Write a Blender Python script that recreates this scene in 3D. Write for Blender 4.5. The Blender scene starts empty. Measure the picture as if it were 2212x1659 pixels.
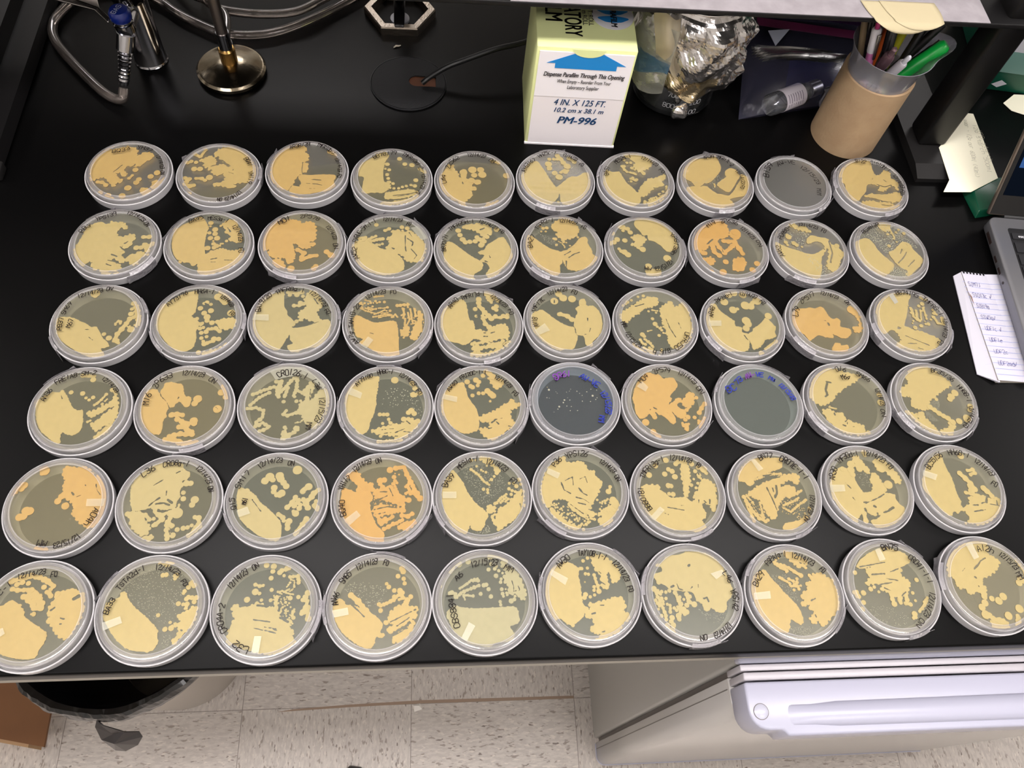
import bpy, bmesh, math, random
import numpy as np
from mathutils import Vector, Matrix
PI = math.pi
SC = bpy.context.scene
COL = SC.collection

# ---------------------------------------------------------------- camera, world, lamps, exposure
YAW, PITCH, ROLL, CAMH = 0.2010619, 1.0691854, 0.1781293, 0.7296666
def setup_camera():
    f = Vector((0, math.cos(PITCH), -math.sin(PITCH))); r = Vector((1, 0, 0)); u = r.cross(f)
    c, s = math.cos(ROLL), math.sin(ROLL)
    r2 = c*r + s*u; u2 = -s*r + c*u
    R = Matrix.Rotation(-YAW, 3, 'Z')
    r2, u2, f = R @ r2, R @ u2, R @ f
    cam = bpy.data.cameras.new('camera'); ob = bpy.data.objects.new('camera', cam); COL.objects.link(ob)
    M = Matrix((( r2.x, u2.x, -f.x, 0.0), (r2.y, u2.y, -f.y, -0.1203), (r2.z, u2.z, -f.z, CAMH), (0, 0, 0, 1)))
    ob.matrix_world = M
    cam.sensor_width = 36; cam.lens = 1754.76/2212*36; cam.clip_start = .01; cam.clip_end = 50
    SC.camera = ob
setup_camera()
W = bpy.data.worlds.new('room_air'); SC.world = W; W.use_nodes = True
W.node_tree.nodes['Background'].inputs[0].default_value = (.9, .95, 1, 1)
W.node_tree.nodes['Background'].inputs[1].default_value = .0
SC.view_settings.view_transform = 'Standard'; SC.view_settings.look = 'None'
SC.view_settings.exposure = -0.12; SC.view_settings.gamma = 1; SC.view_settings.use_curve_mapping = False
SC.cycles.max_bounces = 8; SC.cycles.diffuse_bounces = 3; SC.cycles.glossy_bounces = 4
SC.cycles.transparent_max_bounces = 40; SC.cycles.transmission_bounces = 4
SC.cycles.use_denoising = True; SC.cycles.use_adaptive_sampling = True; SC.cycles.adaptive_threshold = .02
SC.cycles.caustics_reflective = False; SC.cycles.caustics_refractive = False
SC.cycles.sample_clamp_indirect = 4
LAMPS = [  # x, y, size x, size y, watts: fluorescent troffers, plus a narrow pair added to brighten the back dishes, at z 1.9
    (-1.0, -1.15, 1.2, .6, 36), (1.2, -1.15, 1.2, .6, 36), (-.5, .05, 1.2, .3, 46), (.9, .05, 1.2, .3, 46),
    (-.75, 3.1, 1.2, .6, 34), (2.2, 2.7, 1.2, .6, 20), (-2.6, .6, .6, 1.2, 36), (3.0, .6, .6, 1.2, 36)]
CEIL = 1.9

# ---------------------------------------------------------------- materials
MATS = {}
def lin(c):
    return tuple((v/255/12.92 if v/255 <= .04045 else ((v/255+.055)/1.055)**2.4) for v in c)
def mat(name, rgb, rough=.5, metal=0, spec=.5, bump=0, bscale=100, mottle=0, mscale=20, rgb2=None, coat=0):
    if name in MATS: return MATS[name]
    m = bpy.data.materials.new(name); m.use_nodes = True; nt = m.node_tree; b = nt.nodes['Principled BSDF']
    c = lin(rgb); b.inputs['Base Color'].default_value = (*c, 1); b.inputs['Roughness'].default_value = rough
    b.inputs['Metallic'].default_value = metal; b.inputs['Specular IOR Level'].default_value = spec
    b.inputs['Coat Weight'].default_value = coat
    tc = nt.nodes.new('ShaderNodeTexCoord')
    if mottle:
        n = nt.nodes.new('ShaderNodeTexNoise'); n.inputs['Scale'].default_value = mscale; n.inputs['Detail'].default_value = 4
        mx = nt.nodes.new('ShaderNodeMix'); mx.data_type = 'RGBA'
        r = nt.nodes.new('ShaderNodeMapRange'); r.inputs[1].default_value = .3; r.inputs[2].default_value = .7; r.inputs[4].default_value = mottle
        c2 = lin(rgb2) if rgb2 else tuple(v*.5 for v in c)
        mx.inputs[6].default_value = (*c, 1); mx.inputs[7].default_value = (*c2, 1)
        nt.links.new(tc.outputs['Object'], n.inputs['Vector']); nt.links.new(n.outputs['Fac'], r.inputs[0])
        nt.links.new(r.outputs[0], mx.inputs[0]); nt.links.new(mx.outputs[2], b.inputs['Base Color'])
    if bump:
        n = nt.nodes.new('ShaderNodeTexNoise'); n.inputs['Scale'].default_value = bscale; n.inputs['Detail'].default_value = 3
        bp = nt.nodes.new('ShaderNodeBump'); bp.inputs['Strength'].default_value = bump; bp.inputs['Distance'].default_value = .001
        nt.links.new(tc.outputs['Object'], n.inputs['Vector']); nt.links.new(n.outputs['Fac'], bp.inputs['Height']); nt.links.new(bp.outputs[0], b.inputs['Normal'])
    MATS[name] = m; return m
def clear(name, rgb, alpha, rough=.06, gloss=1.0, tint=(1, 1, 1), bump=0, bscale=60):
    """thin clear plastic / glass / gel: see-through, with a milky share alpha and a mirror share by Fresnel"""
    if name in MATS: return MATS[name]
    m = bpy.data.materials.new(name); m.use_nodes = True; nt = m.node_tree; N = nt.nodes; L = nt.links
    N.remove(N['Principled BSDF']); out = N['Material Output']
    t = N.new('ShaderNodeBsdfTransparent'); t.inputs[0].default_value = (*tint, 1)
    d = N.new('ShaderNodeBsdfDiffuse'); d.inputs[0].default_value = (*lin(rgb), 1)
    g = N.new('ShaderNodeBsdfGlossy'); g.inputs['Roughness'].default_value = rough; g.inputs[0].default_value = (gloss, gloss, gloss, 1)
    fr = N.new('ShaderNodeFresnel'); fr.inputs[0].default_value = 1.45
    a = N.new('ShaderNodeMixShader'); a.inputs[0].default_value = alpha
    L.new(t.outputs[0], a.inputs[1]); L.new(d.outputs[0], a.inputs[2])
    b = N.new('ShaderNodeMixShader'); L.new(fr.outputs[0], b.inputs[0]); L.new(a.outputs[0], b.inputs[1]); L.new(g.outputs[0], b.inputs[2])
    L.new(b.outputs[0], out.inputs[0])
    if bump:
        tc = N.new('ShaderNodeTexCoord'); n = N.new('ShaderNodeTexNoise'); n.inputs['Scale'].default_value = bscale
        bp = N.new('ShaderNodeBump'); bp.inputs['Strength'].default_value = bump; bp.inputs['Distance'].default_value = .002
        L.new(tc.outputs['Object'], n.inputs['Vector']); L.new(n.outputs['Fac'], bp.inputs['Height'])
        for x in (d, g, fr): L.new(bp.outputs[0], x.inputs['Normal'])
    MATS[name] = m; return m
def emit(name, rgb, k):
    m = bpy.data.materials.new(name); m.use_nodes = True; nt = m.node_tree
    nt.nodes.remove(nt.nodes['Principled BSDF']); e = nt.nodes.new('ShaderNodeEmission')
    e.inputs[0].default_value = (*lin(rgb), 1); e.inputs[1].default_value = k
    nt.links.new(e.outputs[0], nt.nodes['Material Output'].inputs[0]); return m
def tiles_material():
    m = bpy.data.materials.new('vinyl_tiles'); m.use_nodes = True; nt = m.node_tree; N = nt.nodes; L = nt.links
    b = N['Principled BSDF']; b.inputs['Roughness'].default_value = .42
    tc = N.new('ShaderNodeTexCoord'); sp = N.new('ShaderNodeSeparateXYZ'); L.new(tc.outputs['Object'], sp.inputs[0])
    def M(op, a, bb=None, c=None):
        n = N.new('ShaderNodeMath'); n.operation = op
        for i, v in enumerate((a, bb, c)):
            if v is None: continue
            if isinstance(v, (int, float)): n.inputs[i].default_value = v
            else: L.new(v, n.inputs[i])
        return n.outputs[0]
    T = .2997
    ux = M('DIVIDE', M('ADD', sp.outputs[0], .34 + T*20), T); uy = M('DIVIDE', M('ADD', sp.outputs[1], -.071 + T*20), T)
    fx, fy = M('FRACT', ux), M('FRACT', uy); ix, iy = M('FLOOR', ux), M('FLOOR', uy)
    par = M('MODULO', M('ADD', ix, iy), 2.0)
    # chips: stretched noise, turned by tile
    def chips(sx, sy, scale, seed, lo, hi):
        mp = N.new('ShaderNodeMapping'); mp.inputs['Scale'].default_value = (sx, sy, 1); mp.inputs['Location'].default_value = (seed, seed, 0)
        L.new(tc.outputs['Object'], mp.inputs[0]); n = N.new('ShaderNodeTexNoise'); n.inputs['Scale'].default_value = scale; n.inputs['Detail'].default_value = 2
        L.new(mp.outputs[0], n.inputs['Vector']); r = N.new('ShaderNodeMapRange'); r.inputs[1].default_value = lo; r.inputs[2].default_value = hi
        L.new(n.outputs['Fac'], r.inputs[0]); return r.outputs[0]
    def both(scale, seed, lo, hi):
        a, c = chips(1, .35, scale, seed, lo, hi), chips(.35, 1, scale, seed+3, lo, hi)
        return M('ADD', M('MULTIPLY', a, par), M('MULTIPLY', c, M('SUBTRACT', 1.0, par)))
    def mix(fac, c1, c2):
        n = N.new('ShaderNodeMix'); n.data_type = 'RGBA'; L.new(fac, n.inputs[0])
        for k, c in ((6, c1), (7, c2)):
            if isinstance(c, tuple): n.inputs[k].default_value = (*lin(c), 1)
            else: L.new(c, n.inputs[k])
        return n.outputs[2]
    col = mix(both(220, 1, .40, .62), (182, 175, 168), (197, 190, 182))
    col = mix(both(210, 7, .60, .68), col, (144, 134, 126))
    col = mix(both(230, 12, .60, .68), col, (208, 200, 190))
    col = mix(both(150, 20, .68, .71), col, (116, 107, 101))
    n3 = N.new('ShaderNodeTexNoise'); n3.inputs['Scale'].default_value = 4; L.new(tc.outputs['Object'], n3.inputs['Vector'])
    col = mix(M('MULTIPLY', n3.outputs['Fac'], .25), col, (170, 150, 138))
    e = .004
    ed = M('MAXIMUM', M('MAXIMUM', M('LESS_THAN', fx, e), M('LESS_THAN', fy, e)), 0.0)
    col = mix(M('MULTIPLY', ed, .7), col, (95, 85, 78))
    L.new(col, b.inputs['Base Color']); return m

BLACK_TOP = mat('black_epoxy', (5, 4.8, 5), .34, bump=.05, bscale=1500, spec=.10)
BLACK = mat('black_paint', (10, 9, 10), .5, spec=.3)
BLACKEDGE = mat('black_edge', (26, 18, 18), .45)
CHROME = mat('chrome', (200, 200, 205), .12, 1)
BRASSY = mat('tarnished_nickel', (168, 160, 142), .2, 1, bump=.3, bscale=120, mottle=.6, mscale=60, rgb2=(120, 98, 70))
STEEL = mat('brushed_steel', (150, 146, 140), .35, 1, bump=.2, bscale=300)
PLATE = clear('clear_plastic', (235, 232, 240), .012, .05)
WALL = clear('moulded_plastic_wall', (234, 231, 233), .34, .12)
RIMP = clear('moulded_plastic_ridge', (240, 236, 240), .22, .06)
SHOULDER = clear('moulded_plastic_shoulder', (236, 230, 232), .13, .10)
LIDP = clear('lid_plastic', (242, 239, 241), .54, .14)
TAPE = clear('clear_tape', (225, 220, 226), .22, .18, bump=.6, bscale=200)
TAPE2 = clear('matte_tape', (240, 238, 215), .11, .3)
DROP = clear('water_drop', (232, 230, 206), .62, .05)
INK = mat('black_marker_ink', (22, 14, 14), .6, spec=.2)
INKB = mat('blue_marker_ink', (22, 38, 128), .5)
INKP = mat('purple_marker_ink', (100, 45, 130), .5)
def q(v, s=.25): return round(v/s)*s
def growth_mat(t):
    t = q(t)
    a = (207, 186, 124); o = (214, 168, 92); p = (188, 181, 142)
    w = (o, max(t, 0)) if t >= 0 else (p, min(1, -t*1.3))
    c = tuple(a[i]*(1-w[1]) + w[0][i]*w[1] for i in range(3))
    c2 = tuple(v*.93 for v in c)
    return mat('yeast_growth_%s' % t, c, .55, mottle=.6, mscale=160, rgb2=c2, spec=.2)
def agar_mat(t):
    t = q(t, .5)
    if t <= -1.6: return clear('agar_blue', (30, 64, 84), .40, .3, tint=(.8, .9, 1))
    if t <= -1.4: return clear('agar_pale', (91, 108, 105), .5, .3, tint=(.9, 1, 1))
    if t <= -.9: return clear('agar_grey', (38, 70, 78), .45, .3, tint=(.9, 1, 1))
    k = (t+.5)/1.5
    c = (100+52*k, 115+29*k, 106-6*k)
    return clear('agar_%s' % t, c, .42, .3, tint=(1, .98, .85))

# ---------------------------------------------------------------- mesh helpers
class MB:
    def __init__(s): s.v = []; s.f = []; s.m = []
    def add(s, v, f, mi=0):
        o = len(s.v); s.v += [tuple(x) for x in v]; s.f += [tuple(i+o for i in g) for g in f]; s.m += [mi]*len(f); return s
    def box(s, x0, y0, z0, x1, y1, z1, mi=0):
        v = [(x, y, z) for z in (z0, z1) for y in (y0, y1) for x in (x0, x1)]
        return s.add(v, [(0, 2, 3, 1), (4, 5, 7, 6), (0, 1, 5, 4), (2, 6, 7, 3), (0, 4, 6, 2), (1, 3, 7, 5)], mi)
    def lathe(s, prof, seg=64, mi=0, c=(0, 0, 0), a0=0, a1=2*PI, mis=None, R=None):
        full = abs(a1-a0-2*PI) < 1e-6; n = seg if full else seg+1; v = []
        for k in range(n):
            a = a0+(a1-a0)*k/seg; ca, sa = math.cos(a), math.sin(a)
            for r, z in prof:
                p = Vector((r*ca, r*sa, z))
                if R is not None: p = R @ p
                v.append((p.x+c[0], p.y+c[1], p.z+c[2]))
        m = len(prof); o = len(s.v); s.v += v
        for k in range(seg):
            k2 = (k+1) % n
            for j in range(m-1):
                a, b, cc, d = k*m+j, k2*m+j, k2*m+j+1, k*m+j+1
                if prof[j][0] < 1e-9 and prof[j+1][0] < 1e-9: continue
                fc = (a+o, b+o, cc+o, d+o)
                if prof[j][0] < 1e-9: fc = (a+o, cc+o, d+o)
                elif prof[j+1][0] < 1e-9: fc = (a+o, b+o, d+o)
                s.f.append(fc); s.m.append(mis[j] if mis else mi)
        return s
    def cyl(s, c, r, h, seg=32, mi=0, R=None, r2=None):
        return s.lathe([(0, 0), (r, 0), (r2 if r2 else r, h), (0, h)], seg, mi, c, R=R)
    def tube(s, pts, r, seg=12, mi=0, cap=True, closed=False):
        P = [Vector(p) for p in pts]; n = len(P); fr = None; v = []
        for i, p in enumerate(P):
            t = (P[min(i+1, n-1)]-P[max(i-1, 0)]).normalized()
            if fr is None: fr = t.orthogonal().normalized()
            fr = (fr-t*fr.dot(t)).normalized(); b = t.cross(fr)
            rr = r[i] if isinstance(r, (list, tuple)) else r
            for k in range(seg):
                a = 2*PI*k/seg; v.append(p+fr*math.cos(a)*rr+b*math.sin(a)*rr)
        f = [(i*seg+k, i*seg+(k+1) % seg, (i+1)*seg+(k+1) % seg, (i+1)*seg+k) for i in range(n-1) for k in range(seg)]
        if cap: f += [tuple(range(seg-1, -1, -1)), tuple(range((n-1)*seg, n*seg))]
        return s.add(v, f, mi)
    def prism(s, poly, z0, z1, mi=0):
        n = len(poly); v = [(x, y, z0) for x, y in poly]+[(x, y, z1) for x, y in poly]
        return s.add(v, [tuple(range(n-1, -1, -1)), tuple(range(n, 2*n))]+[(i, (i+1) % n, (i+1) % n+n, i+n) for i in range(n)], mi)
    def obj(s, name, mats, parent=None, smooth=False, bevel=0, seg=2, loc=None):
        me = bpy.data.meshes.new(name); me.from_pydata(s.v, [], s.f)
        for m in (mats if isinstance(mats, (list, tuple)) else [mats]): me.materials.append(m)
        me.polygons.foreach_set('material_index', s.m)
        bm = bmesh.new(); bm.from_mesh(me); bmesh.ops.recalc_face_normals(bm, faces=bm.faces)
        if smooth:
            for f in bm.faces: f.smooth = True
            for e in bm.edges:
                if len(e.link_faces) == 2 and e.calc_face_angle(0) > .6: e.smooth = False
        bm.to_mesh(me); bm.free(); me.update()
        o = bpy.data.objects.new(name, me); COL.objects.link(o)
        if parent: o.parent = parent
        if loc: o.location = loc
        if bevel:
            b = o.modifiers.new('bevel', 'BEVEL'); b.width = bevel; b.segments = seg; b.limit_method = 'ANGLE'; b.angle_limit = .7
            for p in me.polygons: p.use_smooth = True
            b.harden_normals = False
        return o
def empty(name, loc=(0, 0, 0), rz=0):
    o = bpy.data.objects.new(name, None); COL.objects.link(o); o.location = loc; o.rotation_euler = (0, 0, rz); o.empty_display_size = .02; return o
def tag(o, label, cat, group=None, kind=None):
    o['label'] = label; o['category'] = cat
    if group: o['group'] = group
    if kind: o['kind'] = kind
    return o
def struct(o): o['kind'] = 'structure'; return o
def smooth_path(pts, n=8):
    P = [Vector(p) for p in pts]; out = []
    for i in range(len(P)-1):
        a, b, c, d = P[max(i-1, 0)], P[i], P[i+1], P[min(i+2, len(P)-1)]
        for k in range(n):
            t = k/n; out.append(.5*((2*b)+(-a+c)*t+(2*a-5*b+4*c-d)*t*t+(-a+3*b-3*c+d)*t**3))
    return out+[P[-1]]

# ---------------------------------------------------------------- handwriting: single-stroke letters on a 4 x 6 grid
GL = {'0': '10 01 05 16 36 45 41 30 10', '1': '20 26', '2': '05 16 36 45 44 00 40', '3': '06 36 45 44 33 13;33 42 41 30 10 01',
 '4': '30 36 02 42', '5': '46 06 04 34 43 41 30 00', '6': '36 14 02 01 10 30 41 42 33 13 02', '7': '06 46 20',
 '8': '33 13 04 05 16 36 45 44 33 42 41 30 10 01 02 13', '9': '44 33 13 04 05 16 36 45 44 30',
 'A': '00 26 40;12 32', 'B': '00 06 36 45 44 33 03;33 42 41 30 00', 'C': '45 36 16 05 01 10 30 41', 'D': '00 06 26 44 42 20 00',
 'E': '46 06 00 40;03 33', 'F': '46 06 00;03 33', 'G': '45 36 16 05 01 10 30 41 43 23', 'H': '00 06;40 46;03 43', 'I': '20 26;10 30;16 36',
 'J': '46 41 30 10 01', 'K': '00 06;46 03 40', 'L': '06 00 40', 'M': '00 06 23 46 40', 'N': '00 06 40 46', 'O': '10 01 05 16 36 45 41 30 10',
 'P': '00 06 36 45 44 33 03', 'Q': '10 01 05 16 36 45 41 30 10;22 40', 'R': '00 06 36 45 44 33 03;23 40', 'S': '45 36 16 05 04 13 33 42 41 30 10 01',
 'T': '06 46;26 20', 'U': '06 01 10 30 41 46', 'V': '06 20 46', 'W': '06 10 23 30 46', 'X': '06 40;00 46', 'Y': '06 23 46;23 20', 'Z': '06 46 00 40',
 'a': '34 14 03 01 10 30 34 31 40', 'b': '06 00 30 41 43 34 04', 'c': '34 14 03 01 10 30', 'd': '46 40;43 34 14 03 01 10 30 41', 'e': '03 43 34 14 03 01 10 30',
 'f': '46 36 25 20;14 34', 'g': '44 14 03 02 11 41;44 41 30 10', 'h': '06 00;03 14 34 43 40', 'i': '24 20;26 25', 'j': '34 31 20 10;36 35', 'k': '06 00;34 02 40',
 'l': '26 20 30', 'm': '00 04 24 20;24 44 40', 'n': '00 04 34 43 40', 'o': '14 34 43 41 30 10 01 03 14', 'p': '00 05 35 44 42 32 02', 'r': '00 04 34', 's': '34 04 03 32 30 00',
 't': '26 21 40;04 44', 'u': '04 01 10 30 34', 'v': '04 20 44', 'w': '04 10 22 30 44', 'x': '04 40;00 44', 'y': '04 22;44 00', '/': '10 36', '.': '20 21', '-': '13 33', '~': '03 10 46',
 '(': '36 14 12 30', ')': '16 34 32 10', ',': '21 10', '=': '12 32;14 34'}
def strokes(txt, h, rnd=None):
    """list of (advance index, polyline in glyph units 0..1 wide, 0..1 tall)"""
    out = []
    for i, ch in enumerate(txt):
        if ch not in GL: continue
        for st in GL[ch].split(';'):
            out.append((i, [(int(p[0])/4, int(p[1])/6) for p in st.split()]))
    return out
def ribbon(mb, pts, w, up=Vector((0, 0, 1)), normals=None):
    n = len(pts); v = []
    for i, p in enumerate(pts):
        a, b = pts[max(i-1, 0)], pts[min(i+1, n-1)]
        t = (b-a); t = t.normalized() if t.length > 1e-9 else Vector((1, 0, 0))
        s = t.cross(normals[i] if normals else up).normalized()*w/2
        e = t*w/2*(-1 if i == 0 else (1 if i == n-1 else 0))
        v += [p+e+s, p+e-s]
    mb.add(v, [(2*i, 2*i+1, 2*i+3, 2*i+2) for i in range(n-1)])
def write_flat(mb, txt, pts, h, w, z, rnd, squeeze=.75):
    """handwriting along a bent baseline through 2 or 3 points"""
    P = [Vector((p[0], p[1])) for p in pts]
    P = [P[0], (P[0]+P[1])/2 if len(P) == 2 else P[len(P)//2], P[-1]]
    def Q(t):
        a, b, c = P; return a*(2*(t-.5)*(t-1)) + b*(-4*t*(t-1)) + c*(2*t*(t-.5))
    S = [Q(k/40) for k in range(41)]; L = [0]
    for k in range(40): L.append(L[-1]+(S[k+1]-S[k]).length)
    def at(s):
        s = min(max(s, -5), L[-1]+5)
        k = 0
        while k < 39 and L[k+1] < s: k += 1
        d = (S[k+1]-S[k]); l = d.length or 1e-6; d = d/l; return S[k]+d*(s-L[k]), d
    n = len(txt); adv = L[-1]/max(n, 1); gw = min(adv*squeeze, h*.72)
    jit = [(rnd.uniform(-.06, .06)*h, rnd.uniform(.88, 1.1), rnd.uniform(-.12, .12)) for _ in txt]
    for i, st in strokes(txt, h):
        jy, sc, sl = jit[i]; hh = h*sc*(1.0 if txt[i] not in '.,-' else 1)
        base, d = at((i+.5)*adv); up = Vector((-d.y, d.x)); pl = []
        for x, y in st:
            p = base + d*((x-.5)*gw+(y-.5)*hh*(sl+.08)) + up*((y-.5)*hh+jy); pl.append(Vector((p.x, p.y, z)))
        if len(pl) > 2: pl = [Vector(p) for p in smooth_path(pl, 3)]
        ribbon(mb, pl, w)

# ---------------------------------------------------------------- room shell
def room():
    F = MB().box(-3.5, -2.2, -.9, 4.2, 4.2, -.86).obj('floor', tiles_material()); struct(F)
    wm = mat('wall_paint', (205, 203, 198), .8); cm = mat('ceiling_tile', (222, 222, 220), .9)
    struct(MB().box(-3.5, -2.2, CEIL, 4.2, 4.2, CEIL+.04).obj('ceiling', cm))
    struct(MB().box(-3.5, 4.2, -.86, 4.2, 4.24, CEIL).obj('wall_back', wm))
    struct(MB().box(-3.5, -2.24, -.86, 4.2, -2.2, CEIL).obj('wall_front', wm))
    struct(MB().box(-3.54, -2.24, -.86, -3.5, 4.24, CEIL).obj('wall_left', wm))
    struct(MB().box(4.2, -2.24, -.86, 4.24, 4.24, CEIL).obj('wall_right', wm))
    for i, (x, y, sx, sy, w) in enumerate(LAMPS):
        t = tag(empty('ceiling_lamp', (x, y, CEIL)), 'white fluorescent panel set in the ceiling above the laboratory', 'ceiling lamp', 'fluorescent ceiling panels')
        f = MB().box(-sx/2-.02, -sy/2-.02, -.012, sx/2+.02, sy/2+.02, 0).obj('lamp_frame', mat('lamp_frame', (230, 230, 230), .5), t)
        MB().box(-sx/2, -sy/2, -.016, sx/2, sy/2, -.0125).obj('diffuser', emit('lamp_diffuser', (255, 249, 247), w/(sx*sy)/PI/1.3), t)
room()

# ---------------------------------------------------------------- bench
def bench():
    t = tag(empty('lab_bench', (0, 0, 0)), 'long black laboratory bench under all of the dishes', 'bench')
    MB().box(-1.3, 0, -.022, 1.6, .98, 0).obj('worktop', [BLACK_TOP], t, bevel=.0025)
    MB().box(-1.28, .003, -.050, 1.58, .97, -.022).obj('apron', mat('bench_apron', (150, 144, 132), .45), t)
    for x in (-1.22, 1.52):
        for y in (.06, .90): MB().box(x-.025, y-.025, -.86, x+.025, y+.025, -.050).obj('leg', mat('bench_leg', (110, 106, 100), .45), t)
bench()

# ---------------------------------------------------------------- shelf over the bench
def shelf():
    t = tag(empty('shelf_unit', (0, .61, 0)), 'black steel shelf standing over the back of the bench on two uprights', 'shelf')
    MB().box(-.78, -.01, .1925, .70, .285, .198).obj('shelf_board', BLACK, t, bevel=.001)
    for x in (-.74, .612):
        MB().box(x, .0, .012, x+.036, .036, .60).obj('upright', mat('upright_paint', (13, 12, 12), .45, spec=.3), t, bevel=.004)
        MB().box(x, .22, .012, x+.036, .256, .60).obj('upright', BLACK, t, bevel=.002)
        MB().add([(x-.012+a, b, z) for a, b, z in ((0, -.05, 0), (.06, -.05, 0), (.06, .30, 0), (0, .30, 0), (0, -.05, .006), (.06, -.05, .006), (.06, .30, .012), (0, .30, .012), (0, -.03, .012), (.06, -.03, .012))],
                 [(0, 3, 2, 1), (4, 5, 9, 8), (8, 9, 6, 7), (0, 1, 5, 4), (1, 2, 6, 9, 5), (2, 3, 7, 6), (3, 0, 4, 8, 7)]).obj('foot', mat('foot_paint', (26, 25, 25), .4, spec=.3), t)
    MB().box(.076, -.0095, .198, .588, .283, .1986).obj('shelf_liner', mat('grey_felt_paper', (152, 146, 150), .85, mottle=.8, mscale=60, rgb2=(130, 124, 128)), t)
shelf()
def side_rack():
    t = tag(empty('cable_rail', (-.5, .75, 0)), 'black stepped metal rail lying along the left end of the bench', 'rail')
    prof = [(-.16, 0), (.02, 0), (.024, .004), (.020, .018), (-.008, .018), (-.012, .034), (-.038, .036), (-.042, .052), (-.075, .054), (-.08, .075), (-.16, .075)]
    v = [(x, y, z) for y in (-.205, .23) for x, z in prof]; n = len(prof)
    MB().add(v, [tuple(range(n)), tuple(range(2*n-1, n-1, -1))]+[(i, (i+1) % n, (i+1) % n+n, i+n) for i in range(n)]).obj('rail_body', mat('rail_paint', (12, 11, 12), .4, spec=.3), t)
    MB().box(-.16, -.225, 0, .026, -.2055, .012).obj('end_plate', mat('foot_paint', (26, 25, 25), .4, spec=.3), t, bevel=.002)
side_rack()

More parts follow.
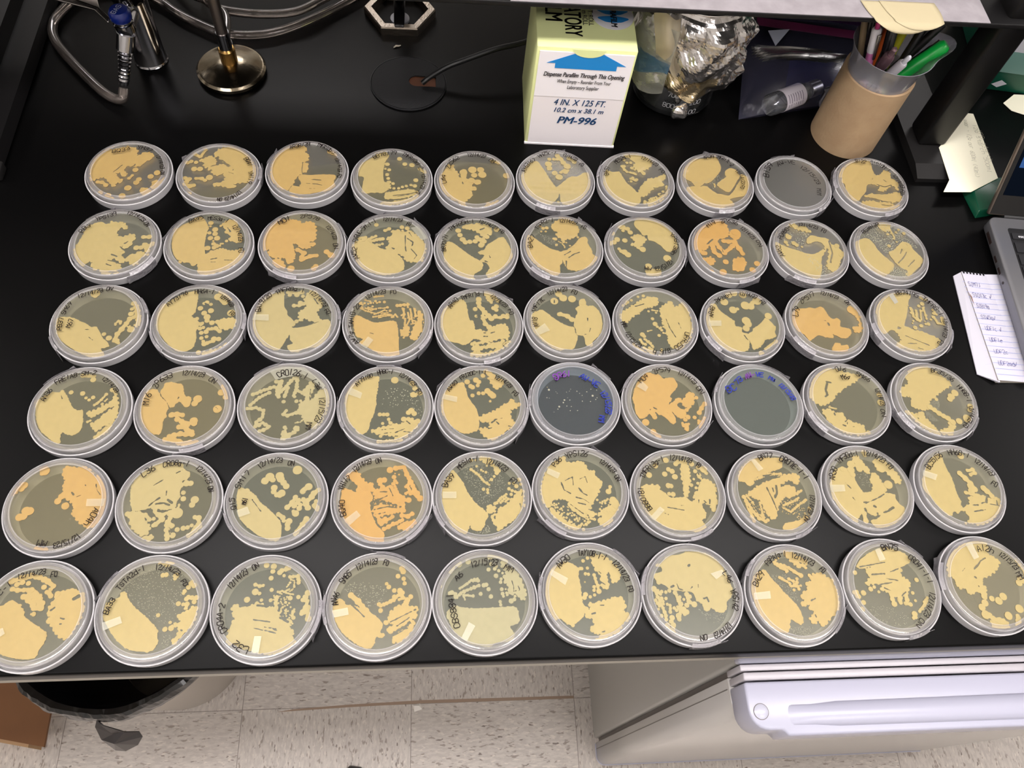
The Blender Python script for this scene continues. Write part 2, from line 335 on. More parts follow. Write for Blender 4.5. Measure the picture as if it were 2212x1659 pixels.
# growth outlines and handwriting of the dishes, tenths of a millimetre from each dish centre
DATA = """
D 1 1 -338.7 533.5 .45 .8 -
Q -373,-143 -412,8 -401,163 -359,264 -285,309 -227,326 -147,344 -70,376 17,350 55,308 57,236 111,282 181,299 229,257 217,200 155,140 113,82 64,67 11,79 -37,63 -38,7 -10,-34 -23,-76 -56,-63 -93,-23 -121,-38 -104,-79 -46,-118 -49,-159 -97,-175 -109,-216 -152,-204 -216,-124 -261,-98 -316,-127
S 26 -298,-168 -249,-166 -201,-205
S 20 22,-102 55,-59
S 30 111,-154 135,-112
C 71,25,32 311,-9,36 249,-67,34 35,-239,38 -5,-355,38 -241,-315,30 -154,-353,35 -115,-405,36
Q 174,-289 185,-234 245,-232 282,-272 250,-327 210,-328
Q 275,-163 308,-120 359,-118 393,-76 448,-102 471,-184 398,-241 285,-231
H 7 -156,-11 -115,46 -82,90
H 6 42,80 57,109
T 51 BQ33|-213,261 -113,279 -29,325
T 51 YH37|53,329 137,318 216,277
T 41 12/14/23 ON|276,223 345,111 383,-69
D 1 2 -241.2 533.6 .3 .8 127,2
Q -77,325 -21,385 60,410 167,407 282,324 360,182 417,41 407,-72 329,-116 248,-133 187,-149 202,-190 122,-206 47,-181 -25,-183 -30,-142 59,-111 73,-55 46,0 8,-29 -56,-17 -83,38 -54,53 -116,51 -130,79 -72,109 -2,140 39,142 119,88 153,61 83,129 1,198 -37,254 -65,224 -39,182 -54,138 -140,78 -185,105 -182,162 -226,175 -230,204 -171,234 -122,265 -79,252
H 8 -30,197 22,198 58,157 116,116
H 6 105,30 160,4
S 27 -291,273 -235,246
S 21 -225,247 -186,350
S 23 -357,149 -319,172
C -265,159,25 -92,-61,39 -273,60,33 -211,62,33
S 25 -233,-79 -172,-77 -138,-104
S 31 -356,-83 -313,-96 -328,-138
S 29 -344,-166 -290,-192 -251,-177
S 21 -351,-262 -275,-301
T 52 BQ41|280,215 317,159 346,89
T 52 YH119|353,18 374,-80 352,-164
T 52 12/14/23 ON|281,-276 190,-374 42,-406
D 2 1 -335.7 433.8 0 0 122,-42
Q -344,92 -325,195 -277,247 -185,275 -113,251 -81,291 -11,280 49,275 84,243 93,192 54,191 22,203 9,114 71,90 134,123 183,118 201,67 169,29 113,15 91,-23 78,-61 125,-110 105,-160 150,-196 170,-146 225,-133 269,-107 318,-112 363,-155 300,-180 276,-267 221,-280 165,-232 113,-258 59,-222 -2,-199 44,-247 108,-282 118,-343 64,-356 35,-404 -38,-418 -98,-347 -145,-348 -194,-288 -180,-263 -220,-252 -267,-301 -356,-230 -392,-96
S 29 83,-86 122,-35 156,-9
C 232,-58,31
S 29 280,-57 312,-18 344,-93
S 27 330,-68 387,-4
S 27 277,82 343,90
S 19 -75,-418 0,-417
S 29 -1,-309 89,-391
H 10 -2,-150 50,-173
H 8 67,-49 135,-110
H 6 -26,-224 54,-247
H 6 -36,-273 15,-296
H 9 155,-171 194,-121
H 6 -19,-369 87,-379
T 48 PB3|-350,100 -325,164 -265,203
T 48 YPS139|-231,281 -132,323 -35,377
T 48 12/14/23 ON|72,380 208,332 317,205
D 2 2 -239.5 435.0 .15 .1 147
P -373,-61 -383,142 -318,233 -228,301 -157,368 -94,344 -29,228 -36,124 -39,-3 -16,-179 -76,-242 -158,-206 -234,-220 -303,-209
Q -16,-179 -70,-217 -92,-267 -181,-256 -271,-233 -146,-156
C -121,-267,29 -11,280,29 -10,235,13 45,191,32 -9,144,22 52,133,29 10,74,29 79,76,32 -3,-59,31 44,37,12 182,40,18 98,244,15
S 28 49,-1 91,-26 65,-52
S 13 121,-25 128,0 147,1
Q 107,257 140,310 207,339 275,275 306,171 346,82 323,17 263,29 200,53 213,117 160,142 143,206
H 7 171,220 207,169
Q -68,-229 -21,-141 68,-77 155,-62 256,-85 352,-58 388,-120 367,-196 297,-272 217,-335 134,-373 23,-411 -58,-376 -79,-291
H 6 45,-202 111,-188
H 5 183,-212 270,-210
H 5 59,-239 98,-238
T 49 BA45|-234,269 -168,297 -94,338
T 49 MES3a-1|-41,314 68,316 182,280
T 44 12/14/23|238,230 309,128 341,13
T 49 FO|351,-75 358,-137
D 1 3 -144.3 541.4 .5 .3 156
Q -392,-144 -408,25 -379,170 -325,274 -244,336 -140,385 -64,373 -28,330 -34,271 0,243 6,155 -45,124 10,98 7,-3 -43,-48 -83,-77 -119,-149 -153,-248 -202,-292 -277,-266 -356,-199
P -63,-63 64,-58 191,-47 308,-50 332,-92 314,-149 329,-219 248,-291 125,-323 -19,-355 -157,-332 -172,-277 -135,-220 -72,-218 -54,-175 -90,-120
Q -174,-374 -80,-384 80,-435 153,-432 75,-503 -50,-493 -167,-455
S 27 234,296 312,255
H 6 -56,124 -58,9 -43,-48 43,-59
H 5 59,-129 165,-133
H 5 10,-187 137,-197 180,-210
H 5 47,-263 110,-261
H 9 -124,-220 -71,-232
H 11 -119,-149 -90,-120
T 53 AR38/39|-215,315 -100,349 16,383
T 53 TMFR10b-1|93,372 215,317 296,232
T 43 12/14/23 FO|321,174 372,32 370,-125
D 1 4 -48.2 533.3 .1 .3 -
P -388,113 -360,200 -297,261 -223,323 -160,384 -84,409 -38,344 -69,270 -88,196 -96,94 -94,8 -70,-77 -36,-132 -45,-189 -119,-219 -162,-207 -225,-223 -288,-238 -332,-198 -326,-85 -319,0 -374,27
Q -87,-204 -129,-220 -310,-225 -292,-141 -38,-47 -25,-146
C -56,211,28 -32,125,22 -52,52,24 -39,-5,22 -27,-61,24 -36,-132,26 -76,138,16 84,297,29 146,219,28 228,207,32 275,-23,29 17,-81,21 -14,-146,16 29,-151,18 83,-150,19 125,-127,19 168,-112,19 221,-96,19 265,-109,26 -87,-204,16
S 25 316,152 382,110
Q -76,-232 9,-201 115,-170 222,-152 309,-192 298,-234 224,-265 139,-295 33,-312 -63,-301
Q -93,-357 12,-340 118,-310 224,-279 309,-248 278,-319 119,-379 -8,-396 -103,-385
H 6 21,-257 116,-240 223,-223 287,-193
H 6 -41,-328 65,-311 182,-294
H 5 64,-269 202,-237
T 54 BB78/79|-219,272 -90,335 51,356
T 54 TMFR10x1-2|117,343 250,260 339,117
T 43 12/14/23|350,45 373,-68 341,-182
T 43 FO|310,-212 299,-254
D 2 3 -142.0 438.0 .85 .8 -110,27
Q -441,-9 -406,147 -334,240 -259,308 -159,324 -56,313 -12,275 27,302 89,290 135,226 145,69 128,30 88,16 141,-9 103,-48 55,-74 -6,-63 -70,-13 -74,-90 -57,-178 -81,-254 -129,-267 -174,-206 -234,-207 -315,-183 -348,-146 -343,-96 -401,-110
Q -289,-245 -253,-207 -192,-231 -146,-305 -172,-342 -243,-319
C -89,-341,40
S 30 -34,-89 29,-138 6,-227
S 30 25,-214 102,-175 161,-161
S 36 268,-108 321,-158
S 35 170,-299 143,-337
H 7 -90,-14 -66,-64
C 38,86,3
T 60 M01|-267,237 -210,278 -142,319
T 50 ZP578|-42,335 70,338 175,301
T 40 12/14/23|253,211 318,134 355,31
T 50 ON|358,-21 372,-97
D 2 4 -47.8 435.2 .05 .1 37,116
P -392,-74 -406,16 -346,43 -264,32 -182,21 -78,-29 4,-40 88,-102 150,-177 162,-278 113,-342 33,-368 -67,-382 -189,-347 -291,-287 -355,-200
C -155,297,25 -110,22,16 -80,36,17 126,271,26 184,259,26 133,224,15
S 23 -54,220 -14,247
S 23 -329,108 -268,123 -286,83
S 21 -226,98 -155,138
S 21 -204,72 -82,107
Q -37,-41 -9,64 -41,115 20,169 8,221 80,236 143,211 205,226 268,188 311,149 363,85 395,20 375,-109 355,-186 294,-200 232,-201 171,-177 129,-114
Q -386,29 -288,109 -204,59 -130,9 -231,-19
H 7 186,120 249,69 240,17
H 6 165,159 167,15 179,-62
H 5 230,-22 293,-111 262,-162
H 4 206,200 238,148
H 10 24,-14 45,-26
T 51 PYRUC-5M.1-1|-373,26 -309,196 -159,332
T 51 AW52|-332,-203 -376,-128 -370,-39
T 51 12/14/23|-87,347 27,350 132,340
T 51 FO|184,301 226,289
K 227,236 310,264 415,95 343,68
D 1 5 47.1 533.4 .35 .8 -
Q -418,-33 -387,77 -335,147 -303,231 -241,219 -231,164 -190,111 -170,43 -128,86 -119,31 -67,6 -17,-47 -49,-115 -40,-168 -31,-248 -83,-289 -115,-342 -116,-408 -186,-344 -266,-294 -337,-217 -387,-139
C -128,113,46 -23,158,50 -4,76,37 72,161,42 90,86,49 36,-25,39 -8,-127,31 372,82,42
S 35 -127,127 -119,4
S 35 -36,-7 25,-32
S 29 -39,-128 -8,-120
S 27 212,305 285,280
Q 120,-336 202,-320 264,-305 220,-385 118,-401
H 8 -140,-37 -135,-51
T 52 L64|-347,-92 -367,-25 -356,43
T 52 Z2562|-315,140 -262,252 -178,311
T 52 12/14/23|-83,356 22,360 137,336
T 52 ON|178,296 240,256
D 1 6 142.5 538.8 0 .4 94,-109
P -406,-42 -401,54 -353,167 -274,254 -209,270 -170,216 -122,119 -76,10 -30,-84 -2,-138 24,-218 -3,-299 -60,-367 -135,-396 -215,-359 -304,-282 -372,-190
P -56,-153 -1,-124 44,-82 113,-11 192,47 256,49 346,108 411,110 403,26 418,-42 424,-97 352,-194 291,-290 213,-346 136,-388 54,-377 27,-312 32,-245 3,-219
C -57,304,24 -3,306,23 40,308,24 -73,226,43 -66,163,35 -7,89,35 41,28,43 122,114,34 150,199,43 3,-352,16
S 21 68,98 114,142 155,129
S 32 44,365 111,254 150,199
S 28 182,327 242,273
H 6 -41,549 -42,534
C -333,-242,1
W 9 160 -109,331 21,335 120,226 230,258 350,150 302,92 161,60 10,-110 -39,-57 -121,133
T 53 AY63/67|-383,61 -324,188 -235,261
T 53 HH25c-1|-190,305 -90,366 29,370
T 48 12/14/23|102,345 186,320 268,266
T 48 FO|295,211 336,184
D 2 5 46.6 434.2 -.1 0 134
P -357,-148 -356,-14 -336,72 -297,98 -228,62 -141,-22 -44,-105 33,-152 70,-199 49,-283 -20,-332 -41,-391 -42,-427 -118,-393 -214,-347 -299,-254
P 32,-164 83,-90 25,-67 26,-31 86,-5 117,57 178,108 229,147 290,173 329,137 366,63 392,-23 398,-96 345,-194 273,-279 212,-352 133,-389 96,-342 116,-294 137,-246 100,-187
Q -145,314 -75,341 16,356 96,345 155,321 184,271 172,208 121,194 89,119 87,57 49,93 71,168 13,229 -47,266 -106,277
C -196,249,32 -177,187,30 -148,126,34 -119,89,30 -70,96,30 -10,104,30 11,160,28 40,130,30 53,50,32 234,273,32 89,106,30 120,169,30
H 9 53,268 94,294
H 5 142,-89 151,-113
H 8 91,-163 120,-174
T 49 BB70/71|-357,-68 -356,54 -326,166
T 49 TMFR35H-1|-296,229 -176,320 -16,362
T 44 12/14/23 FO|34,363 172,303 309,206
D 2 6 142.6 438.7 .2 .2 44,-127
P -418,-52 -413,47 -387,148 -346,161 -288,112 -212,39 -126,-21 -28,-56 19,-92 -4,-142 -10,-215 -42,-252 -50,-361 -121,-386 -197,-339 -291,-269 -374,-161
P -19,-68 54,-30 130,34 210,136 272,151 299,113 295,63 329,-11 342,-86 387,-146 307,-246 223,-296 121,-322 43,-299 8,-239 -16,-167
Q -93,320 -27,386 58,414 137,378 194,315 209,251 181,161 117,122 55,108 21,57 -15,119 -63,168 -39,219 -88,244
C 118,9,12 89,21,12 161,47,15 128,9,15 -227,291,15 -157,267,22 -199,260,20 -222,215,13 -171,216,13 -86,117,20 -62,30,15 26,-5,10 51,64,10 190,142,15 128,135,13 131,-321,10
S 20 -86,117 -67,111
S 10 -38,80 0,56 27,7
H 8 66,-140 130,-90 193,-64
H 5 18,-105 93,-54
H 8 32,-190 26,-263
W 7 50 -282,226 -145,141 -20,56 -74,5 -190,77
T 51 BA27|-352,-43 -367,43 -312,132
T 51 TSPR2-1|-286,221 -189,325 -75,354
T 51 12/14/23|-15,342 88,345 187,309
T 51 FO|235,272 284,247
D 1 7 238.8 539.3 .05 .1 162
P -401,-56 -389,69 -348,155 -275,129 -188,132 -154,50 -120,-33 -63,-100 -27,-153 2,-180 65,-191 99,-177 60,-232 24,-260 16,-328 -31,-370 -88,-398 -181,-387 -262,-350 -337,-258 -380,-164
Q 4,-166 32,-110 84,-40 147,32 214,48 283,78 353,109 369,67 316,-4 341,-59 368,-100 315,-170 241,-240 150,-284 80,-326 86,-366 175,-337 280,-266 354,-196 379,-99 283,-89 190,-133 117,-203 69,-246 19,-220
Q -127,390 -3,424 128,414 208,345 230,260 166,187 108,157 50,126 13,182 -14,237 15,295 -55,350
C -113,319,20 -80,277,20 -36,279,20 -125,219,24 -29,194,24 84,142,22 103,114,26 -37,40,20 4,13,22 -65,-17,17 3,97,16 -97,-18,7 0,167,16
S 22 -146,218 -120,163 -101,135
S 20 -59,123 -17,110
S 22 -60,25 -9,-1
H 8 194,-105 257,-117 328,-73
H 9 112,-244 205,-187
H 7 255,-213 324,-183
H 7 -53,-99 -16,-153
T 54 BA51|-357,36 -360,105 -321,176
T 54 MES2a-1|-239,236 -155,310 -30,357
T 49 12/14/23|88,333 181,294 280,212
T 49 FO|295,156 342,101
D 1 8 336.5 540.7 .2 .3 77,-83
P -395,88 -356,203 -299,291 -223,351 -97,370 9,403 74,391 93,305 101,219 67,147 10,74 -44,16 -106,-28 -150,-30 -214,-87 -267,-75 -311,-7 -371,33
P -381,-107 -289,-76 -212,-73 -135,-71 -78,-125 -21,-178 31,-190 84,-202 128,-201 195,-130 244,-45 303,41 341,128 401,87 418,3 375,-110 313,-209 197,-240 127,-270 161,-323 153,-364 75,-380 -17,-409 -134,-399 -238,-375 -318,-269 -371,-189
P 131,135 152,192 225,223 287,197 299,140 314,98 251,-3 176,-117 124,-160 74,-134 17,-80 2,-39 56,19 132,78
S 13 -31,-40 -27,-81
H 11 246,-31 306,56
C 298,-168,28
W 8 50 -417,17 -357,-23 -319,-63 -389,-93 -12,73 62,118 94,48 -45,-124 -75,-41
T 50 AR39|-112,348 -43,365 25,368
T 50 TMFR17c-2|47,368 152,329 236,231
T 44 12/14/23|257,161 317,63 304,-63
T 44 FO|302,-77 281,-133
D 2 7 237.9 440.0 0 .2 156,1
P -83,383 6,425 103,441 181,390 274,301 344,200 371,98 367,-3 322,-30 256,-56 209,-19 166,43 100,92 41,116 39,180 -13,178 -47,242 -92,305
Q -151,150 -85,190 -15,166 20,115 -19,51 -76,0 -145,23 -163,48 -117,87
C -279,300,26 -229,289,31 -180,264,29 -235,237,21 -154,213,31 -230,97,31 -316,108,33 -356,69,31 -363,196,31 -398,55,31 -309,-24,21 -287,-55,25 -253,-67,37 -216,-103,37 -38,-25,37 228,-144,45 -1,-259,39
S 21 -87,-1 -40,-37
S 31 -260,288 -190,264
P -33,-308 121,-293 120,-378 -21,-381
T 52 YPS138h|300,181 355,55 278,-122
T 52 12/15/23|268,-196 164,-284 58,-322
T 41 MM|17,-323 -61,-300
D 2 8 335.1 440.4 .9 .6 45,-73
Q -450,123 -416,214 -353,280 -257,348 -144,390 -43,419 23,368 41,290 41,225 10,172 -58,145 -126,117 -124,66 -210,52 -263,-13 -327,-27 -409,-16 -462,46
P 43,238 95,291 157,279 179,228 157,163 107,123 100,84 69,148 44,186
S 32 -43,107 63,109
C 107,239,38 -313,-64,34 -73,-184,34 -128,-327,42
S 35 81,97 118,8 147,-67
S 32 -193,90 -185,-49 -131,-98
S 32 -149,104 -111,16 -61,-59
S 32 79,84 13,6 -59,-46
S 27 -340,-40 -292,-64
Q -325,-140 -281,-126 -237,-113 -193,-162 -212,-212 -266,-225
Q 15,-158 85,-119 156,-130 161,-217 103,-305 20,-306 -5,-270
C 289,-202,36 220,-290,37 -262,-324,32
H 10 -250,64 -177,129
H 8 -84,-9 -80,-47
T 53 M19|-225,291 -176,332 -118,359
T 53 ZP636|-54,361 44,377 155,340
T 48 12/14/23|178,288 257,199 306,123
T 48 ON|335,111 368,9
D 1 9 433.7 540.0 0 -1 99,-46
T 68 B159|-353,67 -316,196 -242,285
T 57 AW-VE|-177,273 -54,321 69,311
T 51 12/15/23|114,255 225,143 288,-25
T 51 MM|275,-81 257,-207
D 1 10 532.0 540.9 .25 .5 -67,169
P -275,273 -241,362 -175,393 -42,413 68,432 91,344 83,271 87,198 41,110 21,37 -56,6 -93,-94 -173,-181 -221,-238 -301,-240 -333,-144 -346,-60 -339,11 -375,53 -327,155
P -379,269 -302,301 -275,273 -334,126 -388,138
Q 72,183 126,170 169,201 216,246 263,248 298,205 289,132 328,105 354,34 307,-53 276,3 210,-28 164,-72 102,-88 64,-61 102,-3 48,10 14,51
Q -55,-121 33,-133 125,-130 221,-113 318,-96 344,-165 312,-236 228,-253 132,-269 49,-244 -12,-218 -93,-178 -138,-180
Q -206,-265 -85,-234 45,-258 155,-269 246,-308 277,-321 193,-378 117,-367 -4,-356 -122,-332 -182,-306
H 7 -20,-204 71,-243 182,-254
H 8 75,25 156,-15 257,16
H 7 176,100 203,72
H 6 45,-300 166,-310
T 58 B122|-132,359 -62,362 4,349
T 58 S10IOH-1|63,351 168,311 280,213
T 52 12/14/23|311,156 348,42 366,-57
T 46 FO|358,-86 326,-157
D 2 9 431.3 441.2 .1 -.1 -110
P -411,86 -365,100 -320,62 -242,26 -143,-11 -66,-47 17,-58 87,-31 178,35 161,99 101,123 30,96 -13,95 -12,147 32,200 79,214 149,190 222,178 260,153 266,88 207,22 167,-55 123,-107 95,-183 94,-234 65,-309 37,-384 -32,-409 -97,-373 -170,-325 -270,-253 -352,-142 -400,-16
Q 244,88 325,64 374,0 394,-51 340,-141 283,-243 239,-293 175,-294 144,-245 165,-157 208,-67 212,-3
Q -181,366 -101,381 -66,342 10,344 53,292 55,253 -7,265 -78,289 -137,314
C -220,181,37 -231,207,22 -175,91,29 -148,66,27 -89,42,15 -269,102,24 -256,64,17 359,-64,32 336,64,32 1,108,22
H 10 254,127 258,11 257,-41
H 13 170,-42 149,-132
H 11 254,-53 205,-169
H 6 112,-107 140,-81
H 9 144,73 172,9
W 11 90 -214,260 -100,289 38,226 -29,121 -124,28 -201,117 -304,140 110,-208 169,-319 90,-383 48,-383
T 54 AW62|-365,-133 -391,-58 -394,31
T 49 PCRBG-1|-354,122 -279,227 -159,335
T 49 12/14/23|-83,337 34,327 145,290
T 54 FO|183,265 231,240
D 2 10 528.0 440.9 -.05 .2 -
P -459,19 -425,110 -360,151 -262,192 -202,168 -165,103 -142,26 -97,-51 -42,-126 -5,-189 -37,-265 -120,-330 -180,-355 -253,-307 -340,-233 -411,-134 -446,-58
P -21,-10 56,30 144,110 200,151 278,113 299,35 350,-54 375,-118 304,-209 216,-286 133,-350 97,-326 133,-275 78,-238 31,-176 -9,-87
Q -46,424 40,413 108,414 93,320 18,292 -34,344
C 41,252,17 100,188,14 149,281,17 194,323,17 245,270,22 121,142,13 10,81,22 3,318,22 89,267,14 44,346,22 244,112,17
S 14 89,307 108,214
H 7 56,-163 144,-84 199,-6
H 7 155,32 115,-33
H 6 162,-211 265,-120
W 9 400 -346,204 -234,299 -53,397 145,388 271,245 358,49 300,74 215,164 71,43 -39,-37 -109,26 -172,116 -233,219
W 9 160 -23,-215 42,-214 136,-262 140,-325 61,-376 -72,-391 -112,-342
T 44 BC38/39|-290,240 -180,322 -55,379
D 3 1 -333.6 335.1 -.1 .3 27,-147
P -406,10 -370,56 -297,57 -240,46 -178,12 -107,-21 -55,-55 -9,-54 27,-99 54,-144 91,-199 134,-232 151,-276 119,-299 85,-310 122,-365 110,-397 40,-409 -34,-398 -123,-355 -206,-301 -269,-257 -337,-191 -380,-114
C -90,326,37 -92,338,46 81,-143,22 135,-188,30 304,226,28 297,156,20 211,5,18 171,-30,14 297,98,28 328,-85,37
S 28 223,-221 194,-210 209,-142 236,-86 271,-17 298,40 331,63
S 20 187,-221 236,-243
S 14 169,-18 191,16 215,-18
Q 300,249 355,203 389,110 413,18 387,-50 350,-51 356,29 325,98 312,179
S 18 275,-40 325,-62
H 7 293,-40 324,-5
H 6 -112,-89 -76,-89
H 4 -58,-178 -16,-211
T 41 PB37 SM69|-336,-126 -355,9 -335,89 -285,204
T 46 M67|-262,-92 -253,-47 -246,10
T 46 12/14/23 ON|-243,275 -134,335 -27,360 83,374
D 3 2 -237.7 336.9 .05 0 -148,1
P -394,-78 -406,59 -392,153 -345,212 -260,284 -164,345 -61,370 -36,323 -31,216 -36,110 -67,63 -14,17 23,-51 3,-109 15,-199 7,-278 -15,-323 -75,-356 -139,-357 -210,-313 -286,-235 -356,-146
P -36,40 17,-5 55,-5 58,-28 23,-51
C 5,157,28 63,229,24 114,129,30 104,206,19 36,217,19 51,99,28 85,53,34 91,7,26 142,-16,28 33,-86,24 64,-74,19 54,-137,23 99,-125,26 62,-199,21 111,-182,19 98,-266,28 86,-238,19 56,-367,26 318,102,40
S 25 114,-96 188,-84 230,-118
S 25 125,-255 178,-232
S 28 185,-209 231,-209
Q 212,31 277,44 343,44 377,-2 366,-71 302,-95 265,-95 211,-38
S 26 197,-4 234,-72
Q 93,-366 154,-333 208,-321 278,-287 321,-253 301,-321 215,-377 125,-399
S 38 169,302 235,231
S 28 181,362 288,279
H 9 45,217 86,194
T 47 AY73/76|-317,163 -244,246 -133,331
T 47 HH6A-1|-66,332 18,345 135,335
T 43 12/14/23|198,288 282,230 329,160
T 47 FO|318,89 358,66
D 3 3 -142.5 339.6 -.2 .2 111,13
P -423,-44 -426,62 -402,170 -347,247 -273,303 -195,337 -134,349 -117,261 -110,174 -78,109 -64,55 -7,2 16,-61 -17,-93 -28,-167 -65,-251 -101,-333 -141,-364 -203,-344 -276,-304 -345,-222 -395,-149
P -33,-104 18,-93 88,-82 157,-60 234,-27 285,5 347,6 377,-47 373,-132 360,-206 320,-269 254,-321 176,-332 101,-363 68,-384 6,-374 -39,-343 -34,-302 7,-281 -4,-250 -24,-219
Q 94,308 144,364 209,343 250,277 283,179 250,135 226,91 247,48 287,-16 208,-27 153,-7 107,14 74,-18 45,14 39,89 72,132 105,165 82,231
C -67,306,22 5,307,27 56,341,25 69,291,20 48,208,27 26,-19,23 13,-353,31
S 22 -12,175 42,176 85,198
S 22 -88,339 21,329
H 7 187,265 228,200
T 49 BA19/20|-358,70 -336,200 -247,288
T 49 TMFR8g-1|-204,300 -84,357 88,337
T 49 12/14/23|143,327 248,240 316,143
T 44 FO|318,110 357,57
K -409,-26 -390,38 -250,39 -243,-35
D 3 4 -47.2 337.8 .6 .4 -28,146
P -348,70 -304,81 -230,39 -130,-3 -40,9 40,20 86,-1 106,-76 117,-182 120,-308 121,-391 51,-422 -55,-392 -172,-320 -281,-248 -247,-206 -319,-175 -341,-91 -363,5
S 13 -150,314 -59,326
C -135,259,14 -184,236,14 -120,237,12 -93,248,14 -43,249,16 -157,236,9 -211,224,12 -284,235,16 -247,230,14 -272,180,14 -164,192,12 -209,181,13 -9,183,16 19,140,16 -17,139,11
S 12 -301,223 -265,213
S 11 -240,268 -194,258
S 13 -281,169 -234,137 -170,115 -125,105
S 12 -236,169 -181,148 -127,160
S 11 -209,181 -145,159
S 13 -150,61 -97,73 -34,95 20,96
S 12 -142,94 -71,128 -36,150
S 10 -100,171 -27,172
S 11 -96,51 -42,73 39,85 57,64
S 13 39,63 75,96 94,64
S 9 -70,106 2,117
S 20 90,206 163,218 200,219
S 14 200,230 201,186
S 16 155,163 166,98 157,54
S 14 176,43 177,-54 169,-97
S 14 228,164 239,77 258,-10
S 14 274,164 284,77
S 12 202,120 221,33 195,-32
Q 151,-75 195,-43 223,-75 224,-139 188,-171 143,-150
Q 293,143 348,121 367,34 358,-74 323,-159 288,-212 233,-192 241,-117 267,-31 303,45
S 11 203,54 285,12
S 12 133,-97 143,-161
C 166,-187,12 139,86,12 146,174,11 265,175,9 240,-21,9 266,55,9
H 5 -179,-132 -143,-142
H 5 357,23 358,-74
T 50 AW74|-285,-281 -349,-219 -353,-136
T 50 TAH10-22|-364,-93 -363,67 -297,198
T 50 12/14/23|-237,265 -148,332 -30,356
T 50 FO|16,346 79,358
K -258,-302 -192,-197 -137,-239 -204,-343
D 3 5 47.3 336.0 .1 .2 63,-74
P -399,-32 -399,98 -371,186 -296,254 -222,299 -166,311 -129,256 -113,156 -96,57 -60,36 -43,-51 -26,-115 -10,-179 -64,-179 -102,-222 -165,-254 -219,-233 -300,-213 -363,-182 -381,-97
Q -35,-72 12,-61 66,-82 150,-27 207,6 272,7 306,-47 312,-123 283,-177 228,-177 145,-199 80,-221 7,-242 -75,-253 -83,-222 8,-200 -37,-168 -63,-137
Q -75,-253 -12,-253 43,-263 172,-209 226,-230 205,-283 96,-294 23,-305 -14,-347 -76,-316
Q -104,-348 -32,-327 59,-337 132,-315 205,-283 262,-241 319,-187 291,-187 235,-230 204,-315 94,-368 -33,-389 -104,-369
C 3,313,32 1,269,30 -38,190,26 187,226,28 158,204,26 185,182,24 -30,102,18 98,-231,17 257,105,28 294,95,28 173,104,26
S 31 10,224 63,147 126,71
S 24 34,103 71,81
S 28 43,70 68,5 104,-38
S 24 173,93 228,83 304,117
S 24 98,371 133,293
S 22 154,372 208,294
Q 61,393 118,405 172,338 132,270 87,326
H 5 29,-104 65,-103
H 5 92,-114 157,-92
H 6 46,-146 82,-146
H 5 -21,102 7,124
T 51 AR40|-316,184 -279,239 -223,296
T 51 TMFR17d-1|-186,296 -73,343 67,367
T 46 12/14/23|132,346 223,268 295,202
T 51 FO|322,169 347,103
D 3 6 141.1 342.4 -.1 -.1 56
P -395,-22 -381,67 -322,112 -255,124 -201,80 -131,14 -59,-40 13,-73 68,-94 73,-148 96,-202 84,-246 59,-321 18,-364 -56,-364 -103,-375 -183,-344 -262,-280 -331,-206 -382,-120
P 155,264 212,265 224,186 292,187 352,120 372,31 372,-69 344,-157 281,-233 239,-277 218,-309 180,-320 165,-277 153,-202 107,-191 80,-170 76,-105 61,-61 77,16 112,94 97,150 138,185
C -124,238,42 -26,279,43 69,269,43 -70,329,38 181,230,38 -80,70,28
S 31 -70,70 4,49 48,5
H 8 -124,249 -126,215
H 5 220,29 217,-4
H 5 236,-103 223,-147
H 5 164,-180 202,-169
C 219,-298,28
T 52 AV18|-339,-111 -355,-57 -351,9
T 47 TMF17K|-356,75 -333,153 -243,244
T 52 12/14/23|-201,301 -103,348 23,373
T 52 FO|70,351 124,318
K -360,-154 -253,-66 -203,-153 -337,-218
D 3 7 236.8 340.5 -.1 .2 -
Q -366,119 -272,188 -176,257 -82,316 -2,328 54,306 55,237 1,202 -79,179 -153,133 -216,87 -269,42 -313,-3 -350,7 -383,52
Q 79,203 133,238 196,274 236,205 288,229 334,275 371,196 385,94 389,-7 382,-118 338,-218 258,-305 196,-338 133,-317 104,-252 98,-154 82,-66 65,23 57,113
C -158,326,15 -98,339,19 -237,279,17 -283,256,21 -305,233,17 -337,210,17 -34,44,19 -13,-22,27 6,-56,17 11,-165,18 -169,-156,27 -152,-178,21 15,123,14 -65,139,14 33,146,10 43,-66,14 -97,-264,19 -74,-307,15 73,-22,12 74,-55,13 32,-77,17 48,-99,17 -17,-414,14 -175,110,14
S 14 -24,157 13,146
S 19 -196,-222 -182,-265 -155,-275
S 19 -147,-210 -123,-243
S 19 -113,-243 -82,-296
S 19 -170,-318 -127,-350 -86,-403
S 19 -113,-318 -63,-371
S 23 -278,-276 -219,-340 -168,-383
S 13 63,-132 90,-143
S 14 16,-339 3,-371
S 10 -106,-112 -57,-100
H 5 -203,200 -101,235
H 5 116,46 139,-65 190,-186
H 5 245,2 263,-75
T 53 MM|-370,-17 -349,-83
T 53 12/15/23|-336,-137 -292,-245 -207,-320
T 53 UFRJ50|310,-143 265,-252 147,-350
T 53 8/6|98,-361 -10,-393
T 48 h|-57,-394 -93,-383
D 3 8 333.2 339.8 .1 .2 -145
P -391,115 -370,183 -313,230 -264,230 -234,173 -184,117 -133,72 -92,28 -92,-28 -28,-50 -28,-106 36,-128 29,-216 19,-271 -12,-336 -94,-358 -169,-348 -238,-359 -323,-295 -375,-208 -417,-109 -428,2
P 82,-94 98,-60 166,-15 214,31 263,77 298,54 328,9 357,-47 335,-103 334,-158 268,-192 207,-204 179,-248 120,-303 48,-325 39,-271 24,-194 27,-128
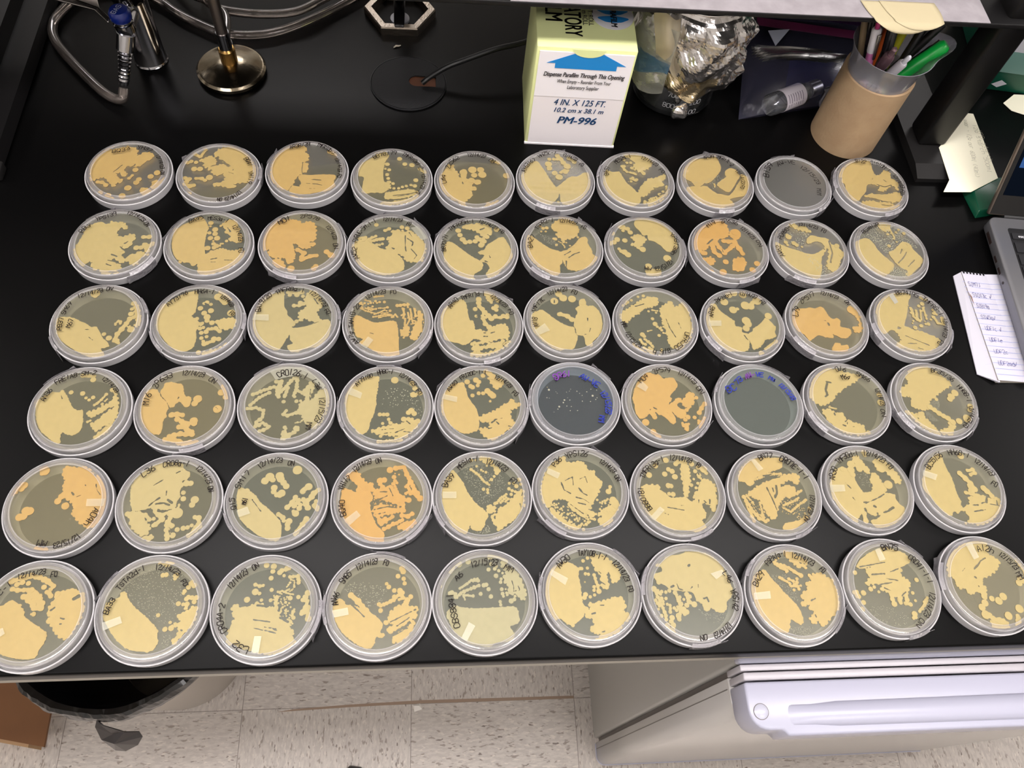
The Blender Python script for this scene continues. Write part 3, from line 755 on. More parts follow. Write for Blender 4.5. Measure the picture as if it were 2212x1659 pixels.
C -166,278,45 -85,175,44 -34,187,20 64,234,51 122,224,43 205,294,49 37,35,49 50,-5,43 19,-61,39 297,100,41 130,-373,32 -100,371,39 -36,396,39 60,374,43 -295,218,39 195,-313,18
S 22 183,-324 253,-269 320,-225
S 24 117,247 230,318
H 6 -17,-150 12,-205
H 6 38,-116 74,-83
T 49 AR48|-363,57 -338,147 -311,193
T 49 TMF21b-1|-282,251 -193,309 -73,369
T 49 12/14/23|7,370 122,349 196,315
T 49 FO|239,281 270,235
K -410,-56 -400,11 -254,13 -265,-54
D 3 9 429.0 342.4 .8 .9 -138
P -385,99 -330,169 -257,181 -216,182 -163,194 -105,183 -39,207 4,173 21,115 40,70 75,47 118,59 150,25 133,-44 188,-66 233,-88 242,-133 200,-178 165,-201 105,-201 43,-168 5,-202 -72,-191 -136,-170 -204,-204 -261,-237 -303,-160 -370,-105 -400,-15
P 31,-257 78,-268 83,-290 162,-290 133,-367 5,-368 -39,-346 -6,-291
C 307,165,46 286,-76,25
Q 298,211 351,177 384,108 385,-7 371,-98 302,-132 267,-110 299,-65 348,-30 344,73 305,119
H 14 1,-11 5,-33
H 4 -52,23 -21,23
H 4 26,-157 40,-179
T 60 L79|-371,52 -356,120 -316,167
T 55 ZP577|-281,237 -197,296 -92,356
T 50 12/14/23|-18,369 97,335 180,301
T 50 ON|253,267 280,209
D 3 10 526.2 343.0 -.05 .6 -164,-24
P -382,150 -322,256 -241,328 -120,390 9,404 93,369 48,285 14,202 -24,108 -71,15 -98,-43 -70,-54 -46,-77 -104,-100 -172,-55 -209,-112 -277,-101 -350,-147 -409,-103 -398,12 -380,81
Q -216,-101 -148,-77 -63,-65 9,-99 87,-110 155,-154 227,-188 261,-244 199,-311 115,-356 10,-368 -87,-358 -172,-336 -256,-314 -240,-259 -190,-225 -205,-169
C 144,221,19 195,251,26 42,190,19 23,22,13 25,132,16 97,133,12 156,-17,15 187,-17,22 97,-41,23 5,-7,12 201,204,13 167,157,12 191,99,19 235,41,15 291,123,19 19,-65,25 21,225,10 156,17,10
S 20 45,167 42,85 70,39
S 20 94,156 77,63 97,28
S 15 146,157 121,40
S 16 187,192 191,99 187,52
S 15 295,170 319,112
S 21 277,76 304,-4 352,-15
S 26 367,66 362,-15
S 21 199,334 251,299
H 5 -123,-168 -62,-201 26,-246 115,-290
H 6 -122,-269 -21,-268
H 5 -17,-324 37,-346
H 5 -77,-43 -40,15
T 57 BB74/95|-105,364 13,377 156,332
T 57 TMFRG-1|201,309 301,192 358,76
T 52 12/14/23|368,41 349,-85 290,-211
T 52 FO|249,-245 201,-301
K -195,339 -137,363 -108,245 -156,221
D 4 1 -332.3 237.8 .1 .4 129
P -369,-103 -406,66 -373,119 -318,162 -278,183 -223,183 -191,205 -155,162 -114,97 -74,33 -20,-9 34,-9 48,-83 61,-146 50,-228 -4,-269 -69,-259 -109,-238 -114,-299 -112,-350 -158,-340 -231,-288 -309,-216
C -112,178,22 -5,167,24 63,315,27 36,119,16 68,97,16 99,124,20 259,205,23 213,156,18 195,54,15
S 24 -38,358 56,353
S 15 124,44 163,76 206,140
S 11 216,86 231,108
Q 63,-20 109,-20 166,12 215,44 255,76 282,129 291,184 317,140 339,65 338,22 283,22 234,-10 194,-41 146,-73 112,-83 80,-62
S 15 95,-135 119,-120
Q 126,-156 165,-125 209,-73 254,-20 303,12 343,43 358,-42 342,-105 297,-157 240,-188 202,-229 154,-208
Q 180,-301 213,-239 267,-188 328,-126 307,-209 248,-281
H 9 256,119 271,140
H 5 -198,151 -180,108
T 45 AN36|-337,68 -315,131 -283,196
T 45 FRE1A8-SM-2|-261,261 -96,348 94,371
T 36 12/14/23|159,316 254,250 325,164
D 4 2 -237.3 240.0 .55 .8 -74
P -386,-96 -399,42 -380,151 -331,194 -273,183 -224,107 -169,53 -143,-1 -152,-65 -145,-107 -168,-139 -165,-223 -182,-285 -237,-285 -287,-253 -343,-191
P -244,172 -222,216 -210,260 -155,272 -107,261 -47,239 -28,173 -2,118 36,118 60,74 41,10 -5,10 -49,53 -83,31 -97,-1 -134,-1 -180,64 -226,118
C 20,26,30 115,85,41 93,37,32 311,-23,41 327,156,35 -102,-86,30 109,-150,39 375,107,30
S 28 343,217 382,129
S 30 -58,-76 -1,-87
S 28 -41,-129 39,-171 112,-172
S 28 -20,-213 60,-192
S 28 6,-203 107,-266
S 28 -88,-306 0,-286 110,-287
S 30 -120,-337 -46,-348 50,-379 157,-370
S 28 4,-379 142,-390
H 6 -66,107 -72,85
H 5 6,-327 97,-328
H 6 295,-2 316,-23
T 56 M16|-344,2 -345,66 -328,131
T 56 ZP633|-290,185 -248,273 -144,329
T 51 12/14/23|-62,351 32,351 158,329
T 51 ON|210,296 272,252
D 4 3 -141.9 242.9 -.5 .3 120
S 21 -116,249 -71,249
S 23 -94,103 -100,176 -78,228 -83,82
S 21 -326,103 -224,155 -137,186
S 20 -341,-10 -261,72 -176,124
S 21 -363,-50 -285,-40 -211,-71 -213,-141 -261,-191 -273,-241 -207,-201 -142,-241 -158,-261 -225,-290
S 21 -61,134 4,228 45,281 80,291 88,186 60,93
S 21 -21,93 -1,176
S 21 92,144 147,124 205,197
C -25,82,18 -29,26,20 92,31,20 132,36,14 70,82,18
Q 147,124 178,197 220,249 250,207 245,155 223,82 226,41 266,103 308,155 371,176 409,134 407,20 379,-103 349,-193 283,-263 228,-243 188,-183 148,-122 110,-92 121,0 170,61
S 21 101,-92 24,-122 -21,-112 2,-71
S 11 186,-153 145,-193 101,-202
Q -26,-360 -15,-291 16,-242 39,-301 82,-292 96,-242 131,-242 134,-282 93,-321 45,-370 -7,-380
H 4 217,165 215,61
T 63 CR0126.1|-104,291 19,334 186,281
T 45 L36|252,250 313,145
T 58 12/15/23|337,62 346,-81 301,-211
T 54 MM|240,-211 228,-290
K -192,354 -59,397 151,388 365,187 341,145 234,250 129,313 -119,249
D 4 4 -46.5 240.4 -.1 -.2 -169,92
P -388,-38 -396,107 -356,211 -295,285 -204,328 -121,339 -73,296 -108,222 -96,148 -94,86 -92,24 -107,-69 -140,-160 -155,-241 -206,-300 -260,-290 -289,-240 -317,-220 -365,-139
C 80,291,37 -56,-89,21 -20,-90,20 16,-90,22 31,-141,18 50,-181,20 -26,-186,16 248,-49,31 276,-80,27 221,-70,26 176,-141,27 264,127,31 313,-162,26 -40,-321,18
S 22 -138,307 -93,318 -105,148
S 27 253,254 282,201
S 24 282,127 329,148
Q -136,-261 -65,-231 6,-211 78,-191 159,-181 204,-131 249,-121 295,-162 305,-222 260,-272 207,-322 117,-322 9,-311 -81,-301
S 18 -60,-380 46,-371 154,-362
S 18 108,-341 189,-322
H 5 -29,-251 79,-242
H 5 -9,-291 62,-282
H 6 98,-282 187,-242
H 6 179,-272 242,-282
H 5 204,-161 241,-192
C 41,-171,14
W 8 60 3,212 189,191 357,33 358,-121 193,-39 -36,-18 -39,86
T 46 AY79/80|-297,212 -227,286 -137,329
T 46 HH8C-1|-91,350 -18,372 66,362
T 46 12/14/23|122,340 216,287 282,213
T 41 FO|310,171 339,118
K -351,191 -230,128 -245,66 -375,118
D 4 5 47.3 241.2 .3 .1 131,-22
P -394,-69 -393,67 -358,165 -296,235 -235,255 -182,245 -148,185 -132,106 -98,37 -56,-21 -32,-108 -25,-185 -36,-261 -88,-289 -148,-307 -208,-298 -275,-250 -334,-184
C -138,265,28 -103,215,26 -49,285,30 -23,265,26 -86,205,26 -33,225,21 23,336,24 -26,135,21 18,135,22 -88,111,21 86,47,14 -191,235,26
S 31 63,165 97,126 114,106
Q 76,306 121,336 174,306 226,276 215,225 152,185 109,225
S 31 52,387 121,326
Q -24,-128 38,-89 91,-70 152,-41 207,7 261,37 306,66 348,27 382,7 345,-32 292,-51 289,-109 288,-148 329,-186 283,-243 203,-309 115,-374 55,-365 -3,-318 -27,-252 25,-242 68,-233 70,-185 18,-185 -16,-166
H 9 95,-186 122,-166
H 4 122,-157 201,-138
H 5 139,-176 164,-205
H 6 59,-252 94,-243
H 4 258,-224 293,-234
T 44 AW40|-333,145 -297,194 -244,254
T 44 FRI20C-1-1|-209,284 -93,345 57,355
T 44 12/14/23|136,305 231,255 299,185
T 48 FO|315,135 357,96
K -394,57 -368,106 -238,76 -247,18
D 4 6 141.3 245.4 0 -2 45,174
C -271,163,5
W 16 5 -324,163 193,113 179,-36 -181,-85
W 8 25 -298,163 241,143 219,-86 -272,-133
TP 63 BQ61|-198,244 -114,295 -23,295
TB 58 AW-VE|75,285 161,224 254,164
TB 58 12/15/23|276,103 327,-16 313,-154
TB 54 MM|257,-173 241,-250
D 4 7 235.9 243.6 .8 .7 145,-41
P -345,-18 -354,62 -324,162 -278,244 -212,326 -162,358 -100,337 -36,327 -5,286 52,296 107,286 135,224 129,183 74,122 41,82 54,41 21,1 11,-68 -32,-118 -98,-137 -138,-98 -188,-68 -204,-117 -255,-166 -309,-166 -345,-97
P -148,-38 -64,-19 6,-39 34,-98 62,-157 54,-216 15,-235 -23,-186 -88,-127 -129,-98
P 9,-19 69,21 92,51 148,61 143,21 100,-19 131,-59 174,-79 174,-138 132,-177 80,-157 50,-118 19,-78
Q 133,21 175,51 208,92 250,122 293,102 294,51 266,-9 222,-59 180,-39
C 310,61,20 187,-79,21 189,-158,27 158,-187,23 -2,-98,20 -252,-215,37 257,-163,21 20,-138,16 355,-173,21
S 24 386,-9 341,-59 315,-109
Q 117,-216 161,-226 195,-236 179,-285 149,-304 120,-255
Q 283,-197 330,-188 379,-168 371,-217 318,-266 289,-275
S 27 -192,-98 -155,-157
S 27 -185,-321 -139,-379
S 23 -164,-88 -151,-127
H 6 -150,-48 -116,-68
T 50 M04|-270,223 -229,264 -178,306
T 50 ZP579|-109,337 -22,368 70,358
T 46 12/14/23|150,338 245,286 316,204
T 55 ON|330,173 372,92
K -304,173 -242,234 -186,163 -220,112
D 4 8 332.8 243.8 0 -1.5 151,62
TB 75 BC|-341,120 -237,181
TB 56 73|-232,212 -155,274
TP 56 AW-|-115,285 -5,316
TB 51 VE|4,316 87,306
TB 47 Ma|140,285 207,244
TB 47 12/15/23|237,202 304,120 358,18
D 4 9 427.9 245.6 -.1 .4 -148
Q -407,74 -362,188 -305,272 -218,357 -123,389 -38,379 52,347 144,326 211,284 127,220 48,178 -32,126 -102,74 -153,23 -212,-28 -284,-48 -345,-28 -374,13
C 359,74,29 353,-18,38 -210,-59,10
S 13 -222,-69 -151,-89
Q -307,-109 -236,-89 -187,-119 -142,-129 -88,-140 -72,-190 -85,-240 -42,-220 10,-240 61,-260 110,-290 99,-330 136,-369 47,-389 -63,-378 -165,-338 -225,-279 -274,-209
H 10 -180,230 -134,220
H 15 -175,209 -212,136 -207,74
H 8 -231,54 -198,74
H 6 -182,-139 -178,-160
H 8 -120,-269 -94,-280
H 6 -73,-270 -66,-240
H 5 -31,-290 -3,-290
T 53 Q16|-63,347 -9,368 53,347
T 53 M64|-26,262 16,273 68,252
T 53 SM66|152,316 219,273 283,221
T 48 12/14/23|328,137 348,34 349,-68
T 48 ON|329,-109 323,-200
D 4 10 524.1 246.4 .1 .5 -149,-37
Q -361,66 -352,128 -301,171 -240,213 -251,276 -200,351 -108,395 -5,406 91,363 161,299 214,245 237,192 194,150 112,108 49,66 10,35 -48,4 -80,-38 -83,-79 -131,-110 -198,-109 -250,-89 -287,-48 -269,14 -269,45 -328,45
C 243,87,39 190,45,39 166,14,31 186,-243,35 14,14,20 283,-212,45
S 29 -83,-79 -8,-151 70,-212 115,-252
Q 99,-212 138,-242 128,-303 90,-363 49,-402 -25,-392 -98,-382 -168,-361 -230,-311 -285,-241 -335,-180 -365,-119 -327,-119 -278,-150 -217,-140 -159,-140 -178,-171 -161,-211 -135,-252 -93,-302 -57,-342 -3,-322 51,-302 64,-262
S 29 369,-69 342,-121
H 6 -80,-322 -63,-362 -53,-392
C -242,-160,10
H 6 -254,-201 -248,-211
W 5 90 -57,-27 30,35 34,-48 12,-120 -37,-120 -96,-58
W 5 60 -153,-120 -104,-150 -36,-242 -103,-242 -158,-201
T 54 BC35/36|33,342 142,310 251,214
T 54 HH8B-1|283,161 332,67 347,-37
T 44 12/14/23|333,-78 332,-170 260,-271
T 49 FO|228,-281 202,-331
D 5 1 -332.3 142.3 .7 .9 -
Q -27,328 8,378 54,368 90,367 171,367 232,326 277,275 299,305 342,265 374,185 417,145 426,48 426,-49 403,-115 379,-171 316,-208 263,-198 202,-150 159,-111 134,-73 144,-35 117,13 74,52 35,72 10,111 19,150 0,199 10,239 -16,278
S 31 16,82 -3,44
C 68,-5,33 -294,-104,35 -266,-95,35 -225,-49,38 -251,-48,40 -323,193,33 -342,164,31 -177,330,44 -191,310,26 -409,116,22
S 22 -338,184 -407,107
S 26 -89,-394 -19,-405
H 10 95,120 117,100
H 6 292,196 312,137 346,97
H 4 147,80 187,99
H 4 200,192 205,187
T 57 A04h|359,-42 337,-108 294,-201
T 52 12/15/23|259,-284 185,-338 58,-381
T 52 MM|4,-362 -83,-352
K 255,46 413,44 408,-24 259,-22
D 5 2 -237.1 144.4 -.2 .3 -
P -318,-53 -352,93 -342,191 -292,271 -213,341 -119,380 -11,390 65,369 91,317 151,276 132,216 90,197 104,157 84,107 93,48 73,0 63,-58 -32,-76 -141,-56 -209,-74 -269,-83
C 165,176,27 129,176,31 108,257,36 114,87,21 122,28,25 223,17,36 207,-31,27 88,-107,50 26,-106,31 -107,-157,18 -98,-218,21 110,-260,22 229,-224,18 35,-343,22
Q -347,-91 -260,-83 -203,-112 -165,-180 -123,-227 -138,-293 -169,-320 -102,-303 -87,-340 -145,-358 -226,-291 -286,-244 -316,-168
S 22 -183,-122 -142,-161
S 27 -120,-75 -69,-124 -36,-163 -82,-209
S 21 -26,-115 57,-78
S 27 33,-154 17,-220 29,-305 75,-315
S 27 21,-192 62,-230
S 25 245,-148 282,-158 289,-215 267,-243
S 22 162,-251 196,-242
S 25 215,-318 262,-272 301,-234
S 13 90,-59 95,-30
H 9 -112,-17 -42,-9 6,-29
H 11 -11,20 30,-10
H 6 -171,-36 -133,2 -85,41
H 4 -157,160 -76,218
H 4 -34,119 -34,60
H 12 -173,-74 -138,-75 -141,-113
H 11 -83,-85 -30,-86
H 5 24,278 74,307
H 7 41,-268 56,-306
T 54 L36|-267,245 -220,285 -163,324
T 54 CR08a-1|-94,344 12,363 141,352
T 45 12/14/23 ON|209,321 314,219 368,80
D 5 3 -143.0 146.1 -.2 -.1 -153
P -355,35 -337,111 -302,111 -273,82 -228,71 -180,33 -139,-24 -82,-72 -26,-120 22,-167 62,-223 76,-288 74,-360 43,-396 -27,-386 -116,-348 -208,-283 -285,-209 -330,-115
C -268,77,28 -115,176,35 -74,214,41 -45,185,26 14,223,39 25,194,35 55,155,30 80,121,30 -25,107,30 -26,69,26 4,40,26 46,54,35 31,30,22 170,280,43 87,-210,19 135,-215,29 124,-243,26 127,-279,26 186,-142,32 167,-123,19
S 32 230,75 281,113
S 26 174,9 151,-38 111,-84
S 26 202,-20 171,-66
S 26 223,-58 217,-95
S 30 246,-11 275,-49 295,-87
S 28 291,-21 339,45 372,83
S 26 347,-69 366,-88 376,-107
S 19 362,-31 346,-59
S 26 38,-149 75,-177
S 26 286,-199 255,-245 216,-308
S 26 208,-317 192,-335
H 5 -211,-5 -161,-71 -121,-118
H 4 -163,-220 -162,-229
T 48 SM17|-344,87 -319,173 -258,259
T 48 Q15|-348,-110 -372,-54 -378,2
T 44 M61|-276,-65 -265,1
T 48 12/14/23|-182,297 -90,355 34,364
T 48 ON|82,334 144,334
K -330,-120 -239,-84 -206,-149 -305,-184
D 5 4 -47.6 145.0 1 .9 -41
P -359,111 -314,100 -277,90 -241,71 -188,89 -115,79 -77,11 -101,-46 -90,-122 -60,-198 -32,-254 23,-310 33,-366 17,-420 -61,-419 -160,-362 -259,-287 -334,-193 -385,-80 -373,34
Q -321,237 -259,276 -222,266 -174,196 -127,157 -81,146 -88,69 -223,70 -235,148 -274,197
S 31 -302,227 -152,108
C 69,283,31 124,312,14 -19,175,32 17,184,27 108,213,22 118,173,18 -43,88,12 248,-17,27 219,114,16 100,144,18 136,154,14 153,237,9 116,247,8 187,-126,18
S 27 124,302 197,311 226,241 264,162 301,83 348,5
S 22 237,123 265,45
S 32 292,64 348,-4
S 22 -18,146 29,87 94,28 167,-21
S 18 109,144 138,66 149,-2
Q -79,69 -8,107 82,125 120,76 211,26 230,-22 177,-69 105,-49 14,-19 -59,11
Q -74,-66 -3,-47 87,-68 177,-88 196,-117 125,-144 36,-162 -34,-179 -71,-141
S 22 195,-60 205,-117
Q -34,-198 37,-180 108,-181 21,-255 -14,-245
S 21 31,-292 110,-247 198,-211
S 23 188,-164 242,-174 286,-146
Q 163,-257 234,-221 323,-203 305,-259 235,-305 164,-294
S 18 256,74 220,46
H 6 -102,-37 -4,0 49,28
H 5 -74,-66 33,-38
H 5 -64,-104 52,-77 142,-88
H 5 -53,-151 35,-133
N 6 60 -78,49 139,47 195,-50 125,-163 -32,-235 -90,-122
H 5 65,106 103,28
H 5 -16,68 48,67
T 54 BQ40|-331,-179 -354,-94 -358,-19
T 54 YH117|-372,77 -349,154 -297,202
T 50 12/14/23|-264,260 -195,329 -105,358
T 50 ON|-68,358 -14,377
K -321,-207 -220,-124 -182,-171 -275,-263
D 5 5 45.6 146.2 0 0 -155
P -364,-112 -381,-4 -372,105 -328,197 -276,262 -241,234 -198,177 -165,112 -140,48 -98,-17 -65,-62 -23,-99 10,-126 51,-189 24,-242 14,-286 -21,-329 -63,-337 -105,-319 -121,-284 -138,-319 -164,-362 -231,-334 -298,-272 -339,-184
C -95,364,16 -55,364,12 -48,302,13 -5,264,12 12,250,10 38,240,14 12,69,16 50,64,16 50,36,15 257,126,15 251,71,17 280,52,16 270,15,16 310,42,15 322,97,21 297,125,16 351,162,21 366,115,16 88,165,17 116,197,14 115,-74,17 167,-65,14 272,-35,16 390,-96,17 49,306,11 71,156,9
S 16 -101,270 -32,213 18,147 69,110
Q -19,392 43,392 95,382 111,334 154,286 170,248 134,220 118,258 93,306 41,325 6,354
S 16 133,-65 168,-29 222,16
S 14 185,-48 221,-12 238,-30 211,-57
Q 37,-82 97,-92 130,-128 95,-163 44,-154 36,-118
Q 131,-119 183,-102 227,-66 272,-30 309,24 355,60 390,60 395,-5 383,-68 363,-122 317,-193 254,-255 192,-306 140,-332 116,-296 92,-252 76,-208 103,-172 138,-155
S 15 44,-154 26,-189
H 9 113,-137 130,-128
H 8 111,-199 110,-217
H 6 380,32 369,5
H 6 348,-77 355,-113
H 5 183,-102 218,-75
W 3 260 -188,270 -100,326 5,306 73,230 177,211 228,154 207,62 118,8 47,-64 -23,-81 -89,11 -139,121
W 3 50 40,-278 72,-331 21,-365 -114,-354 -80,-346 -12,-338
T 52 BA39|-347,81 -329,145 -268,200
T 52 MES1a-1|-224,265 -136,348 -30,366
T 52 12/14/23|39,337 152,308 237,242
T 52 FO|269,157 319,120
K -373,36 -244,35 -245,-29 -373,-27
D 5 6 139.3 150.5 -.1 .2 -127,48
Q -386,-59 -379,52 -336,182 -286,267 -201,324 -136,352 -113,304 -51,294 13,303 65,274 96,216 148,196 160,139 193,111 208,73 184,8 152,-47 111,-102 78,-174 24,-192 -43,-154 -110,-117 -169,-80 -266,-97 -323,-169 -356,-132
C 147,-93,13 171,-121,11 39,-313,17 20,-331,17 -10,-379,17 262,-11,28 217,-103,13 165,-185,12 69,-273,14 -60,-361,18 -94,-351,18 103,-283,16
S 18 272,7 284,35
S 35 297,-104 312,-123
Q 163,-203 218,-176 295,-123 356,-133 340,-196 299,-250 256,-321 201,-356 150,-337 138,-283 176,-248 143,-230
S 35 -125,-80 -27,-173 82,-229
S 35 -111,-135 2,-246
N 12 80 -302,-115 -126,-99 73,-229 127,-211 159,-248 65,-318 11,-335 -26,-370 -129,-351 -227,-278 -291,-205
Q -288,-169 -207,-242 -159,-297 -93,-333 -79,-378 -147,-368 -228,-296 -293,-241
N 11 25 153,-121 245,-85 348,-123 301,-232 176,-248
H 6 -183,87 -162,12 -103,-26
H 5 -146,105 -72,142 -70,48
H 8 -19,29 21,-27 54,-46
H 5 -53,-63 16,-82 65,-120
H 4 -2,122 53,141 66,84
H 4 -40,-118 29,-137
H 6 -245,-170 -139,-261 -74,-316
H 5 -165,-153 -51,-245 16,-282
H 5 -111,-135 3,-228
T 53 P36|-256,242 -218,289 -171,317
T 58 YPS126|-125,336 -14,374 93,353
T 49 12/14/23|204,295 280,237 336,170
T 44 ON|342,141 371,85
K -311,223 -191,165 -221,110 -323,167
D 5 7 233.5 147.0 0 .5 -68
P -381,-91 -381,-17 -342,76 -271,65 -201,55 -143,17 -78,-40 -6,-41 66,-41 114,-79 171,-61 221,-90 214,-136 239,-201 232,-246 192,-273 219,-327 219,-381 138,-389 -1,-369 -123,-358 -221,-302 -301,-238 -354,-165
Q -342,76 -277,94 -188,83 -184,46 -266,37 -337,47
Q 136,-52 162,-5 207,50 237,126 226,174 258,145 312,135 353,106 374,67 371,-8 367,-83 346,-156 314,-183 292,-156 280,-118 219,-99
Q 61,300 122,339 145,242 139,146 141,98 107,52 107,-5 66,-41 47,15 64,71 48,147 50,223
C 15,301,25 -109,196,27 -66,244,24 -32,224,27 -13,167,29 -89,77,27 -63,72,23 -92,-7,20 -56,-12,25 -265,188,29 -189,283,27 -80,340,29 171,141,13 172,299,27 138,80,20 180,51,16 205,98,16 197,222,21 230,260,22 283,240,36 304,202,20 171,-5,18 228,183,24
S 27 92,261 94,146 77,33
S 23 36,320 101,319
H 9 224,222 229,193
H 11 107,-70 123,-79
H 5 9,-124 35,-124
H 4 -128,-140 29,-170
H 4 -204,-176 -129,-213
H 9 296,-72 290,-109
H 7 240,-81 256,-100
H 5 188,-71 183,-99
T 54 BB80/81|-303,-179 -360,-68 -372,52
T 54 TMFR13g-1|-343,145 -275,249 -108,344
T 54 12/14/23|-52,353 66,343 172,313
T 54 FO|214,283 247,264
K -210,-144 -170,-181 -281,-287 -321,-251
D 5 8 329.5 146.0 .3 .7 -64
P -347,132 -333,209 -283,276 -216,334 -145,363 -49,372 45,371 138,361 137,311 106,253 16,225 -85,187 -177,149 -197,92 -256,74 -286,112
Q -277,8 -204,54 -101,110 0,147 101,185 178,194 236,203 275,164 264,116 230,87 197,107 164,126 102,98 59,70 47,13 72,-44 20,-118 -14,-192 -43,-246 -83,-264 -121,-227 -152,-153 -174,-78 -198,-59 -257,-30
Q 57,61 154,79 203,49 189,-17 118,-44 54,-43 25,-5
S 15 -178,140 -37,196 94,195
S 18 127,-44 210,-8 262,20
S 15 54,-128 154,-92 218,-55
S 15 49,-155 114,-193 201,-130 276,-84
S 21 -323,-39 -291,-114 -259,-188 -208,-253 -159,-281
S 15 -292,-20 -251,-96 -214,-189 -172,-253
S 12 -317,-57 -307,-150 -279,-243
S 22 -287,-188 -268,-279
S 13 -178,-97 -169,-189 -161,-244
C 288,-75,15 -130,-272,18 -172,-208,13 -150,-190,11 262,20,15 248,-209,9 306,-159,18
N 6 40 -324,-95 -138,-78 -149,-226 -308,-206
N 6 50 24,-99 238,-46 269,-159 106,-230 23,-192
N 6 30 191,-176 347,-141 281,-270 149,-286
P 14,-320 74,-294 169,-277 252,-232 272,-269 175,-332 93,-376 5,-365
H 7 -178,92 -48,138 78,166
H 6 -87,177 10,196
H 11 22,71 15,-5 -11,-43
H 6 -75,53 -42,-61 -19,-173
H 6 -19,52 -11,-43
H 7 118,89 178,107
H 6 -266,-77 -199,-207
T 55 BN77|-115,346 -44,375 32,375
T 60 CR07E-1-1|103,354 242,255 336,129
T 46 12/14/23|346,-33 323,-136 274,-227
T 46 ON|259,-255 221,-300
K -201,337 -154,337 -89,239 -141,211
D 5 9 424.8 149.6 .1 .6 -
P -392,-62 -383,52 -327,168 -280,206 -227,226 -163,215 -132,185 -106,136 -109,88 -82,10 -56,-38 22,-29 86,-1 152,-40 206,-51 257,-70 256,-109 278,-166 314,-204 298,-260 221,-333 113,-387 -3,-403 -51,-375 -55,-320 3,-311 50,-275 -8,-283 -66,-255 -79,-198 -108,-235 -182,-309 -210,-345 -270,-289 -335,-214 -373,-138
Q -88,323 -32,353 10,293 36,243 62,193 51,154 16,164 -13,204 -56,185 -65,224 -81,274
Q 58,144 102,164 139,124 161,65 179,27 173,-31 92,-49 31,-29 46,28 43,86
Q 129,302 225,301 273,261 314,201 346,142 367,83 337,44 292,54 254,123 212,182 148,193 130,232
C -115,254,40 -130,195,38 215,36,44 53,382,28 55,352,21 -123,146,28 189,202,38 -41,204,32 -108,-310,19 -213,206,28
S 28 -113,-254 -113,-328
H 9 -83,-142 -46,-143
H 9 -91,-208 -80,-236
H 11 10,-181 26,-191
H 6 -67,-152 15,-124 101,-88 146,-60
H 15 159,-221 201,-202
H 9 95,-248 156,-230
H 8 27,-256 26,-293
H 5 -221,60 -178,2
H 5 -184,-93 -163,-122
W 4 30 -85,146 16,164 52,86 8,-10 -63,10
T 57 AR30|-366,76 -350,143 -305,211
T 57 TMF30d-1|-275,259 -172,328 -30,357
T 57 12/14/23|21,366 138,335 225,265
T 57 FO|249,245 283,195
K -406,28 -256,26 -263,-40 -405,-48
D 5 10 521.3 149.9 .1 .5 -
P -400,0 -365,116 -291,234 -231,304 -153,363 -100,343 -96,262 -82,182 -65,113 -60,35 -63,-33 -55,-101 -48,-168 -89,-234 -120,-271 -152,-252 -195,-298 -252,-269 -305,-193 -352,-97
S 32 32,142 75,92 114,33 134,-26
S 35 108,13 102,-64
S 24 34,-64 82,-64
S 23 120,171 182,180 192,150 147,131
S 29 234,-18 263,-47 295,-96
C 103,331,34 89,-45,29
Q -76,-196 25,-179 47,-112 137,-75 208,-95 256,-124 337,-116 362,-154 345,-231 284,-296 207,-351 131,-378 68,-396 -1,-376 -74,-366 -24,-329 -25,-273 -73,-244 -139,-271
H 8 61,-189 118,-189
H 7 163,-171 205,-162
H 12 230,-114 214,-162
H 6 58,-255 179,-238
H 7 327,-144 320,-192
H 16 -38,-197 19,-140 12,-102
H 5 246,-182 346,-202
T 58 BC55/56|-316,189 -218,287 -121,347
T 58 HH6B-1|-49,356 59,356 174,314
T 58 12/14/23|210,274 301,193 349,103
T 58 FO|316,35 361,-4
K -370,170 -231,119 -268,61 -388,111
D 6 1 -331.0 46.9 .35 .6 -
P -396,84 -337,90 -274,81 -241,104 -208,127 -156,102 -118,69 -79,28 -70,-12 -15,-52 38,-85 91,-118 137,-158 139,-204 127,-250 105,-287 94,-340 54,-361 -36,-359 -145,-333 -229,-293 -302,-238 -372,-136 -401,-19
C -101,262,21 -128,77,15 -4,3,20 -20,3,12 31,227,23 153,167,25 64,185,20 102,152,23 30,57,28
S 21 -221,216 -173,207 -126,206 -64,204
S 25 -114,149 -65,140 -17,163 12,138
S 26 -68,116 -22,82 -7,50 39,49 46,89
S 26 -237,282 -172,305 -92,328 -18,310 52,275 108,233
S 20 89,209 81,177
S 20 -192,256 -149,271
Q 166,175 208,198 269,205 337,179 373,154 387,80 389,-8 373,-86 340,-148 311,-194 269,-208 226,-183 189,-151 154,-96 108,-56 124,-24 98,24 109,79 130,127 131,159
Q -98,181 -41,204 22,162 40,113 8,50 -34,67 -52,115 -118,133 -125,165
H 8 127,31 153,54
H 8 218,-35 250,-44
H 5 220,-82 235,-82
H 17 293,123 328,146
T 46 SC-1|-329,129 -283,192 -224,263
T 46 12/14/23|-189,311 -85,334 34,356
T 46 FO|80,322 133,329
K -249,-139 -204,-110 -178,-157 -221,-194
D 6 2 -236.9 49.6 0 .4 151
P -388,-7 -382,49 -334,80 -283,103 -274,143 -235,142 -201,85 -143,19 -80,-31 -17,-81 38,-138 76,-178 84,-233 92,-280 76,-326 34,-356 -42,-353 -129,-336 -198,-295 -281,-215 -341,-136 -384,-71
C 49,281,21 76,285,21 158,274,25 153,249,16 212,34,21 61,-59,18 134,-176,21 183,-169,24 168,-121,14 277,172,21 249,139,19 243,123,16 322,187,24 296,205,24 274,73,21 341,47,21 288,89,19 278,-8,16 302,221,16
S 20 257,25 288,32 278,-8
S 21 289,81 353,80
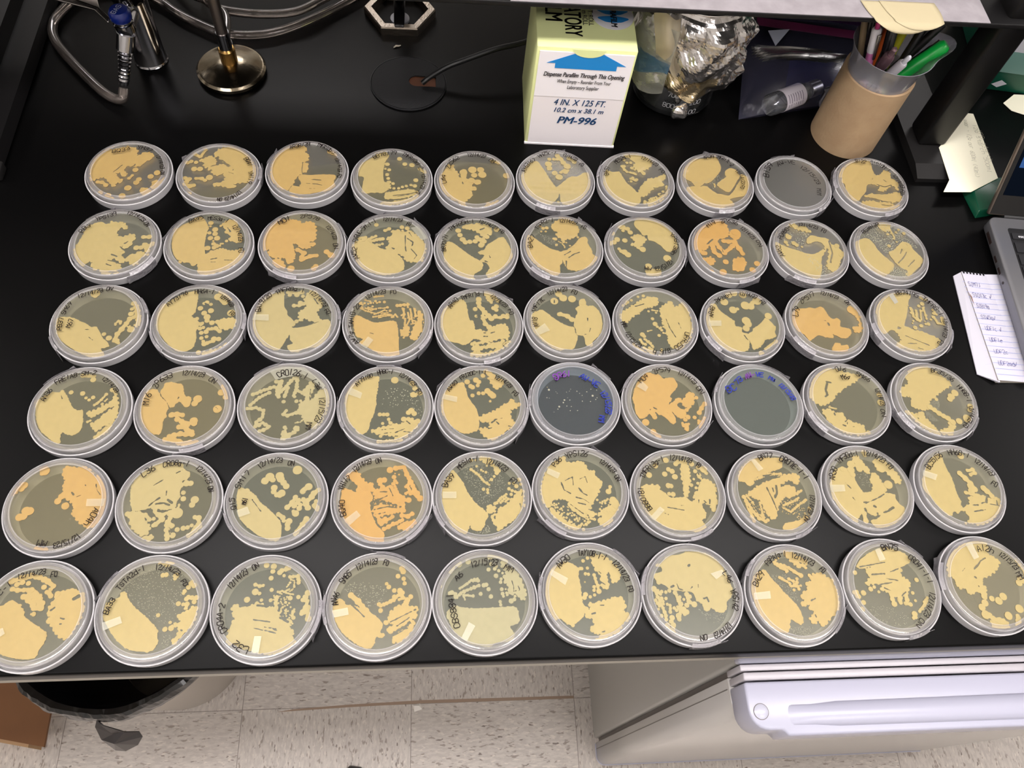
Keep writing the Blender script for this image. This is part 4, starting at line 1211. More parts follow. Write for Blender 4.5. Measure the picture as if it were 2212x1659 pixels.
Q 371,6 372,-59 364,-123 326,-185 286,-231 246,-277 218,-299 204,-260 237,-214 230,-167 182,-157 208,-126 245,-112 216,-71 259,-40 304,-25 331,7
Q -12,388 68,394 119,376 56,361
N 3 330 -291,152 -256,217 -158,298 -38,346 124,342 263,272 228,173 227,74 222,-7 200,-70 147,-133 50,-114 -57,-32 -130,34 -207,117
N 3 25 109,-242 190,-213 186,-291 149,-351
H 5 263,-183 272,-191
T 47 BA33|-352,-49 -340,15 -314,86
T 43 TSTA2d-1|-296,159 -205,272 -98,345
T 43 12/14/23|-18,343 95,332 199,280
T 39 FO|230,229 269,179
K -370,-119 -233,-68 -208,-123 -350,-182
D 6 3 -142.7 47.8 -.3 .1 -11
Q -294,-270 -283,-144 -255,-94 -270,-42 -283,1 -253,35 -199,8 -141,24 -75,48 -4,29 50,2 90,35 103,-17 124,-61 171,-105 231,-107 219,-175 248,-210 243,-252 271,-294 233,-343 169,-375 69,-388 -58,-368 -188,-323
C -28,368,24 35,358,26 30,313,21 22,254,21 92,302,24 151,337,26 130,274,15 36,151,18 -101,137,29 -65,123,17 -163,72,26 267,84,19 163,42,13 199,77,21 36,63,17 -42,65,15 130,-26,9 164,-27,10 234,-38,17 343,117,26 328,82,26 238,-90,19
S 21 108,320 168,337
S 17 183,264 236,263 265,226
S 19 253,272 258,209
S 10 194,237 221,227 226,174
S 10 164,175 188,210
S 10 193,139 218,156
S 11 90,132 124,140 160,122 196,112 222,111
S 10 159,139 183,157
S 10 108,123 126,114
S 21 85,88 81,36
S 10 172,-19 175,-54
S 14 241,-21 228,-72
S 21 304,57 348,47 335,-5 311,-40
S 22 304,-57 347,-49
S 26 352,-6 359,-101
S 17 -107,199 -71,189 -37,188
H 10 -72,22 15,11
H 5 -94,-98 44,-119
H 4 6,-161 101,-180
H 4 -87,-167 104,-214
H 4 66,-171 173,-224
H 9 127,-87 198,-123
N 9 60 58,106 198,86 252,-159 98,-155
T 52 CR04A-2|-302,-202 -363,-108 -355,37
T 52 12/14/23|-320,167 -260,246 -181,316
T 47 ON|-140,333 -91,368
T 56 L32|-101,-357 -161,-339 -225,-288
K -63,-242 -5,-244 -16,-384 -75,-374
D 6 4 -48.0 48.2 .3 .5 -176,77
P -379,2 -347,54 -303,53 -266,8 -231,7 -151,-21 -70,-67 -8,-103 47,-157 48,-191 32,-234 67,-252 42,-285 -2,-275 -17,-334 -50,-367 -119,-356 -207,-303 -297,-225 -353,-138 -384,-50
S 30 -234,87 -170,32 -97,-58 3,-147
C 169,244,21 219,220,19 228,179,19 213,285,25 203,312,25 72,178,16 91,151,21 140,118,20 284,61,21 77,17,12 155,60,21 245,13,26 11,1,19 26,-52,21
S 19 24,-8 77,8 138,34 181,77
S 23 146,60 199,86 189,113
S 16 182,41 226,49
S 19 208,94 217,58
S 23 219,-13 253,31
Q 81,-132 114,-63 166,-20 219,-13 272,-14 343,-33 335,-103 291,-146 222,-179 153,-220 101,-236 91,-201 134,-168 72,-149
Q 128,-288 188,-238 257,-197 318,-155 301,-224 250,-291 181,-323 129,-321
S 23 118,-228 221,-170
H 5 169,-186 273,-119
H 5 137,-271 257,-206
H 6 116,-150 220,-101 325,-51
N 12 20 150,-99 272,-14 308,-103 204,-187
H 6 -221,-2 -167,-47 -112,-101
H 8 -221,-2 -194,-20
N 3 120 -316,142 -196,211 -53,190 73,133 58,44 -11,-7 -80,-23 -136,49
T 53 AN46|-357,-7 -368,46 -346,107
T 53 SMB5|-315,186 -283,239 -240,275
T 49 12/14/23|-197,310 -110,354 -12,371
T 49 FO|42,360 87,350
K -380,-50 -252,-27 -240,-88 -368,-111
D 6 5 45.5 49.6 -.7 -.2 -
P -343,-105 -295,-52 -261,-40 -193,-55 -145,-63 -43,-65 94,-62 191,-58 253,-59 286,-94 291,-135 295,-188 245,-220 211,-233 230,-266 248,-307 219,-345 178,-357 70,-373 15,-398 -118,-375 -198,-333 -277,-266 -317,-186
S 15 -225,110 -176,136 -120,177 -64,190
S 18 -106,177 -58,175
S 17 -253,35 -212,68 -156,94 -94,114 -52,134
S 21 -10,133 11,139
S 15 -191,47 -150,46 -109,38
S 12 -192,40 -178,13
C 31,97,19 -40,57,18 49,31,20 101,214,21 36,272,19 92,278,17 127,259,15 161,237,12 -145,347,25 130,-15,15 133,-43,14 59,321,17 54,386,28 145,185,14 140,157,17 148,94,17 154,53,18 160,32,14 189,59,14 183,94,10 -229,327,30 -397,134,19 -294,70,25 -280,63,21 227,-11,23 256,2,18 264,29,14 195,45,14 107,299,14 174,212,11 156,298,14
S 21 -308,70 -267,56 -260,35
Q 166,355 191,297 234,296 274,253 301,224 340,153 357,83 362,41 346,0 304,1 292,29 278,43 237,44 203,72 199,128 172,156 167,213 189,240 163,283 143,326
S 23 68,392 153,384 193,340
Q -369,252 -334,280 -299,293 -257,320 -285,264 -327,244
S 23 -355,266 -285,279
H 3 236,190 248,141 260,99
H 3 290,140 308,84 265,57
H 3 254,113 252,71 294,84
C 238,-72,14
T 48 A6|-266,184 -203,238
T 52 12/15/23|-126,307 0,333 119,323
T 48 MM|174,287 257,250
T 55 CBS8841|-251,-241 -283,-95 -315,61
K -149,-191 -96,-226 -172,-354 -219,-327
D 6 6 140.0 53.9 .1 .1 179,41
P -414,-5 -398,114 -367,192 -319,244 -246,286 -193,285 -142,267 -109,239 -84,212 -98,160 -87,73 -85,4 -81,-56 -76,-98 -37,-142 -74,-174 -85,-207 -132,-248 -185,-271 -227,-270 -268,-244 -300,-218 -352,-234 -381,-158 -411,-90
C -47,291,17 -4,317,17 -66,221,17 -13,224,15 -35,172,16 -9,167,16 -51,-14,23 -62,-39,22 -10,-36,16 31,-20,15 33,53,17 30,23,16 73,13,24 68,52,17 -46,98,9 -186,-279,17 -75,221,17
S 17 43,157 55,96 69,61
Q 22,317 60,343 115,351 182,313 231,268 262,223 283,169 269,117 230,83 195,93 184,154 169,181 163,119 175,67 145,33 103,51 100,103 96,156 64,192 42,245
Q -32,-91 38,-84 109,-69 163,-53 234,-38 286,-48 297,-99 311,-133 274,-158 322,-193 316,-243 261,-275 238,-324 200,-356 146,-379 75,-409 6,-424 17,-391 45,-368 -20,-341 -35,-308 3,-268 -18,-226 -61,-216 -75,-183 -71,-141 -19,-142
H 10 -6,-184 21,-177
H 5 87,-203 85,-220
H 5 65,-344 91,-336
H 4 70,-111 105,-111
H 4 91,104 140,68
H 4 90,191 106,173
T 57 AW30|-290,232 -243,284 -178,327
T 52 TAY10B-1-1|-96,352 28,350 165,303
T 52 12/14/23|225,275 295,185 337,88
T 48 FO|349,45 361,-7
K -344,207 -202,126 -233,66 -365,164
D 6 7 233.3 51.4 -.2 .2 164,-83
P -312,257 -253,292 -192,345 -81,361 14,386 141,375 243,327 317,227 353,119 371,13 342,-47 299,-89 290,-140 247,-182 195,-172 148,-137 117,-162 75,-152 65,-101 17,-65 -7,5 -77,15 -147,25 -199,35 -247,71 -297,98 -337,134 -321,187 -265,203 -268,248
C -316,160,30 -305,107,23 -357,47,27 -324,29,18 -290,20,18 -258,-41,16 -251,15,16 -218,27,18 -149,-52,18 -128,-31,16 -167,8,22 -96,-54,14 -159,-121,18 -176,-146,18 -6,-99,27 -77,-106,23 -109,-139,25 -86,-165,25 -39,-29,21 -225,-212,25 -238,-245,23 -150,-180,18 -252,-93,15 -337,-133,13 -318,-193,18 -195,-128,16
S 18 -227,-102 -235,-161
S 25 -225,-279 -235,-345
S 24 -161,-197 -166,-230
S 24 -129,-96 -136,-147 -106,-181
S 23 -63,-11 -55,-72 -6,-99
S 21 -161,-9 -142,-61
S 19 -350,30 -318,-57 -288,-160 -279,-227
S 18 -353,-56 -324,-108
S 18 -298,-40 -287,-92
S 23 -277,-278 -252,-345
S 18 -342,30 -302,-6
H 10 -6,251 4,260
H 12 -195,61 -176,69
H 5 -138,86 -127,42 -92,33
H 5 57,73 54,55
H 9 91,-50 119,-42 131,-76
H 5 -20,40 0,57
W 4 45 7,-133 140,-188 302,-175 214,-274 94,-254
T 53 L46|306,181 342,127 351,74
T 53 YPS142|359,21 371,-65 344,-167
T 49 12/14/23|288,-284 206,-348 121,-387
T 45 ON|59,-394 -11,-400
K 177,166 291,199 303,163 222,112
D 6 8 328.5 48.8 .3 .5 -33,147
P -391,113 -350,183 -289,218 -241,225 -213,180 -178,126 -142,81 -107,27 -64,-26 -21,-79 11,-141 25,-201 22,-252 -10,-277 -51,-259 -90,-232 -108,-274 -115,-307 -159,-348 -227,-330 -303,-269 -372,-165 -403,-44 -413,43
Q 168,154 227,171 287,187 334,150 381,114 397,24 403,-64 373,-150 302,-217 258,-250 232,-283 176,-290 166,-256 117,-271 80,-237 108,-195 133,-161 103,-134 102,-100 53,-116 31,-89 66,-56 45,-29 82,14 126,48 127,93 169,118
Q -40,394 34,393 84,364 132,327 173,298 153,253 94,237 44,265 0,320 -29,357
C 170,163,18 209,171,15 87,165,24 44,134,16 13,77,24 67,72,12 -6,34,15 42,41,16 37,103,18 -122,313,14 -95,331,10 -43,203,16 -33,78,15 149,235,15
S 20 -144,296 -87,258 -43,248
S 22 -85,267 -17,239 31,202 71,174
S 15 -118,151 -78,124 -38,96
S 18 -138,277 -91,240 -41,212
S 16 -31,132 2,113
S 18 -25,69 38,68
H 9 137,-66 177,-49
H 5 144,-196 149,-213
H 5 104,282 157,271
W 4 100 -213,180 -49,177 5,-2 22,-89 -43,-53 -126,72
W 5 60 -115,-307 -5,-294 102,-296 48,-379 -76,-375
T 55 BA29|-377,68 -347,128 -288,198
T 50 FSPA1a-1|-237,269 -140,339 -24,364
T 55 12/14/23|18,345 133,316 222,259
T 55 FO|279,222 307,186
K -407,7 -250,21 -255,-48 -409,-53
D 6 9 423.0 52.7 .05 .6 48,-72
P -300,194 -267,249 -187,302 -99,347 6,382 97,362 165,333 214,304 246,248 207,211 121,177 21,160 -75,153 -159,192 -239,175
Q -211,174 -117,209 -4,207 81,168 135,158 112,113 149,76 183,30 161,-14 127,-66 61,-100 30,-144 15,-99 -45,-80 -73,-44 -123,-25 -111,19 -183,30 -232,22 -253,49 -204,93 -213,129
C 249,60,21 176,-59,17 183,-130,14 -297,-48,25 -218,-14,23 -359,-73,26 -320,-135,23 -344,-195,24 -332,141,21 -181,3,17 139,-251,28 119,-285,17 -359,-37,19 -147,-42,14
S 24 -36,-80 -28,-151
S 21 43,-100 39,-144
S 19 83,-154 127,-163
S 19 303,-106 254,-175 192,-226
S 22 136,-259 140,-277
S 28 104,-48 102,-119
S 22 -387,-37 -352,-82
H 6 -272,194 -114,218 -15,234
H 9 -169,119 -45,126
H 6 -38,80 69,60
H 6 -109,28 8,43
H 6 16,142 99,168
H 5 -81,-8 2,-46
H 7 66,-83 113,-48
N 4 70 -294,-179 -143,-165 13,-204 80,-292 24,-360 -122,-356 -230,-284
T 61 BN75|-31,353 50,370 131,350
T 56 CR041-1-1|214,274 301,181 356,17
T 51 12/14/23|350,-63 300,-168 218,-287
T 51 ON|185,-303 110,-370
K -99,345 -47,362 -20,251 -82,234
D 6 10 518.1 53.4 .1 .8 169
Q -356,212 -313,281 -237,336 -148,384 -50,411 53,409 104,387 107,330 85,287 134,258 178,215 152,160 108,119 44,79 -24,53 -52,53 -56,-1 -41,-42 -60,-96 -87,-136 -107,-108 -126,-81 -169,-80 -202,-93 -240,-78 -256,-37 -298,-36 -328,5 -339,60 -374,88 -371,143
C -20,-137,27 41,-159,36 98,-120,36 218,-236,39 89,-296,37 -101,-175,33 -143,-214,33 -129,-280,40 -96,-288,29 177,-302,22 167,-347,29 302,4,32 -88,-115,29
S 29 -72,-321 -14,-336 34,-363
Q -91,-314 -19,-310 57,-338 62,-403 -31,-426 -106,-399
S 29 324,45 343,17
S 22 357,219 388,141 392,71
S 26 179,-315 156,-380
H 7 -102,144 -54,178 -11,219 42,246
H 6 -120,69 -108,61
H 4 -224,126 -194,153
H 4 -111,-14 -106,-20
T 58 A12h|-38,321 47,333 131,296
T 54 12/15/23|177,281 242,217 305,125
T 50 MM|295,98 321,28
K -136,379 -65,392 -41,244 -99,224
"""
# ---------------------------------------------------------------- petri dishes
SEG = 72
def rnd_arc(cx, cz, r, a0, a1, n): return [(cx+r*math.cos(math.radians(a0+(a1-a0)*k/n)), cz+r*math.sin(math.radians(a0+(a1-a0)*k/n))) for k in range(n+1)]
base_prof = [(42.4, 3.0), (43.3, 3.0), (43.9, 12.6)]+rnd_arc(42.0, 13.1, 1.9, 5, 85, 3)+[(39.3, 14.7), (39.0, 15.5), (38.2, 15.5), (37.9, 14.8), (0, 14.8), (0, 14.0), (41.6, 13.9), (42.4, 3.0)]
base_mi = []
for j in range(len(base_prof)-1):
    r0, r1 = base_prof[j][0], base_prof[j+1][0]
    inner_plate = max(r0, r1) < 38.0 or (j >= len(base_prof)-4)
    base_mi.append(0 if max(r0, r1) < 38.0 or (min(r0, r1) < 1) else (2 if 37.8 < min(r0, r1) and max(r0, r1) < 39.4 else 3 if min(r0, r1) >= 39 and max(r0, r1) <= 43.3 and base_prof[j][1] > 13.2 else 1))
lid_prof = [(0, 0), (45.6, 0), (46.3, .5), (46.9, 9.6), (46.5, 10.1), (45.9, 10.1), (45.5, 9.6), (45.2, 1.3), (36, 1.3), (0, 1.3), (0, 0)]
K = .001
def mm(p): return [(a*K, b*K) for a, b in p]
base_me = MB().lathe(mm(base_prof), SEG, mis=base_mi).obj('dish_base', [PLATE, WALL, RIMP, SHOULDER], smooth=True)
lid_me = MB().lathe(mm(lid_prof), SEG, mis=[0, 1, 1, 1, 1, 1, 1, 1, 0, 0]).obj('lid', [PLATE, LIDP], smooth=True)
def agar_mesh(m): return MB().lathe([(0, .0113), (.0413, .0113), (.0413, .0139), (0, .0139)], 64, mis=[0, 1, 1]).obj('agar', [m, clear('agar_gel', (200, 190, 150), .03, .3, gloss=.4, tint=(1, .99, .95))])
AG = {}
H = .44; G = np.arange(-42.35, 42.4, H); GX, GY = np.meshgrid(G, G, indexing='ij')
def catmull(P, n=4):
    P = np.array(P, float); m = len(P); out = []
    for i in range(m):
        a, b, c, d = P[i-1], P[i], P[(i+1) % m], P[(i+2) % m]
        for k in range(n):
            t = k/n; out.append(.5*((2*b)+(-a+c)*t+(2*a-5*b+4*c-d)*t*t+(-a+3*b-3*c+d)*t**3))
    return np.array(out)
def poly_sd(P):
    best = np.full(GX.shape, 1e9); ins = np.zeros(GX.shape, bool); n = len(P)
    for i in range(n):
        (ax, ay), (bx, by) = P[i], P[(i+1) % n]; dx, dy = bx-ax, by-ay; l = dx*dx+dy*dy+1e-9
        t = np.clip(((GX-ax)*dx+(GY-ay)*dy)/l, 0, 1); d = (GX-ax-t*dx)**2+(GY-ay-t*dy)**2
        best = np.minimum(best, d)
        if ay != by:
            c = ((ay > GY) != (by > GY)) & (GX < (bx-ax)*(GY-ay)/(by-ay)+ax); ins ^= c
    d = np.sqrt(best); return np.where(ins, d, -d)
def inpoly(P, x, y):
    r = False
    for i in range(len(P)):
        (ax, ay), (bx, by) = P[i], P[i-1]
        if (ay > y) != (by > y) and x < (bx-ax)*(y-ay)/(by-ay)+ax: r = not r
    return r
def join(F, f, k=1.0):
    m = np.maximum(F, f); s = np.clip(1-np.abs(F-f)/.34, 0, 1)*np.clip(1-(m-.1)/.9, 0, 1)*np.clip((np.minimum(F, f)+.5)/.5, 0, 1)
    return m-.75*k*s
def circ(F, x, y, r, k=0.0):
    f = r-np.hypot(GX-x, GY-y); return join(F, f, k) if k else np.maximum(F, f)
def seg_sd(P, r):
    F = np.full(GX.shape, -1e9)
    if len(P) == 1: return circ(F, P[0][0], P[0][1], r)
    for (ax, ay), (bx, by) in zip(P[:-1], P[1:]):
        dx, dy = bx-ax, by-ay; l = dx*dx+dy*dy+1e-9; t = np.clip(((GX-ax)*dx+(GY-ay)*dy)/l, 0, 1)
        F = np.maximum(F, r-np.hypot(GX-ax-t*dx, GY-ay-t*dy))
    return F
def noise2(rng, cell):
    n = int(86/cell)+3; g = rng.uniform(-1, 1, (n, n)); x = (GX+43)/cell; y = (GY+43)/cell
    i, j = x.astype(int), y.astype(int); fx, fy = x-i, y-j; fx = fx*fx*(3-2*fx); fy = fy*fy*(3-2*fy)
    return (g[i, j]*(1-fx)+g[i+1, j]*fx)*(1-fy)+(g[i, j+1]*(1-fx)+g[i+1, j+1]*fx)*fy
def contours(F):
    """closed loops of F = 0, marching squares"""
    F = F.copy(); F[0, :] = F[-1, :] = F[:, 0] = F[:, -1] = -1; F[np.abs(F) < 1e-4] = 1e-4
    S = F > 0; mixed = (S[:-1, :-1].astype(int)+S[1:, :-1]+S[:-1, 1:]+S[1:, 1:]); cells = np.argwhere((mixed > 0) & (mixed < 4)); nxt = {}
    def pt(e):
        (i, j), (k, l) = e; a, b = F[i, j], F[k, l]; t = a/(a-b); return (G[i]+(G[k]-G[i])*t, G[j]+(G[l]-G[j])*t)
    for i, j in cells:
        i, j = int(i), int(j); c = [(i, j), (i+1, j), (i+1, j+1), (i, j+1)]; s = [bool(S[p]) for p in c]; ent, ext = [], []
        for k in range(4):
            a, b = k, (k+1) % 4
            if s[a] and not s[b]: ext.append((c[a], c[b]))
            elif s[b] and not s[a]: ent.append((c[b], c[a]))
        if len(ext) == 1: nxt[ext[0]] = ent[0]
        else:
            for e in ext:   # saddle: keep corners apart
                m = [n for n in ent if n[0] == e[0]]; nxt[e] = m[0] if m else ent[0]
    loops = []; used = set()
    for st in nxt:
        if st in used: continue
        L = []; e = st
        while e not in used and e in nxt: used.add(e); L.append(pt(e)); e = nxt[e]
        if len(L) > 4: loops.append(L)
    return loops
def area(L): return abs(sum(L[i-1][0]*L[i][1]-L[i][0]*L[i-1][1] for i in range(len(L))))/2
CURVES = []
def growth_curve(F, z, name, material, parent):
    loops = [L for L in contours(F) if area(L) > .25]
    if not loops: return
    cu = bpy.data.curves.new(name, 'CURVE'); cu.dimensions = '2D'; cu.fill_mode = 'BOTH'; cu.extrude = .00022
    for L in loops:
        n = len(L); S = [((L[i-1][0]+4*L[i][0]+L[(i+1) % n][0])/6, (L[i-1][1]+4*L[i][1]+L[(i+1) % n][1])/6) for i in range(n)]
        if n > 60: S = [S[i] for i in range(0, n) if i % 4 != 1]
        sp = cu.splines.new('POLY'); sp.points.add(len(S)-1); sp.use_cyclic_u = True
        co = []
        for x, y in S: co += [x*K, y*K, 0, 1]
        sp.points.foreach_set('co', co)
    o = bpy.data.objects.new(name, cu); o.location = (0, 0, z); CURVES.append((o, name, material, parent))
ORD = ['leftmost', 'second from left', 'third from left', 'fourth from left', 'fifth from left', 'fifth from right', 'fourth from right', 'third from right', 'second from right', 'rightmost']
ROWN = ['back row', 'second row from back', 'third row from back', 'third row from front', 'second row from front', 'front row']
def pts_of(t): return [tuple(float(v)/10 for v in p.split(',')) for p in t.split()]
def make_dish(lines, first):
    w = lines[0].split(); r, c = int(w[1]), int(w[2]); X, Y = float(w[3]), float(w[4]); tone, ag = float(w[5]), float(w[6])
    rng = np.random.default_rng(r*100+c); rnd = random.Random(r*100+c)
    t = empty('petri_dish', (X*K, Y*K, 0))
    names = [l.split(' ', 2)[2].split('|')[0] for l in lines[1:] if l[0] == 'T']
    code = ' '.join([n for n in names if '12/' not in n and n not in ('FO', 'ON', 'MM')][:2])
    look = 'empty grey-blue dish' if ag <= -.9 else ('orange' if tone > .55 else 'cream' if tone < -.35 else 'yellow') + '-growth dish'
    tag(t, '%s marked %s, %s, %s' % (look, code, ORD[c-1], ROWN[r-1]), 'petri dish', 'petri dishes laid out in rows on the bench')
    for src in (base_me, lid_me):
        o = src if first else src.copy()
        if not first: COL.objects.link(o)
        o.parent = t
    a = rng.uniform(0, 360)
    am = agar_mat(ag)
    if am.name not in AG: o = AG[am.name] = agar_mesh(am)
    else: o = AG[am.name].copy(); COL.objects.link(o)
    o.parent = t
    FL = np.full(GX.shape, -1e9); FC = FL.copy(); FH = FL.copy(); wr = {}; tapes = []; drops = []
    for l in lines[1:]:
        k, _, rest = l.partition(' ')
        if k in 'PQ' and len(k) == 1:
            P = catmull(pts_of(rest), 4 if k == 'P' else 3)
            if True:
                big = k == 'Q'
                F = poly_sd(P)-(.6 if big else .25); ar = sum(P[i-1][0]*P[i][1]-P[i][0]*P[i-1][1] for i in range(len(P)))
                sgn = 1 if ar > 0 else -1; acc = 0; n = len(P)
                for i in range(n):
                    d = P[(i+1) % n]-P[i]; ln = math.hypot(*d); acc += ln
                    if acc > (2.7 if big else 2.8)+rnd.uniform(-1.3, 2.0):
                        acc = 0; nx, ny = -d[1]/ln*sgn, d[0]/ln*sgn; rr = rnd.uniform(1.3, 2.3) if big else rnd.uniform(1.1, 2.2); off = rr-(rnd.uniform(.2, 1.0) if big else rnd.uniform(-.1, .35))
                        F = circ(F, P[i][0]+nx*off, P[i][1]+ny*off, rr, .7 if big else .3)
                FL = join(FL, F, .8)
        elif k == 'C':
            for tkn in rest.split():
                x, y, rr = (float(v)/10 for v in tkn.split(',')); FC = circ(FC, x, y, rr, 1.0)
        elif k in ('S', 'H'):
            rr, _, rest = rest.partition(' '); P = pts_of(rest); rr = float(rr)/10
            if k == 'S':
                F = seg_sd(P, rr*.70)
                for (ax, ay), (bx, by) in zip(P[:-1], P[1:]):
                    ln = math.hypot(bx-ax, by-ay); n = max(1, int(ln/(rr*1.45)))
                    for i in range(n+1): F = circ(F, ax+(bx-ax)*i/n+rnd.uniform(-.15, .15)*rr, ay+(by-ay)*i/n+rnd.uniform(-.15, .15)*rr, rr*rnd.uniform(.82, 1.12), .5)
                FC = join(FC, F, 1.0)
            else: FH = np.maximum(FH, seg_sd(P, rr*.9)+noise2(rng, 1.6)*.35+noise2(rng, 3.5)*.3)
        elif k in ('N', 'W'):
            rr, n, rest = rest.split(' ', 2); P = pts_of(rest); rr = float(rr)/10
            xs, ys = [p[0] for p in P], [p[1] for p in P]; pl = []; tries = 0
            while len(pl) < int(n) and tries < int(n)*12:
                tries += 1; x, y = rnd.uniform(min(xs), max(xs)), rnd.uniform(min(ys), max(ys))
                if inpoly(P, x, y) and all((x-a)**2+(y-b)**2 > (rr*1.5)**2 for a, b in pl[-80:]): pl.append((x, y))
            for x, y in pl:
                s = rr*rnd.uniform(.7, 1.2)
                if k == 'N' and rr > .55: FC = circ(FC, x, y, s, .6)
                else: drops.append((x, y, max(.3, s*(.62 if k == 'W' else .8))))
        elif k[0] == 'T':
            h, _, rest = rest.partition(' '); txt, _, pp = rest.rpartition('|'); col = {'T': INK, 'TB': INKB, 'TP': INKP}[k]
            mb = wr.setdefault(k, (MB(), col))[0]; hh = float(h)/10
            write_flat(mb, txt, [(a*K, b*K) for a, b in pts_of(pp)], hh*K*.95, (.0012 if k != 'T' else .00072 if hh < 6.0 else .0009 if hh < 7.2 or (r, c) != (6, 5) else .0013), .0157, rnd)
        elif k == 'K': tapes.append([(a*K, b*K) for a, b in pts_of(rest)])
    clip = 41.0-np.hypot(GX, GY); nz = noise2(rng, 2.2)*.22+noise2(rng, 1.1)*.12
    gm = growth_mat(tone)
    if FL.max() > 0: growth_curve(np.minimum(np.minimum(FL+nz, clip), -FH), .01175, 'lawn', gm, t)
    if FC.max() > 0: growth_curve(np.minimum(np.minimum(FC+nz*.5, clip), -FH), .01195, 'colonies', gm, t)
    for key, (mb, col) in wr.items(): mb.obj('handwriting', [col], t)
    for P in tapes: MB().prism(P, .01558 if True else 0, .01566).obj('matte_tape', [TAPE2], t)
    if drops:
        mb = MB()
        for x, y, s in drops:
            if math.hypot(x, y) > 40.5: continue
            mb.lathe([(0, .0), (s*K*.8, .0), (s*K, -.0002), (s*K*.7, -s*K*.5), (0, -s*K*.7)], 7, c=(x*K, y*K, .0121))
        o = mb.obj('condensation', [DROP if ag < 5 else DROP], t, smooth=True); o['kind'] = 'stuff'
    if w[7] != '-':
        for ang in w[7].split(','):
            a = math.radians(float(ang)); hw = math.radians(rnd.uniform(11, 19))
            mb = MB().lathe([(.04715, .0012), (.04735, .0105), (.0445, .0133), (.0445, .0136), (.0476, .0108), (.0474, .0012), (.04715, .0012)], 10, a0=a-hw, a1=a+hw)
            # loose tab end
            b = a+hw*(1 if rnd.random() < .5 else -1); d = 1 if b > a else -1
            e0, e1 = Vector((.0474*math.cos(b), .0474*math.sin(b), 0)), Vector((-math.sin(b), math.cos(b), 0))*d
            o2 = Vector((math.cos(b), math.sin(b), 0)); ln = rnd.uniform(.004, .008)
            v = [e0+Vector((0, 0, .0015)), e0+e1*ln+o2*.0015+Vector((0, 0, .002)), e0+e1*ln*.8+o2*.001+Vector((0, 0, .0125)), e0+Vector((0, 0, .0115))]
            v += [p+o2*.0002 for p in v]
            mb.add(v, [(0, 1, 2, 3), (7, 6, 5, 4), (0, 4, 5, 1), (1, 5, 6, 2), (2, 6, 7, 3), (3, 7, 4, 0)])
            mb.obj('tape_tab', [TAPE], t)
    return t
blk = []; first = True
for ln in DATA.strip().split('\n')+['D end']:
    if ln[0] == 'D':
        if blk: make_dish(blk, first); first = False
        blk = []
    blk.append(ln)
tmp = bpy.data.collections.new('tmp'); COL.children.link(tmp)
for o, *_ in CURVES: tmp.objects.link(o)
bpy.context.view_layer.update(); dg = bpy.context.evaluated_depsgraph_get()
for o, name, m, par in CURVES:
    me = bpy.data.meshes.new_from_object(o.evaluated_get(dg)); me.materials.clear(); me.materials.append(m); me.name = name
    n = bpy.data.objects.new(name, me); n.location = o.location.copy(); n.parent = par; COL.objects.link(n)
for o, *_ in CURVES: bpy.data.objects.remove(o)
bpy.data.collections.remove(tmp)

# ---------------------------------------------------------------- printed words
def printed(txt, size, mtl, parent, origin, xdir, ydir, shear=0, bold=0, align='CENTER', width=None, name='printed_text', off=.0004):
    cu = bpy.data.curves.new(name, 'FONT'); cu.body = txt; cu.size = size; cu.align_x = align; cu.align_y = 'CENTER'; cu.shear = shear; cu.extrude = .00008
    o = bpy.data.objects.new(name, cu); COL.objects.link(o); bpy.context.view_layer.update()
    me = bpy.data.meshes.new_from_object(o.evaluated_get(bpy.context.evaluated_depsgraph_get())); bpy.data.objects.remove(o)
    xs = [v.co.x for v in me.vertices]; wd = (max(xs)-min(xs)) or 1; k = (width/wd) if width else 1
    x, y = Vector(xdir).normalized(), Vector(ydir).normalized(); z = x.cross(y); M = Matrix.Identity(4)
    for i, a in enumerate((x, y, z)):
        for j in range(3): M[j][i] = a[j]
    M.translation = Vector(origin)+z*off
    for v in me.vertices: v.co.x *= k
    if bold:
        bm = bmesh.new(); bm.from_mesh(me)
        for dx, dy in ((bold, 0), (-bold, 0), (0, bold*.7)):
            g = bmesh.ops.duplicate(bm, geom=[f for f in bm.faces if f.index < len(me.polygons)][:len(me.polygons)] if False else list(bm.faces)[:len(me.polygons)])
            bmesh.ops.translate(bm, vec=(dx, dy, .00001), verts=[v for v in g['geom'] if isinstance(v, bmesh.types.BMVert)])
        bm.to_mesh(me); bm.free()
    me.transform(M); me.materials.clear(); me.materials.append(mtl); me.name = name
    o = bpy.data.objects.new(name, me); COL.objects.link(o); o.parent = parent; return o

